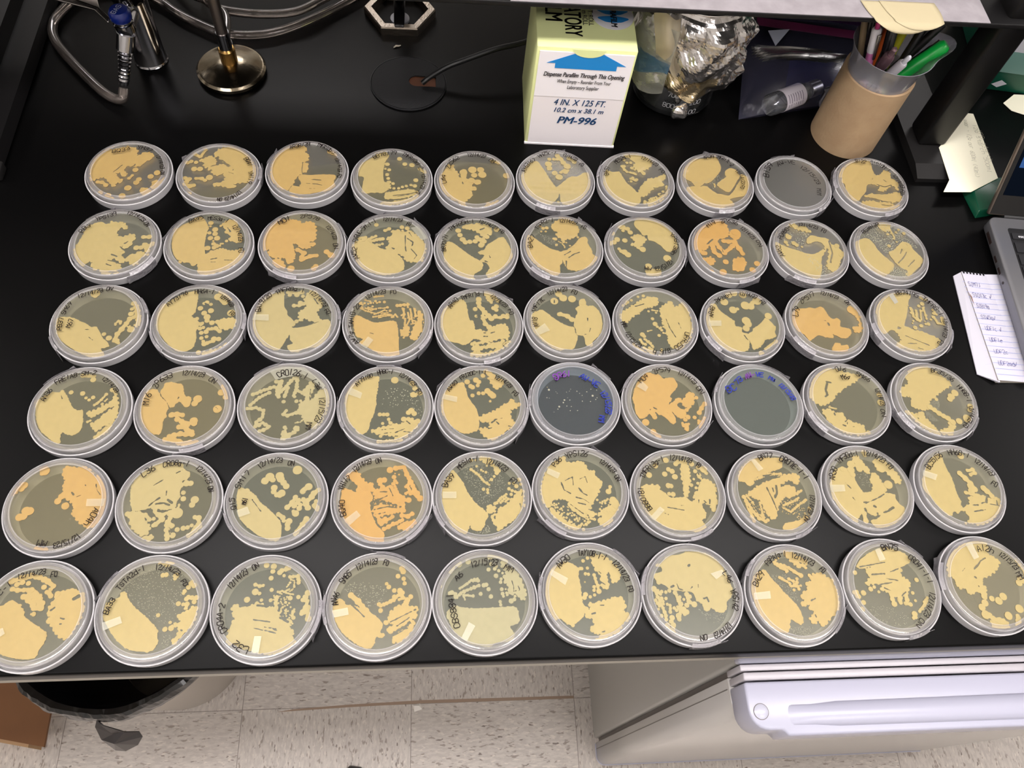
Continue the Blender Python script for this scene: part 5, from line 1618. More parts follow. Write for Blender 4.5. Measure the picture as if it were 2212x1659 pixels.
# ---------------------------------------------------------------- box of sealing film
def film_box():
    t = tag(empty('film_box', (.110, .606, 0), math.radians(-1.5)), 'white and pale green cardboard dispenser box with a blue arrow', 'box')
    white = mat('white_card', (228, 222, 224), .55); green = mat('pale_green_card', (222, 228, 164), .55); gsh = mat('green_edge_card', (196, 204, 128), .5)
    Wd, Dp, Ht = .110, .114, .142
    MB().box(0, .0008, .0, Wd, Dp, Ht-.0005).obj('carton', [green], t, bevel=.0012)
    MB().box(.0035, -.0002, .0012, Wd-.0025, .0010, .075).obj('front_panel', [white], t)
    # upper flap panel leans in a little behind the opening
    MB().add([(.0035, -.0006, .075), (Wd-.0025, -.0006, .075), (Wd-.0025, -.0004, Ht-.006), (.0035, -.0004, Ht-.006), (.0035, .0009, .075), (Wd-.0025, .0009, .075), (Wd-.0025, .0009, Ht-.006), (.0035, .0009, Ht-.006)],
             [(0, 1, 2, 3), (7, 6, 5, 4), (0, 4, 5, 1), (1, 5, 6, 2), (2, 6, 7, 3), (3, 7, 4, 0)]).obj('dispensing_flap', [mat('white_flap', (234, 230, 234), .5)], t)
    MB().box(-.0003, -.001, 0, Wd+.0003, .002, .0022).obj('bottom_flap', [white], t)
    # rounded tongue of the lid
    P = [(-.018, 0), (.018, 0)]+[(.018*math.cos(a), -.010*math.sin(a)) for a in [PI*k/12 for k in range(1, 12)]]
    P = [(x*1.0, z) for x, z in P]
    v = [(.057+x, -.0013, Ht-.001+z) for x, z in P]; n = len(v); v += [(x, y+.0008, z) for x, y, z in v]
    MB().add(v, [tuple(range(n)), tuple(range(2*n-1, n-1, -1))]+[(i, (i+1) % n, (i+1) % n+n, i+n) for i in range(n)]).obj('lid_tongue', [green], t)
    blue = mat('print_blue', (18, 128, 200), .5); navy = mat('print_navy', (28, 78, 128), .5); blk = mat('print_black', (24, 20, 24), .5)
    A = [(.010, .1215), (.0365, .1395), (.078, .1395), (.1015, .1215), (.091, .1215), (.091, .114), (.0195, .114), (.0195, .1215)]
    A = [(.0125, .1215), (.045, .1365), (.072, .1365), (.1005, .1215), (.0905, .1215), (.0905, .1150), (.0220, .1150), (.0220, .1215)]
    v = [(x, -.00085, z) for x, z in A]; n = len(v); v += [(x, -.0006, z) for x, y, z in v]
    MB().add(v, [tuple(range(n)), tuple(range(2*n-1, n-1, -1))]+[(i, (i+1) % n, (i+1) % n+n, i+n) for i in range(n)]).obj('printed_arrow', [blue], t)
    X, Z = (1, 0, 0), (0, 0, 1)
    printed('Dispense Parafilm Through This Opening', .0085, blk, t, (.056, -.0007, .1065), X, Z, .25, .00012, width=.091)
    printed('When Empty \u2013 Reorder From Your', .0072, blk, t, (.0575, -.0007, .0975), X, Z, .1, width=.061)
    printed('Laboratory Supplier', .0072, blk, t, (.0575, -.0007, .0895), X, Z, .1, width=.036)
    printed('4 IN. X 125 FT.', .0125, navy, t, (.0575, -.0003, .0670), X, Z, .25, .0001, width=.060)
    printed('10.2 cm x 38.1 m', .0095, navy, t, (.0575, -.0003, .0555), X, Z, .25, .0001, width=.058)
    printed('PM-996', .0150, navy, t, (.0575, -.0003, .0400), X, Z, .25, .0004, width=.046)
    # top face: words run towards the back
    Y, XN = (0, -1, 0), (1, 0, 0)
    printed('PARAFILM', .027, blk, t, (.0185, .084, Ht), Y, XN, 0, .0004, width=.085)
    printed('LABORATORY', .027, blk, t, (.0395, .066, Ht), Y, XN, 0, .0004, width=.094)
    printed('4 IN. X 125 FT. ROLL', .008, blk, t, (.0605, .070, Ht), Y, XN, width=.066)
    printed('10.2 cm x 38.1 m ROLL', .008, blk, t, (.0540, .071, Ht), Y, XN, width=.066)
    v = [(.086+.0235*math.cos(a), .056+.0235*math.sin(a)) for a in [2*PI*k/40 for k in range(40)]]
    MB().prism(v, Ht, Ht+.0003).obj('round_badge', [mat('badge_white', (226, 224, 228), .5)], t)
    mb = MB()
    for y0 in (.0495, .0625):
        mb.prism([(.086+.0165*math.cos(a)*(1+.15*math.sin(3*a)), y0+.0055*math.sin(a)) for a in [2*PI*k/24 for k in range(24)]], Ht+.0003, Ht+.00045)
    mb.obj('badge_mark', [blue], t)
    printed('PARAFILM', .010, blk, t, (.086, .056, Ht), Y, XN, .15, .0003, width=.038, off=.0007)
film_box()

# ---------------------------------------------------------------- gas valve, hose, burners
def rot_to(d):
    return Vector((0, 0, 1)).rotation_difference(Vector(d).normalized()).to_matrix()
def gas_valve():
    t = tag(empty('gas_valve', (-.348, .727, 0)), 'chrome gas turret with blue knob and ribbed hose barb', 'gas valve')
    MB().lathe([(0, 0), (.0198, 0), (.0202, .0015), (.0190, .003), (.0185, .004), (.0185, .085), (.0195, .092), (.025, .098), (.027, .105), (.027, .125), (.022, .136), (0, .138)], 48).obj('turret', [CHROME], t, smooth=True)
    a = Vector((.0, -.016, .078)); b = Vector((.002, -.044, .082))
    MB().tube([a, b], .011, 20).obj('outlet_body', [CHROME], t, smooth=True)
    MB().lathe([(0, 0), (.011, 0), (.011, .010), (.0095, .011), (.0095, .014), (0, .014)], 28, c=(.002, -.044, .078)).obj('bonnet', [CHROME], t, smooth=True)
    kb = MB(); prof = []
    kb.lathe([(0, .0), (.0105, .0), (.0118, .002), (.0118, .009), (.0095, .0125), (0, .0125)], 32, c=(.002, -.044, .092))
    k = kb.obj('knob', [mat('blue_enamel', (10, 34, 118), .3, coat=.4)], t, smooth=True)
    mb = MB(); write_flat(mb, 'GAS', [(-.003, -.052), (.0, -.044), (.002, -.037)], .005, .0007, .1047, random.Random(3)); mb.obj('knob_letters', [mat('letter_white', (200, 205, 220), .5)], k)
    # lever
    v = [(-.010, -.044, .094), (-.022, -.034, .098), (-.030, -.012, .094), (-.082, .004, .088), (-.0845, .001, .086), (-.080, -.008, .086), (-.030, -.030, .092), (-.012, -.050, .092)]
    v2 = [(x, y, z-.0022) for x, y, z in v]; n = len(v)
    MB().add(v+v2, [tuple(range(n)), tuple(range(2*n-1, n-1, -1))]+[(i, (i+1) % n, (i+1) % n+n, i+n) for i in range(n)]).obj('lever', [mat('lever_chrome', (205, 198, 195), .25, 1)], t, bevel=.0008)
    # slanted outlet and ribbed barb
    p0 = Vector((.003, -.050, .078)); p1 = Vector((-.014, -.071, .022)); d = (p1-p0); Ln = d.length; R = rot_to(d)
    MB().lathe([(0, 0), (.010, 0), (.010, Ln*.3), (.007, Ln*.34), (0, Ln*.34)], 24, c=p0, R=R).obj('outlet_neck', [CHROME], t, smooth=True)
    pr = [(0, Ln*.33)]
    for i in range(8): z = Ln*(.34+.075*i); pr += [(.0062, z), (.0078-.0002*i, z+Ln*.018), (.0070-.0002*i, z+Ln*.055)]
    pr += [(.0052, Ln*.97), (0, Ln)]
    MB().lathe(pr, 24, c=p0, R=R).obj('hose_barb', [CHROME], t, smooth=False)
gas_valve()
HOSE = clear('clear_hose', (170, 158, 150), .10, .05, gloss=1.6, tint=(.93, .89, .87))
def hose(name, pts, label, r=.0058):
    P = smooth_path(pts, 8); o = MB().tube(P, r, 14, cap=False); n = len(P)
    ob = o.obj(name, [HOSE], smooth=True); tag(ob, label, 'hose')
    MB().tube(P, r*.62, 10, cap=False).obj('hose_bore', [clear('hose_bore', (120, 108, 102), .12, .05, gloss=1.4)], ob, smooth=True); return ob
hose('gas_hose', [(-.3625, .655, .019), (-.366, .648, .010), (-.378, .652, .0065), (-.398, .668, .0065), (-.440, .715, .0065), (-.464, .748, .0065), (-.472, .776, .0065), (-.466, .803, .0065), (-.448, .832, .0065), (-.40, .852, .0065), (-.354, .829, .0065), (-.328, .807, .0065), (-.297, .787, .0065), (-.262, .771, .0065), (-.221, .772, .0065), (-.188, .785, .0065), (-.150, .812, .0065), (-.110, .848, .0065), (-.05, .91, .0065)],
     'long clear gas hose looping from the ribbed barb across the bench')
hose('burner_hose', [(-.257, .752, .0190), (-.262, .790, .0195), (-.285, .812, .0195), (-.33, .85, .0100), (-.36, .90, .0065)], 'short clear hose joined to the back of the round burner', .005)
hose('slack_hose', [(-.31, .885, .0185), (-.30, .835, .0185), (-.278, .806, .0185), (-.245, .797, .0185), (-.205, .797, .0185), (-.172, .806, .0185), (-.142, .832, .0185), (-.11, .875, .0100), (-.10, .92, .0065)], 'clear hose coil lying on top of the gas hose', .0055)
def bunsen():
    t = tag(empty('bunsen_burner', (-.249, .711, 0)), 'tarnished bunsen burner with round domed base and upright tube', 'burner')
    MB().lathe([(0, 0), (.040, 0), (.0415, .002), (.0415, .006), (.039, .0085), (.036, .009), (.030, .012), (.018, .015), (.011, .0165), (0, .0165)], 64).obj('base', [BRASSY], t, smooth=True)
    MB().lathe([(0, 0), (.010, 0), (.010, .018), (.0085, .020), (0, .020)], 32, c=(0, 0, .016)).obj('collar', [mat('brass', (176, 140, 84), .25, 1)], t, smooth=True)
    mb = MB().lathe([(0, 0), (.0078, 0), (.0078, .022), (0, .022)], 32, c=(0, 0, .036)); mb.obj('air_sleeve', [CHROME], t, smooth=True)
    for a in (-.9, -2.3): MB().box(-.0012, -.0082, .040, .0012, -.0076, .054).obj('air_slot', [BLACK], t).rotation_euler = (0, 0, a+PI/2)
    MB().lathe([(.0055, 0), (.0068, 0), (.0068, .105), (.0055, .105), (.0055, 0)], 32, c=(0, 0, .058)).obj('burner_tube', [mat('tube_steel', (150, 140, 134), .35, 1)], t, smooth=True)
    MB().tube([(0, 0, .026), (0, .02, .026), (-.008, .041, .0205)], .0038, 12).obj('gas_inlet', [CHROME], t, smooth=True)
bunsen()
def hex_burner():
    t = tag(empty('hexagonal_stand', (-.045, .830, 0)), 'open hexagonal metal stand base with black post, back of bench', 'stand')
    def hexp(r): return [(r*math.cos(PI/3*k), r*.98*math.sin(PI/3*k)) for k in range(6)]
    o, i = hexp(.047), hexp(.0365); v = []
    for z, k in ((0, 1.0), (.0095, 1.0), (.0115, .975)): v += [(x*k, y*k, z) for x, y in o]
    for z in (.0115, 0): v += [(x*(1.03 if z else 1), y*(1.03 if z else 1), z) for x, y in i]
    f = []
    for a in range(4): f += [(a*6+k, a*6+(k+1) % 6, (a+1)*6+(k+1) % 6, (a+1)*6+k) for k in range(6)]
    f += [(24+k, 24+(k+1) % 6, (k+1) % 6, k) for k in range(6)]
    MB().add(v, f).obj('hex_ring', [mat('cast_nickel', (168, 158, 146), .3, 1, bump=.6, bscale=400)], t)
    MB().add([(-.006, -.040, .0115), (.006, -.040, .0115), (.006, .010, .0115), (-.006, .010, .0115), (-.007, -.036, .016), (.007, -.036, .016), (.008, .010, .030), (-.008, .010, .030)],
             [(0, 3, 2, 1), (4, 5, 6, 7), (0, 1, 5, 4), (1, 2, 6, 5), (2, 3, 7, 6), (3, 0, 4, 7)]).obj('support_arm', [mat('black_enamel', (18, 17, 18), .25)], t, bevel=.001)
    MB().lathe([(0, 0), (.010, 0), (.010, .03), (.0085, .032), (.0085, .12), (0, .12)], 24, c=(0, .004, .022)).obj('post', [mat('black_enamel', (18, 17, 18), .25)], t, smooth=True)
    MB().lathe([(0, 0), (.0125, 0), (.0125, .003), (0, .004)], 24, c=(0, -.012, .002)).obj('white_foot_pad', [mat('white_rubber', (205, 205, 215), .4)], t, smooth=True)
hex_burner()

# ---------------------------------------------------------------- grommet, cord, crumb
def grommet():
    t = tag(empty('cable_grommet', (-.032, .701, 0)), 'round black cable grommet cap set into the bench top', 'grommet')
    ring = [(.047*math.cos(a), .047*math.sin(a)) for a in [2*PI*k/64 for k in range(64)]]
    # cap with slot: outer circle minus a rounded slot towards the right
    cx, cy, hw = .024, .0035, .0095
    slot = [(cx-.014+hw*math.cos(a), cy+hw*math.sin(a)) for a in [PI/2+PI*k/12 for k in range(13)]]+[(cx+.011, cy-hw), (cx+.0105, cy+hw-.002)]
    bm = bmesh.new()
    def loop(pts): 
        vs = [bm.verts.new((x, y, .0022)) for x, y in pts]; return [bm.edges.new((vs[i], vs[(i+1) % len(vs)])) for i in range(len(vs))]
    e = loop(ring)+loop(slot); bmesh.ops.triangle_fill(bm, edges=e, use_beauty=True)
    g = bmesh.ops.extrude_face_region(bm, geom=bm.faces[:]); bmesh.ops.translate(bm, vec=(0, 0, -.0020), verts=[v for v in g['geom'] if isinstance(v, bmesh.types.BMVert)])
    bmesh.ops.recalc_face_normals(bm, faces=bm.faces); me = bpy.data.meshes.new('cap'); bm.to_mesh(me); bm.free()
    o = bpy.data.objects.new('cap', me); COL.objects.link(o); o.parent = t; me.materials.append(mat('grommet_plastic', (27, 27, 29), .6, spec=.3, bump=.3, bscale=900))
    MB().lathe([(.0462, .0002), (.0475, .0002), (.0478, .0012), (.0474, .0022), (.0462, .0022)], 64).obj('rim', [mat('grommet_rim', (30, 30, 33), .4)], t, smooth=True)
    MB().prism([(x*.98, y*.98) for x, y in slot], .0003, .0006).obj('hole_bottom', [mat('wood_in_hole', (92, 50, 24), .7)], t)
    return t
grommet()
tag(MB().tube(smooth_path([(-.0145, .6975, .0050), (-.008, .700, .010), (.004, .706, .0150), (.018, .711, .021), (.040, .716, .028), (.076, .727, .036), (.105, .736, .038), (.135, .752, .036), (.18, .785, .020), (.22, .83, .0040), (.27, .86, .0040)], 6), .0033, 10).obj('power_cord', [mat('black_rubber', (16, 16, 17), .35)], smooth=True), 'thin black power cord rising from the round grommet hole', 'cord')
tag(MB().tube([(-.052, .765, .0012), (-.049, .768, .0016), (-.0455, .7685, .0012), (-.043, .770, .0010)], [.0007, .0012, .0011, .0006], 7).obj('paper_crumb', [mat('crumb', (205, 195, 178), .8)]), 'tiny pale crumb lying between hexagonal stand and round grommet', 'crumb')

# ---------------------------------------------------------------- beaker stuffed with foil
def foil_sheet(fn, nu, nv, thick=.0003):
    v = [fn(i/nu, j/nv) for i in range(nu+1) for j in range(nv+1)]
    f = [(i*(nv+1)+j, (i+1)*(nv+1)+j, (i+1)*(nv+1)+j+1, i*(nv+1)+j+1) for i in range(nu) for j in range(nv)]
    return v, f
def crumple(seed, amp, cell):
    rn = random.Random(seed); ps = [Vector((rn.uniform(-1, 1), rn.uniform(-1, 1), rn.uniform(-1, 1))).normalized() for _ in range(14)]; ph = [rn.uniform(0, 6) for _ in ps]; fr = [rn.uniform(.6, 2.2)/cell for _ in ps]
    def f(p):
        s = 0
        for a, b, c in zip(ps, ph, fr):
            x = (a.dot(p)*c+b)/PI % 2; s += abs(x-1)-.5
        return s*amp/3
    return f
def beaker():
    cx, cy = .308, .709
    t = tag(empty('glass_beaker', (cx, cy, 0)), 'large glass beaker with white volume marks, wrapped in foil', 'beaker')
    glass = clear('beaker_glass', (200, 205, 210), .03, .03)
    MB().lathe([(0, .0), (.048, 0), (.0515, .002), (.053, .006), (.053, .142), (.0555, .147), (.0540, .147), (.0512, .142), (.0512, .008), (.047, .004), (0, .003)], 64).obj('glass_body', [glass], t, smooth=True)
    wm = mat('white_graduation', (205, 205, 210), .5)
    def mark(txt, th, z, h, name='volume_mark'):
        mb = MB(); gw = h*.62; n = len(txt)
        for i, st in strokes(txt, h):
            pl, nn = [], []
            for x, y in st:
                a = th+((i-(n-1)/2)*gw*1.35+(x-.5)*gw)/.0534; pl.append(Vector((.0534*math.cos(a), .0534*math.sin(a), z+(y-.5)*h))); nn.append(Vector((math.cos(a), math.sin(a), 0)))
            if len(pl) > 2:
                pl2 = smooth_path(pl, 3); nn = [Vector((p.x, p.y, 0)).normalized() for p in pl2]; pl = pl2
            ribbon(mb, pl, .0006, normals=nn)
        mb.obj(name, [wm], t)
    A = -PI/2
    for tx, th, z in (('600', A-.22, .050), ('700', A-.26, .036), ('800', A-.30, .019), ('200', A+.33, .025), ('100', A+.28, .010)): mark(tx, th, z, .0062)
    mb = MB()
    for z, a0, a1 in ((.0135, A-.13, A+.05), (.007, A-.12, A-.01), (.052, A-.05, A+.1)):
        P = [Vector((.0534*math.cos(a0+(a1-a0)*k/6), .0534*math.sin(a0+(a1-a0)*k/6), z)) for k in range(7)]; ribbon(mb, P, .0005, normals=[Vector((p.x, p.y, 0)).normalized() for p in P])
    mb.obj('graduation_lines', [wm], t)
    foil = mat('aluminium_foil', (222, 218, 216), .17, .95, bump=.3, bscale=160); gold = mat('foil_warm_side', (214, 196, 160), .26, .92, bump=.3, bscale=160)
    f = tag(empty('foil_cover', (cx, cy, .06)), 'crumpled aluminium foil draped over the large glass beaker', 'foil')
    c1 = crumple(5, .0085, .0095); c2 = crumple(8, .0042, .0048)
    def skirt(u, v):
        a = -PI*1.25+u*PI*1.5
        low = .038+.007*math.sin(3*a+1)+.009*math.sin(5*a)+(.02 if u > .75 else 0)+(.012 if u < .2 else 0)
        z = .152*(1-v)+low*v; r = .0565+.0125*math.sin(PI*v**.8)+.001*v+.006*max(0, math.cos(a))*v
        if v < .06: r = .0560+v*.06
        p = Vector((r*math.cos(a), r*math.sin(a), z)); d = Vector((math.cos(a), math.sin(a), .2)); k = (c1(p)+c2(p))*(min(1, v*5))
        q_ = p+d*max(k, -.002-.008*(v > .2)); rr = math.hypot(q_.x, q_.y)
        if rr < .0560: q_.x *= .0560/rr; q_.y *= .0560/rr
        return (q_.x, q_.y, q_.z-.06)
    v, fc = foil_sheet(skirt, 110, 36); o = MB().add(v, fc).obj('foil_skirt', [foil, gold], f)
    for i, p in enumerate(o.data.polygons):
        cz = p.center.z; ca = math.atan2(p.center.y, p.center.x)
        p.material_index = 1 if (cz < .012 and -2.1 < ca < -1.1) else 0
    s = o.modifiers.new('thickness', 'SOLIDIFY'); s.thickness = .0002; s.offset = 1
    # bowl mouth sinking in, raised ragged back
    def bowl(u, v):
        a = u*2*PI; back = max(0, math.sin(a)); r = .0558*(1-v*.75); z = .152-.030*v**.7+back*.018*(1-v)
        p = Vector((r*math.cos(a), r*math.sin(a), z)); k = c1(p)*min(1, v*4)*.8; return (p.x, p.y, p.z+k-.06)
    v, fc = foil_sheet(bowl, 72, 12); o = MB().add(v, fc).obj('foil_bowl', [mat('foil_mouth_shade', (150, 135, 120), .22, 1)], f)  # sunken mouth: its shade is put into a darker foil colour
    MB().tube([(.0563*math.cos(a), .0563*math.sin(a), .0920+.018*max(0, math.sin(a))) for a in [2*PI*k/60 for k in range(61)]], .0012, 8, cap=False).obj('rolled_edge', [foil], f, smooth=True)
    # crumpled ball at the front foot
    c3 = crumple(21, .004, .004)
    b = MB(); vv = []; nu, nv = 18, 10
    for i in range(nu):
        for j in range(nv+1):
            th, ph = 2*PI*i/nu, PI*j/nv; p = Vector((math.sin(ph)*math.cos(th), math.sin(ph)*math.sin(th), math.cos(ph))); r = .0105+c3(p*.01); vv.append((p.x*r*1.1, p.y*r*.8, p.z*r))
    b.add(vv, [(i*(nv+1)+j, ((i+1) % nu)*(nv+1)+j, ((i+1) % nu)*(nv+1)+j+1, i*(nv+1)+j+1) for i in range(nu) for j in range(nv)])
    b.obj('foil_ball', [foil], f, loc=(-.004, -.0640, -.038))
    # paper and blue plastic tucked in at the left
    def paper(u, v):
        x = -.066+.032*u+.014*v; z = .150-.075*v*(.7+.3*u)+.006*math.sin(5*u); y = -.052-.012*math.sin(PI*u)-.006*v+.004*math.sin(7*v+3*u); return (x, y, z)
    v, fc = foil_sheet(paper, 10, 12); o = MB().add(v, fc).obj('waxed_paper', [clear('waxed_paper', (214, 200, 168), .80, .3)], smooth=True, loc=(cx, cy, 0)); tag(o, 'folded beige waxed paper sheet leaning on the left of the foil', 'paper')
    c4 = crumple(33, .006, .012)
    def blue(u, v, lo=0):
        a = -3.15+1.15*u; r = .0745+.002*v+(.0006 if lo else 0); z0, z1 = (.102+.004*math.sin(5*u), .066+.006*math.sin(7*u+1)+.012*u) if lo else (.140, .052+.008*math.sin(6*u)); z = z0+(z1-z0)*v
        p = Vector((r*math.cos(a)-.004, r*math.sin(a), z)); k = c4(p); return (p.x+k*math.cos(a), p.y+k*math.sin(a), z)
    v, fc = foil_sheet(blue, 26, 22); o = MB().add(v, fc).obj('plastic_wrap', [clear('clear_film', (190, 190, 180), .40, .1)], loc=(cx, cy, 0)); tag(o, 'crinkled translucent blue and clear plastic wrap between green box and beaker', 'plastic wrap')
    v, fc = foil_sheet(lambda u, v: blue(u, v, 1), 26, 12); MB().add(v, fc).obj('blue_stripe', [clear('blue_film', (58, 108, 146), .6, .12)], o)
beaker()

# ---------------------------------------------------------------- zipper bag with a vial, blue bin behind
def zip_bag():
    t = tag(empty('zip_bag', (.46, .70, 0)), 'clear zipper bag with pink seal leaning behind a small vial', 'bag')
    c = crumple(12, .006, .02)
    A, B, Cc, D_ = Vector((-.071, -.043, .001)), Vector((.068, -.010, .001)), Vector((.095, .045, .058)), Vector((-.055, .078, .050))
    def sheet(off):
        def fn(u, v):
            p = A.lerp(B, u).lerp(D_.lerp(Cc, u), v); bul = .022*math.sin(PI*u)**.7*math.sin(PI*min(1, v*1.2+.05))
            k = c(p)*min(1, 6*u, 6*(1-u)*3, 8*v)*.55; return (p.x, p.y, max(.0006, p.z+(bul+k)*off)) if off > 0 else (p.x, p.y, max(.0004, p.z*.99-.0006))
        return fn
    film = clear('bag_film', (120, 120, 145), .12, .2, gloss=.7, tint=(.9, .9, .96)); 
    v, f = foil_sheet(sheet(1), 34, 26); MB().add(v, f).obj('front_film', [film], t)
    v, f = foil_sheet(sheet(-1), 6, 6); MB().add(v, f).obj('back_film', [clear('bag_back', (44, 44, 70), .20, .2)], t)
    MB().add([(.0, .006, .0012), (.070, .004, .0012), (.098, .040, .040), (.010, .058, .030)], [(0, 1, 2, 3)]).obj('blue_sheet', [clear('blue_sheet', (20, 28, 92), .7, .2)], t)
    for w0, w1, cm, nm in ((.0, .010, (104, 26, 74), 'pink_seal'), (.017, .023, (50, 18, 66), 'purple_seal')):
        P = []
        for z in (0, 1):
            for u in (0, 1):
                d = (Cc-D_).normalized(); upv = Vector((-.01, .030, .028)).normalized(); base = D_.lerp(Cc, u)+upv*(w1 if z else w0); P.append(base)
        n = Vector((0, -.6, .8))*.0012
        vv = P+[p+n for p in P]; MB().add(vv, [(0, 1, 3, 2), (4, 6, 7, 5), (0, 4, 5, 1), (2, 3, 7, 6), (0, 2, 6, 4), (1, 5, 7, 3)]).obj(nm, [mat(nm, cm, .35)], t)
    def top(u, v):
        upv = Vector((-.01, .040, .026)).normalized(); p = D_.lerp(Cc, u)+upv*(.0+.06*v); return (p.x, p.y, p.z-.0006+c(p)*.2*v)
    v, f = foil_sheet(top, 14, 6); MB().add(v, f).obj('top_flap', [clear('bag_top', (104, 104, 136), .34, .12)], t)
    wl = [(-.004, .020), (.026, .026), (.0, .043)]
    MB().add([(-.035, .052, .0605), (-.008, .052, .0640), (-.028, .030, .0560), (-.035, .052, .0612), (-.008, .052, .0647), (-.028, .030, .0567)], [(0, 2, 1), (3, 4, 5), (0, 1, 4, 3), (1, 2, 5, 4), (2, 0, 3, 5)]).obj('write_on_patch', [mat('patch_white', (176, 180, 196), .5)], t)
zip_bag()
def vial():
    p0, p1 = Vector((.426, .668, .0150)), Vector((.500, .706, .0150)); d = p1-p0; L = d.length; R = rot_to(d)
    t = tag(empty('glass_vial', (.463, .687, .0150)), 'small glass vial with white printed label inside the zipper bag', 'vial')
    off = Vector((.463, .687, .0150)); g = clear('vial_glass', (190, 195, 200), .14, .05)
    MB().lathe([(0, 0), (.0125, 0), (.0138, .002), (.0138, L*.66), (.009, L*.78), (.0085, L*.82), (0, L*.82)], 32, c=p0-off, R=R).obj('glass_body', [g], t, smooth=True)
    MB().lathe([(.0140, L*.22), (.0142, L*.22), (.0142, L*.62), (.0140, L*.62)], 32, c=p0-off, R=R).obj('paper_label', [mat('vial_label', (226, 218, 228), .6)], t, smooth=True)
    MB().lathe([(0, L*.80), (.0105, L*.80), (.0105, L), (0, L)], 32, c=p0-off, R=R).obj('cap', [mat('crimp_cap', (150, 150, 155), .3, 1)], t, smooth=True)
    ink = mat('label_print', (70, 60, 90), .6); red = mat('label_red', (196, 30, 50), .6)
    xa = d.normalized(); ya = Vector((-xa.y, xa.x, 0)); mb = MB(); mr = MB(); rn = random.Random(4)
    for k in range(7):   # small printed lines round the label
        z = L*(.27+.045*k)
        for a0, a1 in ((-.9, -.1), (0.0, .7)):
            pts, nn = [], []
            for i in range(6):
                a = a0+(a1-a0)*i/5*rn.uniform(.8, 1); n = R @ Vector((math.cos(a+PI/2+.2), math.sin(a+PI/2+.2), 0)); n = n if n.z > 0 else -n
                pts.append(p0-off+xa*z+n*.01435); nn.append(n)
            ribbon(mb if k < 5 else mb, pts, .0008, normals=nn)
    mb.obj('label_print', [ink], t)
vial()
tag(MB().cyl((.512, .690, .0006), .0095, .022, 24).obj('metal_cap', [mat('crimp_cap2', (120, 118, 122), .3, 1)], smooth=True), 'small metal vial cap beside the cardboard tube', 'cap')
def blue_bin():
    t = tag(empty('storage_bin', (.50, .905, 0)), 'dark blue plastic bin under the shelf behind the zipper bag', 'bin')
    MB().box(-.13, -.055, 0, .11, .055, .12).obj('bin_body', [mat('navy_plastic', (30, 34, 66), .4)], t, bevel=.006)
    MB().box(-.135, -.060, .12, .115, .060, .130).obj('bin_lid', [mat('grey_blue_plastic', (70, 74, 92), .35)], t, bevel=.003)
blue_bin()

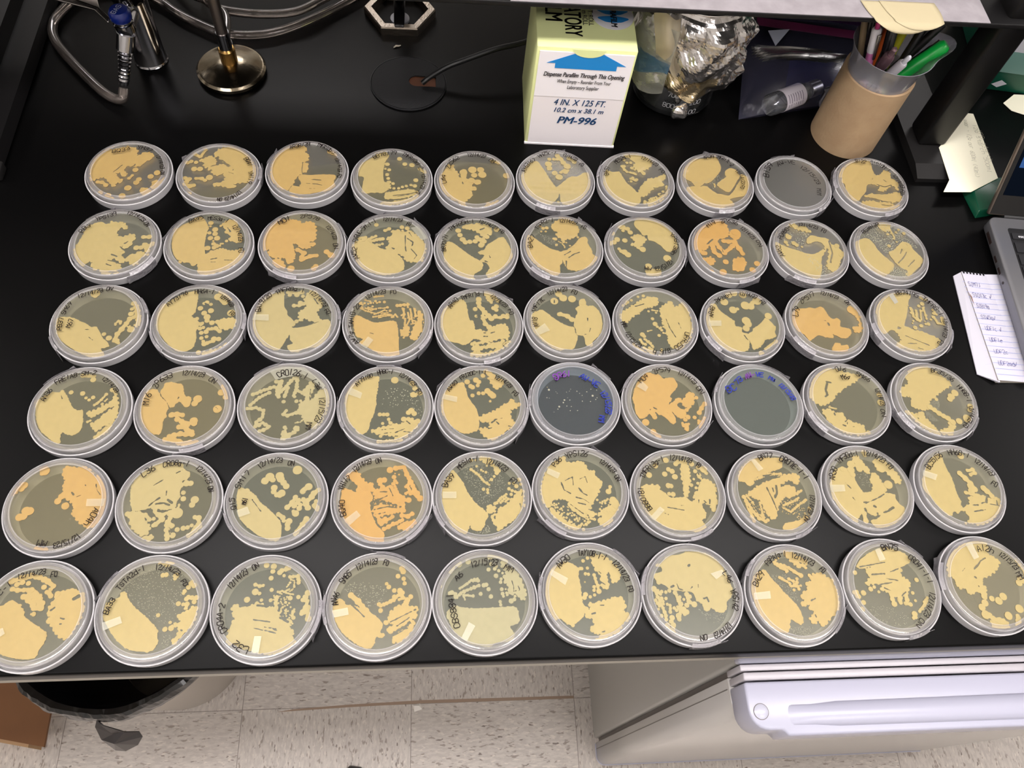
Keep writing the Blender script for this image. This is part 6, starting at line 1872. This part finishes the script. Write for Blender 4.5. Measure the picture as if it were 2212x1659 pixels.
# ---------------------------------------------------------------- cardboard tube, cup and pens
def pencil_cup():
    cx, cy = .525, .638
    t = tag(empty('cardboard_tube', (cx, cy, 0)), 'brown cardboard tube standing on the bench, holding a plastic cup', 'tube')
    MB().lathe([(.0395, 0), (.0425, 0), (.0425, .1), (.0395, .1), (.0395, 0)], 72).obj('tube_wall', [mat('kraft_board', (166, 140, 108), .8, mottle=.7, mscale=50, rgb2=(150, 122, 92), bump=.3, bscale=300)], t, smooth=True)
    u = tag(empty('plastic_cup', (cx, cy, 0)), 'translucent plastic beaker with spout, sitting inside the cardboard tube', 'cup')
    n = 72; prof = [(.030, .004), (.0375, .006), (.0385, .10), (.041, .122), (.0475, .1345), (.0483, .1345), (.0422, .120), (.0393, .10), (.0385, .0045)]
    vs = []
    for k in range(n):
        a = 2*PI*k/n
        for j, (r, z) in enumerate(prof):
            sp = max(0, math.cos(a-.15))**14*(.028 if 3 < j < 6 else .010 if j in (3, 6) else 0); vs.append(((r+sp)*math.cos(a), (r+sp)*math.sin(a), z+sp*.12))
    m = len(prof); f = [(k*m+j, ((k+1) % n)*m+j, ((k+1) % n)*m+j+1, k*m+j+1) for k in range(n) for j in range(m-1)]; f.append(tuple(k*m for k in range(n)))
    MB().add(vs, f).obj('cup_wall', [clear('cup_plastic', (228, 226, 238), .24, .10, gloss=1.3, tint=(.95, .95, .98))], u, smooth=True)
    def pen(name, foot, top, r, label, cat, body, cap=None, caplen=.3, clip=None, tip='flat', butt=None):
        a, b = Vector((cx+foot[0], cy+foot[1], foot[2])), Vector((cx+top[0], cy+top[1], top[2])); d = b-a; L = d.length; R = rot_to(d)
        o = tag(empty(name, a), label, cat)
        ed = .0 if tip == 'flat' else .6
        MB().lathe([(0, 0), (r*.3, 0), (r*.95, .012), (r, .02), (r, L*(1-caplen))]+([(r*1.0, L-r*.4), (r*.6, L), (0, L)] if not cap else [(0, L*(1-caplen))]), 20, R=R).obj('barrel', [body], o, smooth=True)
        if cap: MB().lathe([(0, L*(1-caplen)), (r*1.12, L*(1-caplen)), (r*1.12, L-r*.5), (r*.8, L), (0, L)], 20, R=R).obj('cap', [cap], o, smooth=True)
        if butt: MB().lathe([(0, L), (r*.55, L), (r*.55, L+.010), (r*.3, L+.012), (0, L+.012)], 16, R=R).obj('push_button', [butt], o, smooth=True)
        if clip:
            s = R @ Vector((clip[1], clip[2], 0)).normalized()*(r*1.15); dd = d.normalized(); w = dd.cross(s).normalized()*.0022; s2 = s*1.25
            p, q_ = dd*(L*.97), dd*(L*.97-.034); V = [p+s-w, p+s+w, q_+s+w*.7, q_+s-w*.7, p+s2*1.15-w, p+s2*1.15+w, q_+s2*1.1+w*.7, q_+s2*1.1-w*.7]
            MB().add(V, [(0, 1, 2, 3), (7, 6, 5, 4), (0, 4, 5, 1), (1, 5, 6, 2), (2, 6, 7, 3), (3, 7, 4, 0)]).obj('clip', [clip[0]], o, bevel=.0004)
        return o
    G_ = mat('green_highlighter', (10, 176, 68), .35); chrome = mat('clip_chrome', (190, 188, 180), .25, 1); blk = mat('pen_black', (18, 16, 18), .3)
    pen('highlighter_pen', (-.030, .002, .010), (.0590, .0000, .141), .0072, 'bright green pen cap leaning out of the cup to the right', 'pen', mat('green_clear', (16, 150, 70), .3), G_, .52, (chrome, 0, 1))
    pen('ballpoint_pen', (.006, -.004, .010), (-.0365, -.0050, .162), .0047, 'pink and white clicking pen at the left of the cup', 'pen', mat('pen_pink', (206, 120, 176), .35), mat('pen_white', (220, 216, 222), .35), .20, (chrome, .3, -1), butt=mat('pen_magenta', (190, 50, 120), .35))
    pen('ballpoint_pen', (.002, .024, .010), (-.0150, -.0220, .142), .0058, 'dark plum pen with shiny round end, middle of cup', 'pen', mat('pen_plum', (84, 58, 66), .25), mat('pen_plum2', (104, 78, 86), .2, .4), .15, butt=mat('pen_plum3', (150, 120, 128), .2, .5))
    pen('marker_pen', (-.004, .018, .010), (.0020, -.0270, .136), .0050, 'grey capped marker leaning on the front of the cup rim', 'pen', mat('pen_grey', (140, 136, 142), .4), mat('pen_grey2', (176, 172, 178), .3), .3, butt=mat('pen_silver', (215, 215, 225), .3))
    pen('ballpoint_pen', (.018, -.018, .010), (-.0120, .0060, .158), .0055, 'black pen with round button end, centre of cup', 'pen', blk, mat('pen_black2', (30, 28, 30), .2), .2, butt=mat('pen_black3', (60, 58, 60), .2))
    pen('orange_pen', (.0, .010, .012), (-.0290, .0300, .166), .0050, 'orange plastic pen at the back left of the cup', 'pen', mat('orange_plastic', (186, 64, 12), .4))
    pen('crayon', (.006, .020, .012), (-.0040, .0300, .162), .0040, 'orange brown pencil at the back of the cup', 'pencil', mat('orange_pencil', (176, 76, 20), .5))
    pen('highlighter_pen', (.010, .010, .012), (.0160, .0280, .163), .0062, 'olive yellow highlighter standing at the back of the cup', 'pen', mat('yellow_olive', (150, 146, 20), .4))
    pen('pencil', (.004, .0, .012), (-.0480, .0140, .170), .0036, 'pencil with pink eraser at the far left of the cup', 'pencil', mat('pencil_tan', (128, 110, 84), .5), mat('eraser', (150, 70, 66), .7), .05)
    pen('ballpoint_pen', (.0, .008, .012), (-.0370, .0180, .167), .0050, 'glossy black pen beside the pink eraser pencil', 'pen', blk, mat('pen_black2', (30, 28, 30), .2), .25)
    pen('ballpoint_pen', (.012, -.006, .012), (.0390, .0260, .164), .0048, 'black pen with white end at the right back of cup', 'pen', blk, mat('pen_white', (220, 216, 222), .35), .10)
    pen('ballpoint_pen', (-.010, .012, .012), (.0520, .0160, .158), .0048, 'dull black pen behind the bright green pen cap', 'pen', blk)
pencil_cup()

# ---------------------------------------------------------------- sticky notes, green box, laptop, notepad
def sheet_obj(name, P, mtl, label, cat, th=.0003, curl=None):
    n = len(P); v = [tuple(p) for p in P]+[(p[0], p[1], p[2]+th) for p in P]
    o = MB().add(v, [tuple(range(n-1, -1, -1)), tuple(range(n, 2*n))]+[(i, (i+1) % n, (i+1) % n+n, i+n) for i in range(n)]).obj(name, [mtl]); return tag(o, label, cat)
NOTE = mat('note_yellow', (240, 236, 212), .75)
def notes():
    # flat note lying right of the shelf upright
    def hz(x, y): return .0006+max(0, min(1, (x-.652)/.05))*0+max(0, min(1, (.590-y)/.05))*0
    P = [(.639, .607), (.636, .553), (.622, .533), (.658, .534), (.702, .558), (.706, .669), (.699, .670)]
    o = sheet_obj('sticky_note', [(x, y, .0125) for x, y in P], NOTE, 'pale yellow note with faint pencil writing, right of the shelf upright', 'note')
    mb = MB(); rn = random.Random(9); ink = mat('pencil_grey', (150, 146, 128), .7)
    for txt, a, b in (('12g starch 500ml', (.7005, .650), (.6945, .566)), ('agar - 12g our 600ml (40ml)', (.6915, .658), (.6750, .558)), ('YPD starch', (.7040, .640), (.7030, .585))):
        write_flat(mb, txt, [a, b], .0055, .00035, .0131, rn)
    mb.obj('pencil_writing', [ink], o)
    # note hanging over the shelf edge: a curled pair
    def curl(dx, w, l, seed):
        def fn(u, v):
            s = v*l*(1-.30*abs(2*u-1)**2.5); x = (u-.5)*w*(1-.15*v**3)+dx+.006*v
            if s < .028: y, z = -.0+(.028-s), .1998
            else:
                a = (s-.028)/.018; a = min(a, 2.2); y, z = -.0-.010*math.sin(min(a, PI/2))-.004, .1998-.014*(1-math.cos(a))-max(0, (s-.028)-.018*2.2)*.8
            return (x, y, z+seed*.0007)
        return fn
    for dx, w, l, sd, lb in ((.484, .070, .048, 0, 'pale yellow sticky note curling over the shelf edge, upper of two'), (.500, .062, .043, 1, 'beige sticky note lying over the curled yellow note at the shelf edge')):
        v, f = foil_sheet(curl(dx, w, l, sd), 12, 16)
        v = [(x, y+.598, z) for x, y, z in v]
        o = MB().add(v, f).obj('sticky_note', [mat('note_cream', (178, 166, 134), .8)], smooth=True); s = o.modifiers.new('t', 'SOLIDIFY'); s.thickness = .0002; tag(o, lb, 'note')
    # note leaning on the green box behind the upright
notes()
def green_boxes():
    g = mat('green_card', (14, 92, 70), .4); g2 = mat('pale_green_print', (118, 160, 150), .45); wh = mat('card_white2', (214, 214, 222), .45)
    t = tag(empty('supply_box', (.742, .733, 0), math.radians(-8)), 'green and white supply box at the back right of the bench', 'box')
    MB().box(0, 0, 0, .20, .16, .11).obj('carton', [g], t, bevel=.001)
    MB().box(.0005, -.0006, .030, .1995, .0, .062).obj('pale_band', [g2], t)
    MB().box(.0005, -.0006, .062, .1995, .0, .1095).obj('white_band', [wh], t)
    MB().add([(.012, -.0008, .010), (.022, -.0008, .006), (.032, -.0008, .013), (.022, -.0008, .018)], [(0, 1, 2, 3)]).obj('white_lozenge', [wh], t)
    ring = [(.050+.022*math.cos(a), -.0009, .066+.015*math.sin(a)) for a in [2*PI*k/30 for k in range(30)]]
    MB().add(ring, [tuple(range(30))]).obj('badge', [mat('badge_grey', (196, 196, 204), .5)], t)
    MB().tube(ring+[ring[0]], .0008, 6, cap=False).obj('badge_outline', [mat('print_black', (24, 20, 24), .5)], t)
    printed('M', .02, mat('print_black', (24, 20, 24), .5), t, (.050, -.0010, .066), (1, 0, 0), (0, 0, 1), .1, .0003)
    sheet_obj('sticky_note', [(.768, .7045, .0008), (.775, .6905, .0008), (.790, .684, .0008), (.86, .684, .0008), (.86, .722, .0008), (.790, .722, .0008)], NOTE, 'pale yellow note lying in front of the green supply box', 'note')
    # flattened green box by the laptop hinge
    t = tag(empty('slide_box', (.672, .505, 0), math.radians(12)), 'dark green folded card box between yellow note and laptop hinge', 'box')
    v = [(-.012, 0, 0), (.06, .0, 0), (.06, .050, 0), (-.006, .052, 0), (-.010, .004, .010), (.06, .004, .010), (.06, .046, .012), (.004, .050, .012)]
    MB().add(v, [(0, 3, 2, 1), (4, 5, 6, 7), (0, 1, 5, 4), (1, 2, 6, 5), (2, 3, 7, 6), (3, 0, 4, 7)]).obj('carton', [mat('green_gloss', (10, 66, 46), .25)], t, bevel=.0012)
green_boxes()
def laptop():
    t = tag(empty('laptop_computer', (.664, .493, 0), math.radians(-4.6)), 'open grey laptop computer at the right end of the bench', 'laptop')
    al = mat('space_grey', (134, 134, 138), .4, .7); dk = mat('key_black', (18, 18, 20), .45); side = mat('laptop_side', (120, 108, 98), .35, .7)
    Wd, Dp, Z0, Z1 = .312, .221, .0034, .0165
    r = .010; P = []
    for cx, cy, a in ((r, -r, 180), (r, -Dp+r, 270-90), (0, 0, 0)): pass
    def rr(x0, y0, x1, y1, r, n=5):
        out = []
        for cx, cy, a0 in ((x1-r, y1-r, 0), (x0+r, y1-r, 90), (x0+r, y0+r, 180), (x1-r, y0+r, 270)): out += [(cx+r*math.cos(math.radians(a0+90*k/n)), cy+r*math.sin(math.radians(a0+90*k/n))) for k in range(n+1)]
        return out
    MB().prism(rr(0, -Dp, Wd, 0, r), Z0, Z1).obj('lower_case', [al], t, bevel=.0012)
    for x, y in ((.02, -.02), (.29, -.02), (.035, -.20), (.29, -.20)): MB().cyl((x, y, 0), .006, .0036, 16).obj('foot', [dk], t)
    kb = MB().prism(rr(.020, -.118, Wd-.020, -.016, .003), Z1, Z1+.0003).obj('keyboard_well', [dk], t)
    key = None; rows = [(-.0285, .009), (-.0455, .0145), (-.0635, .0145), (-.0815, .0145), (-.0995, .0145)]
    km = mat('key_cap', (26, 26, 29), .5); cnt = 0
    for ri, (y, h) in enumerate(rows):
        x = .022; ws = [.024]+[.0155]*12+[.024] if ri in (0, 1) else [.026]+[.0155]*11+[.034]
        for i, w_ in enumerate(ws):
            if x+w_ > Wd-.020: break
            MB().box(x, y-h/2, Z1+.0003, x+w_-.0025, y+h/2, Z1+.0015).obj('key', [km], kb); cnt += 1; x += w_+.0008
    lt = mat('key_legend', (220, 220, 225), .5)
    printed('esc', .0055, lt, kb, (.0325, -.029, Z1+.0014), (1, 0, 0), (0, 1, 0)); printed('~', .006, lt, kb, (.034, -.045, Z1+.0014), (1, 0, 0), (0, 1, 0))
    prt = mat('port_dark', (40, 30, 28), .4)
    MB().box(-.0004, -.035, .006, .0002, -.018, .0105).obj('port', [prt], t, bevel=.0002)
    for y in (-.058, -.075): MB().box(-.0004, y-.0045, .0065, .0002, y+.0045, .0095).obj('port', [prt], t)
    MB().lathe([(0, 0), (.0018, 0), (.0018, .0006), (0, .0006)], 14, c=(-.0003, -.092, .008), R=rot_to((1, 0, 0))).obj('headphone_jack', [prt], t)
    # screen, opened to 117 degrees
    s = empty('screen_lid', (0, .002, .0170)); s.parent = t; s.rotation_euler = (-math.radians(27), 0, 0)
    MB().box(0, 0, 0, Wd, .0060, .218).obj('lid_shell', [side], s, bevel=.002)
    MB().box(.0018, -.0006, .002, Wd-.0018, .0001, .2165).obj('bezel', [mat('bezel_black', (10, 10, 11), .15)], s)
    scr = emit('screen_dark', (22, 30, 44), .5); bl = emit('screen_blue', (70, 112, 180), .75)
    MB().box(.007, -.0010, .026, Wd-.007, -.0007, .2115).obj('display', [scr], s)
    MB().box(.011, -.0014, .060, .080, -.0011, .108).obj('screen_window', [bl], s); MB().box(.028, -.0014, .046, .060, -.0011, .057).obj('screen_window', [emit('screen_blue2', (90, 124, 190), .75)], s)
    MB().tube([(.02, .003, .0145), (Wd-.02, .003, .0145)], .0042, 14).obj('hinge', [dk], t, smooth=True)
laptop()
def notepad():
    t = tag(empty('notepad', (.612, .418, 0), 0), 'small lined notepad with blue writing, tucked under the laptop edge', 'notepad')
    pg = mat('lined_paper', (186, 184, 196), .7); pe = mat('page_edges', (165, 158, 148), .8)
    def quad(a, b, c, d, z0, z1): return MB().add([(*a, z0), (*b, z0), (*c, z0), (*d, z0), (*a, z1), (*b, z1), (*c, z1), (*d, z1)], [(0, 3, 2, 1), (4, 5, 6, 7), (0, 1, 5, 4), (1, 2, 6, 5), (2, 3, 7, 6), (3, 0, 4, 7)])
    a, b, c, d = (.000, .000), (.034, .0015), (.036, -.144), (-.004, -.144)
    a2, b2, c2, d2 = (-.008, -.003), (.000, -.000), (-.002, -.146), (-.022, -.134)
    def slab(z0, z1, z2, th):
        X = (a[0], .033, .060); Zt = (z0, z1, z2); v = [(x+(d[0]-a[0] if x == X[0] and k else 0), (-.144 if k else 0), z+h) for h in (0, th) for k in (0, 1) for x, z in zip(X, Zt)]
        return MB().add(v, [(0, 1, 4, 3), (1, 2, 5, 4), (6, 9, 10, 7), (7, 10, 11, 8), (0, 3, 9, 6), (2, 8, 11, 5), (0, 6, 7, 1), (1, 7, 8, 2), (3, 4, 10, 9), (4, 5, 11, 10)])
    v0 = slab(.0, .0, .0, .0002); MB().add([(a[0], 0, 0), (.033, 0, 0), (d[0], -.144, 0), (.033, -.144, 0), (a[0], 0, .006), (.033, 0, .0008), (d[0], -.144, .006), (.033, -.144, .0008)],
        [(0, 1, 3, 2), (4, 6, 7, 5), (0, 4, 5, 1), (2, 3, 7, 6), (0, 2, 6, 4), (1, 5, 7, 3)]).obj('page_block', [pe], t)
    top = slab(.0061, .0010, .0010, .0003).obj('top_page', [pg], t)
    def on(x, y): return .00665-(x/.033)*.0051
    rule = MB()
    for k in range(18):
        y = -.014-k*.0072; rule.add([(-.0035, y, .0068), (.033, y-.000, .0017), (.033, y-.0005, .0017), (-.0035, y-.0005, .0068)], [(0, 3, 2, 1)])
    for k in range(18):
        y = -.014-k*.0072; rule.add([(.033, y, .0016), (.060, y, .0016), (.060, y-.0005, .0016), (.033, y-.0005, .0016)], [(0, 3, 2, 1)])
    rule.obj('ruled_lines', [mat('rule_blue', (140, 150, 200), .7)], top)
    mb = MB(); rn = random.Random(2)
    for i, (tx, x1) in enumerate((('SIM7j', .0190), ('SIO13c ~', .0290), ('SIB19a', .0200), ('SIW5a~', .0230), ('UDF1c ~', .0250), ('UDF1e', .0205), ('UDF2c', .0220), ('UDF2ad~', .0280))):
        y = -.0175-i*.0150; m0 = MB(); write_flat(m0, tx, [(.0030, y), (x1, y)], .0052, .0004, 0, rn); mb.add([(x, yy, on(x, yy)+.0003) for x, yy, z in m0.v], m0.f)
    mb.obj('pen_writing', [mat('pen_blue_ink', (62, 60, 130), .6)], top)
    # loose leaf stack fanned out at the left and the torn spiral holes
    MB().add([(*d2, .0004), (*c2, .003), (*b2, .003), (*a2, .0004), (*d2, .0012), (*c2, .0052), (*b2, .0052), (*a2, .0014)], [(0, 3, 2, 1), (4, 5, 6, 7), (0, 1, 5, 4), (1, 2, 6, 5), (2, 3, 7, 6), (3, 0, 4, 7)]).obj('turned_page', [mat('turned_page', (180, 178, 188), .7)], t)
    r2 = MB()
    for k in range(13):
        y = -.02-k*.0085; f = k/13; r2.add([(-.0085-.011*f, y-.002, .0017), (-.0005, y, .0056), (-.0005, y-.0005, .0056), (-.0085-.011*f, y-.0025, .0017)], [(0, 3, 2, 1)])
    r2.obj('ruled_lines', [mat('rule_grey', (170, 172, 192), .7)], t)
    h = MB()
    for k in range(7): h.box(.0015+k*.0045, -.0028, .0066-k*.0007, .0030+k*.0045, .0008, .0071-k*.0007)
    h.obj('binding_holes', [BLACK], top)
    MB().add([(-.004, -.022, .0070), (.0008, -.036, .0069), (.0002, -.048, .0068), (-.0010, -.030, .0070)], [(0, 1, 2, 3)]).obj('stain', [mat('brown_stain', (120, 84, 62), .8)], top)
notepad()

# ---------------------------------------------------------------- below the bench: refrigerator, bin, carton
def fridge():
    t = tag(empty('refrigerator', (.288, 0, -.86)), 'white undercounter refrigerator with grey side, right below the bench', 'refrigerator')
    white = mat('appliance_white', (160, 160, 176), .3); wg = mat('appliance_front', (170, 164, 158), .22, spec=.6); gry = mat('appliance_side', (160, 158, 153), .4, bump=.1, bscale=60); dk = mat('gasket_grey', (96, 90, 86), .6)
    H = .800
    MB().box(0, .0, .015, .60, .60, H).obj('cabinet', [gry], t, bevel=.004)
    MB().box(-.002, -.001, H, .60, .60, H+.014).obj('top_panel', [white], t, bevel=.003)
    P = [(.0, -.008), (.0, -.030)]+[(.014-.014*math.cos(a), -.030-.014*math.sin(a)) for a in [PI/2*k/8 for k in range(1, 9)]]+[(.60, -.044), (.60, -.008)]
    dm = mat('appliance_door', (176, 173, 170), .2, spec=.6)
    d = MB().prism(P, .030, H-.030).obj('door', [dm], t, bevel=.001)
    MB().box(.006, -.0079, .035, .59, -.0005, H-.006).obj('door_gasket', [dk], t)
    MB().box(-.0004, -.0185, .034, .002, -.0175, H-.035).obj('side_seam', [mat('seam_grey', (104, 100, 96), .6)], d)
    MB().tube([(-.0002, -.010, .0305), (-.0002, -.030, .0305)]+[(.014-.0142*math.cos(a), -.030-.0142*math.sin(a), .0305) for a in [PI/2*k/6 for k in range(1, 7)]]+[(.60, -.0442, .0305)], .0013, 8).obj('bottom_edge_trim', [white], d, smooth=True)
    MB().box(0, -.0078, H-.030, .60, -.0018, H+.010).obj('trim_strip', [mat('trim_white', (164, 160, 166), .35)], d, bevel=.001)
    MB().box(.001, -.0165, H-.030, .60, -.0092, H+.012).obj('trim_strip', [mat('trim_white', (164, 160, 166), .35)], d, bevel=.0015)
    P = [(.0, -.0180), (.0, -.0420)]+[(.018-.018*math.cos(a), -.042-.018*math.sin(a)) for a in [PI/2*k/6 for k in range(1, 7)]]+[(.030, -.0600), (.034, -.0655), (.60, -.0655), (.60, -.0180)]
    cap = MB().prism(P, H-.030, H+.013).obj('handle_cap', [white], d, bevel=.0025)
    MB().lathe([(0, 0), (.0064, 0), (.0066, .0006), (.0050, .0014), (.003, .0020), (0, .0020)], 32, c=(.0115, -.0440, H+.0131)).obj('screw_cover', [mat('cover_white', (170, 170, 184), .2)], cap, smooth=True)
    MB().lathe([(.0066, 0), (.0072, 0), (.0072, .0003), (.0066, .0003)], 32, c=(.0115, -.0440, H+.0131)).obj('cover_groove', [dk], cap)
    # the bulging grip
    v = []; n = 24; m = 10
    for i in range(n+1):
        x = .036+(.62-.036)*i/n; e0 = min(1, i/1.2)
        for j in range(m+1):
            a = PI*j/m; ry = .0105*(e0 if i else .85)+.0008*i/n*3; y = -.0480+ry*math.cos(a); z = H+.0128+.0070*math.sin(a)*e0
            v.append((x+(0 if i else .003*(1-math.sin(a))), y, z))
    f = [(i*(m+1)+j, (i+1)*(m+1)+j, (i+1)*(m+1)+j+1, i*(m+1)+j+1) for i in range(n) for j in range(m)]
    MB().add(v, f).obj('grip', [white], cap, smooth=True)
    for x in (.03, .57):
        for y in (.03, .56): MB().cyl((x, y, 0), .012, .016, 16).obj('foot', [BLACK], t)
fridge()
def bin_():
    cx, cy = -.452, .186
    t = tag(empty('trash_can', (cx, cy, -.86)), 'grey round trash can lined with black bag, under left bench', 'trash can')
    MB().lathe([(0, 0), (.108, 0), (.111, .003), (.152, .352), (.155, .355), (.152, .358), (.149, .356), (.108, .006), (0, .005)], 72).obj('can_body', [mat('can_steel', (168, 160, 150), .34, .25)], t, smooth=True)
    bagm = mat('black_bag', (12, 11, 13), .25, spec=.7); c = crumple(41, .008, .02); c2 = crumple(45, .003, .006)
    n, prof = 220, [(.100, .05), (.136, .30), (.1455, .352), (.1500, .3650), (.1555, .3680), (.1600, .363), (.1620, .350), (.1615, .338)]
    v = []
    for k in range(n):
        a = 2*PI*k/n
        for j, (r, z) in enumerate(prof):
            p = Vector((r*math.cos(a), r*math.sin(a), z)); kk = (abs(c(p))+abs(c2(p)))*(.9 if j > 3 else .3 if j == 3 else -.2); dz = abs(c2(p))*(1.2 if j > 2 else .3)
            v.append((p.x*(1+kk/r), p.y*(1+kk/r), z+dz))
    m = len(prof); f = [(k*m+j, ((k+1) % n)*m+j, ((k+1) % n)*m+j+1, k*m+j+1) for k in range(n) for j in range(m-1)]; f.append(tuple(k*m for k in range(n)))
    b = MB().add(v, f).obj('bag_liner', [bagm], t)
    # knotted ear of the bag at the front
    ear = [(0, 0, 0), (.004, -.006, -.004), (.030, -.014, -.028), (.046, -.013, -.040), (.049, -.019, -.048), (.040, -.028, -.062), (.022, -.035, -.070), (.010, -.034, -.064), (-.002, -.022, -.036), (-.004, -.008, -.010), (.016, -.028, -.036), (.014, -.016, -.030)]
    fe = [(0, 1, 11), (1, 2, 11), (2, 10, 11), (2, 3, 10), (3, 4, 10), (4, 5, 10), (5, 6, 10), (6, 7, 10), (7, 8, 10), (8, 11, 10), (8, 9, 11), (9, 0, 11)]
    o = MB().add([(x-.004, y-.163, z+.356) for x, y, z in ear], fe).obj('bag_knot', [mat('bag_knot_film', (38, 33, 34), .25, spec=.7)], b); s = o.modifiers.new('t', 'SOLIDIFY'); s.thickness = .0015
bin_()
def carton():
    t = tag(empty('cardboard_box', (-.62, .06, -.86)), 'brown cardboard box on the floor left of the trash can', 'box')
    P = [(-.642, .019), (-.643, .086), (-.694, .122), (-1.10, .24), (-1.10, .114)]; P = [(x+.62, y-.06) for x, y in P]
    MB().prism([(x-.028, y) for x, y in P], 0, .052).obj('carton', [mat('brown_card_lower', (176, 142, 106), .8)], t)
    P2 = [(x+(-.0005 if x < 0 else .0005), y+(-.0006 if y < 0 else 0)) for x, y in P]
    MB().prism(P2, .0521, .058).obj('top_flap', [mat('brown_card_shaded', (118, 78, 44), .7, mottle=.5, mscale=14, rgb2=(100, 64, 36))], t)  # shade under the bench is put into the flap's darker brown
carton()
tag(MB().add([(-.158, -.060, -.86), (-.120, -.065, -.86), (-.122, -.028, -.86), (-.148, -.024, -.86), (-.155, -.058, -.842), (-.124, -.062, -.842), (-.126, -.034, -.846), (-.146, -.030, -.846)], [(0, 3, 2, 1), (4, 5, 6, 7), (0, 1, 5, 4), (1, 2, 6, 5), (2, 3, 7, 6), (3, 0, 4, 7)]).obj('chair_foot', [mat('black_rubber', (16, 16, 17), .35)], bevel=.004), 'black rubber foot of a chair at the bottom of view', 'chair foot')
tag(MB().add([(-.038, .070, -.86), (-.024, .072, -.86), (-.020, .062, -.86), (-.034, .058, -.86), (-.034, .068, -.856), (-.026, .068, -.857)], [(0, 3, 2, 1), (0, 1, 5, 4), (1, 2, 5), (2, 3, 4, 5), (3, 0, 4)]).obj('paper_scrap', [mat('scrap_white', (222, 216, 208), .8)]), 'small torn white paper scrap on the floor joint', 'scrap')
sm = mat('floor_stain', (150, 128, 110), .8)
MB().prism([(-.28, .066), (-.15, .070), (-.02, .072), (.26, .071), (.26, .076), (-.02, .0775), (-.15, .0745), (-.25, .0700)], -.86, -.8598).obj('trim_1', [sm])['kind'] = 'structure'
bpy.context.view_layer.update()
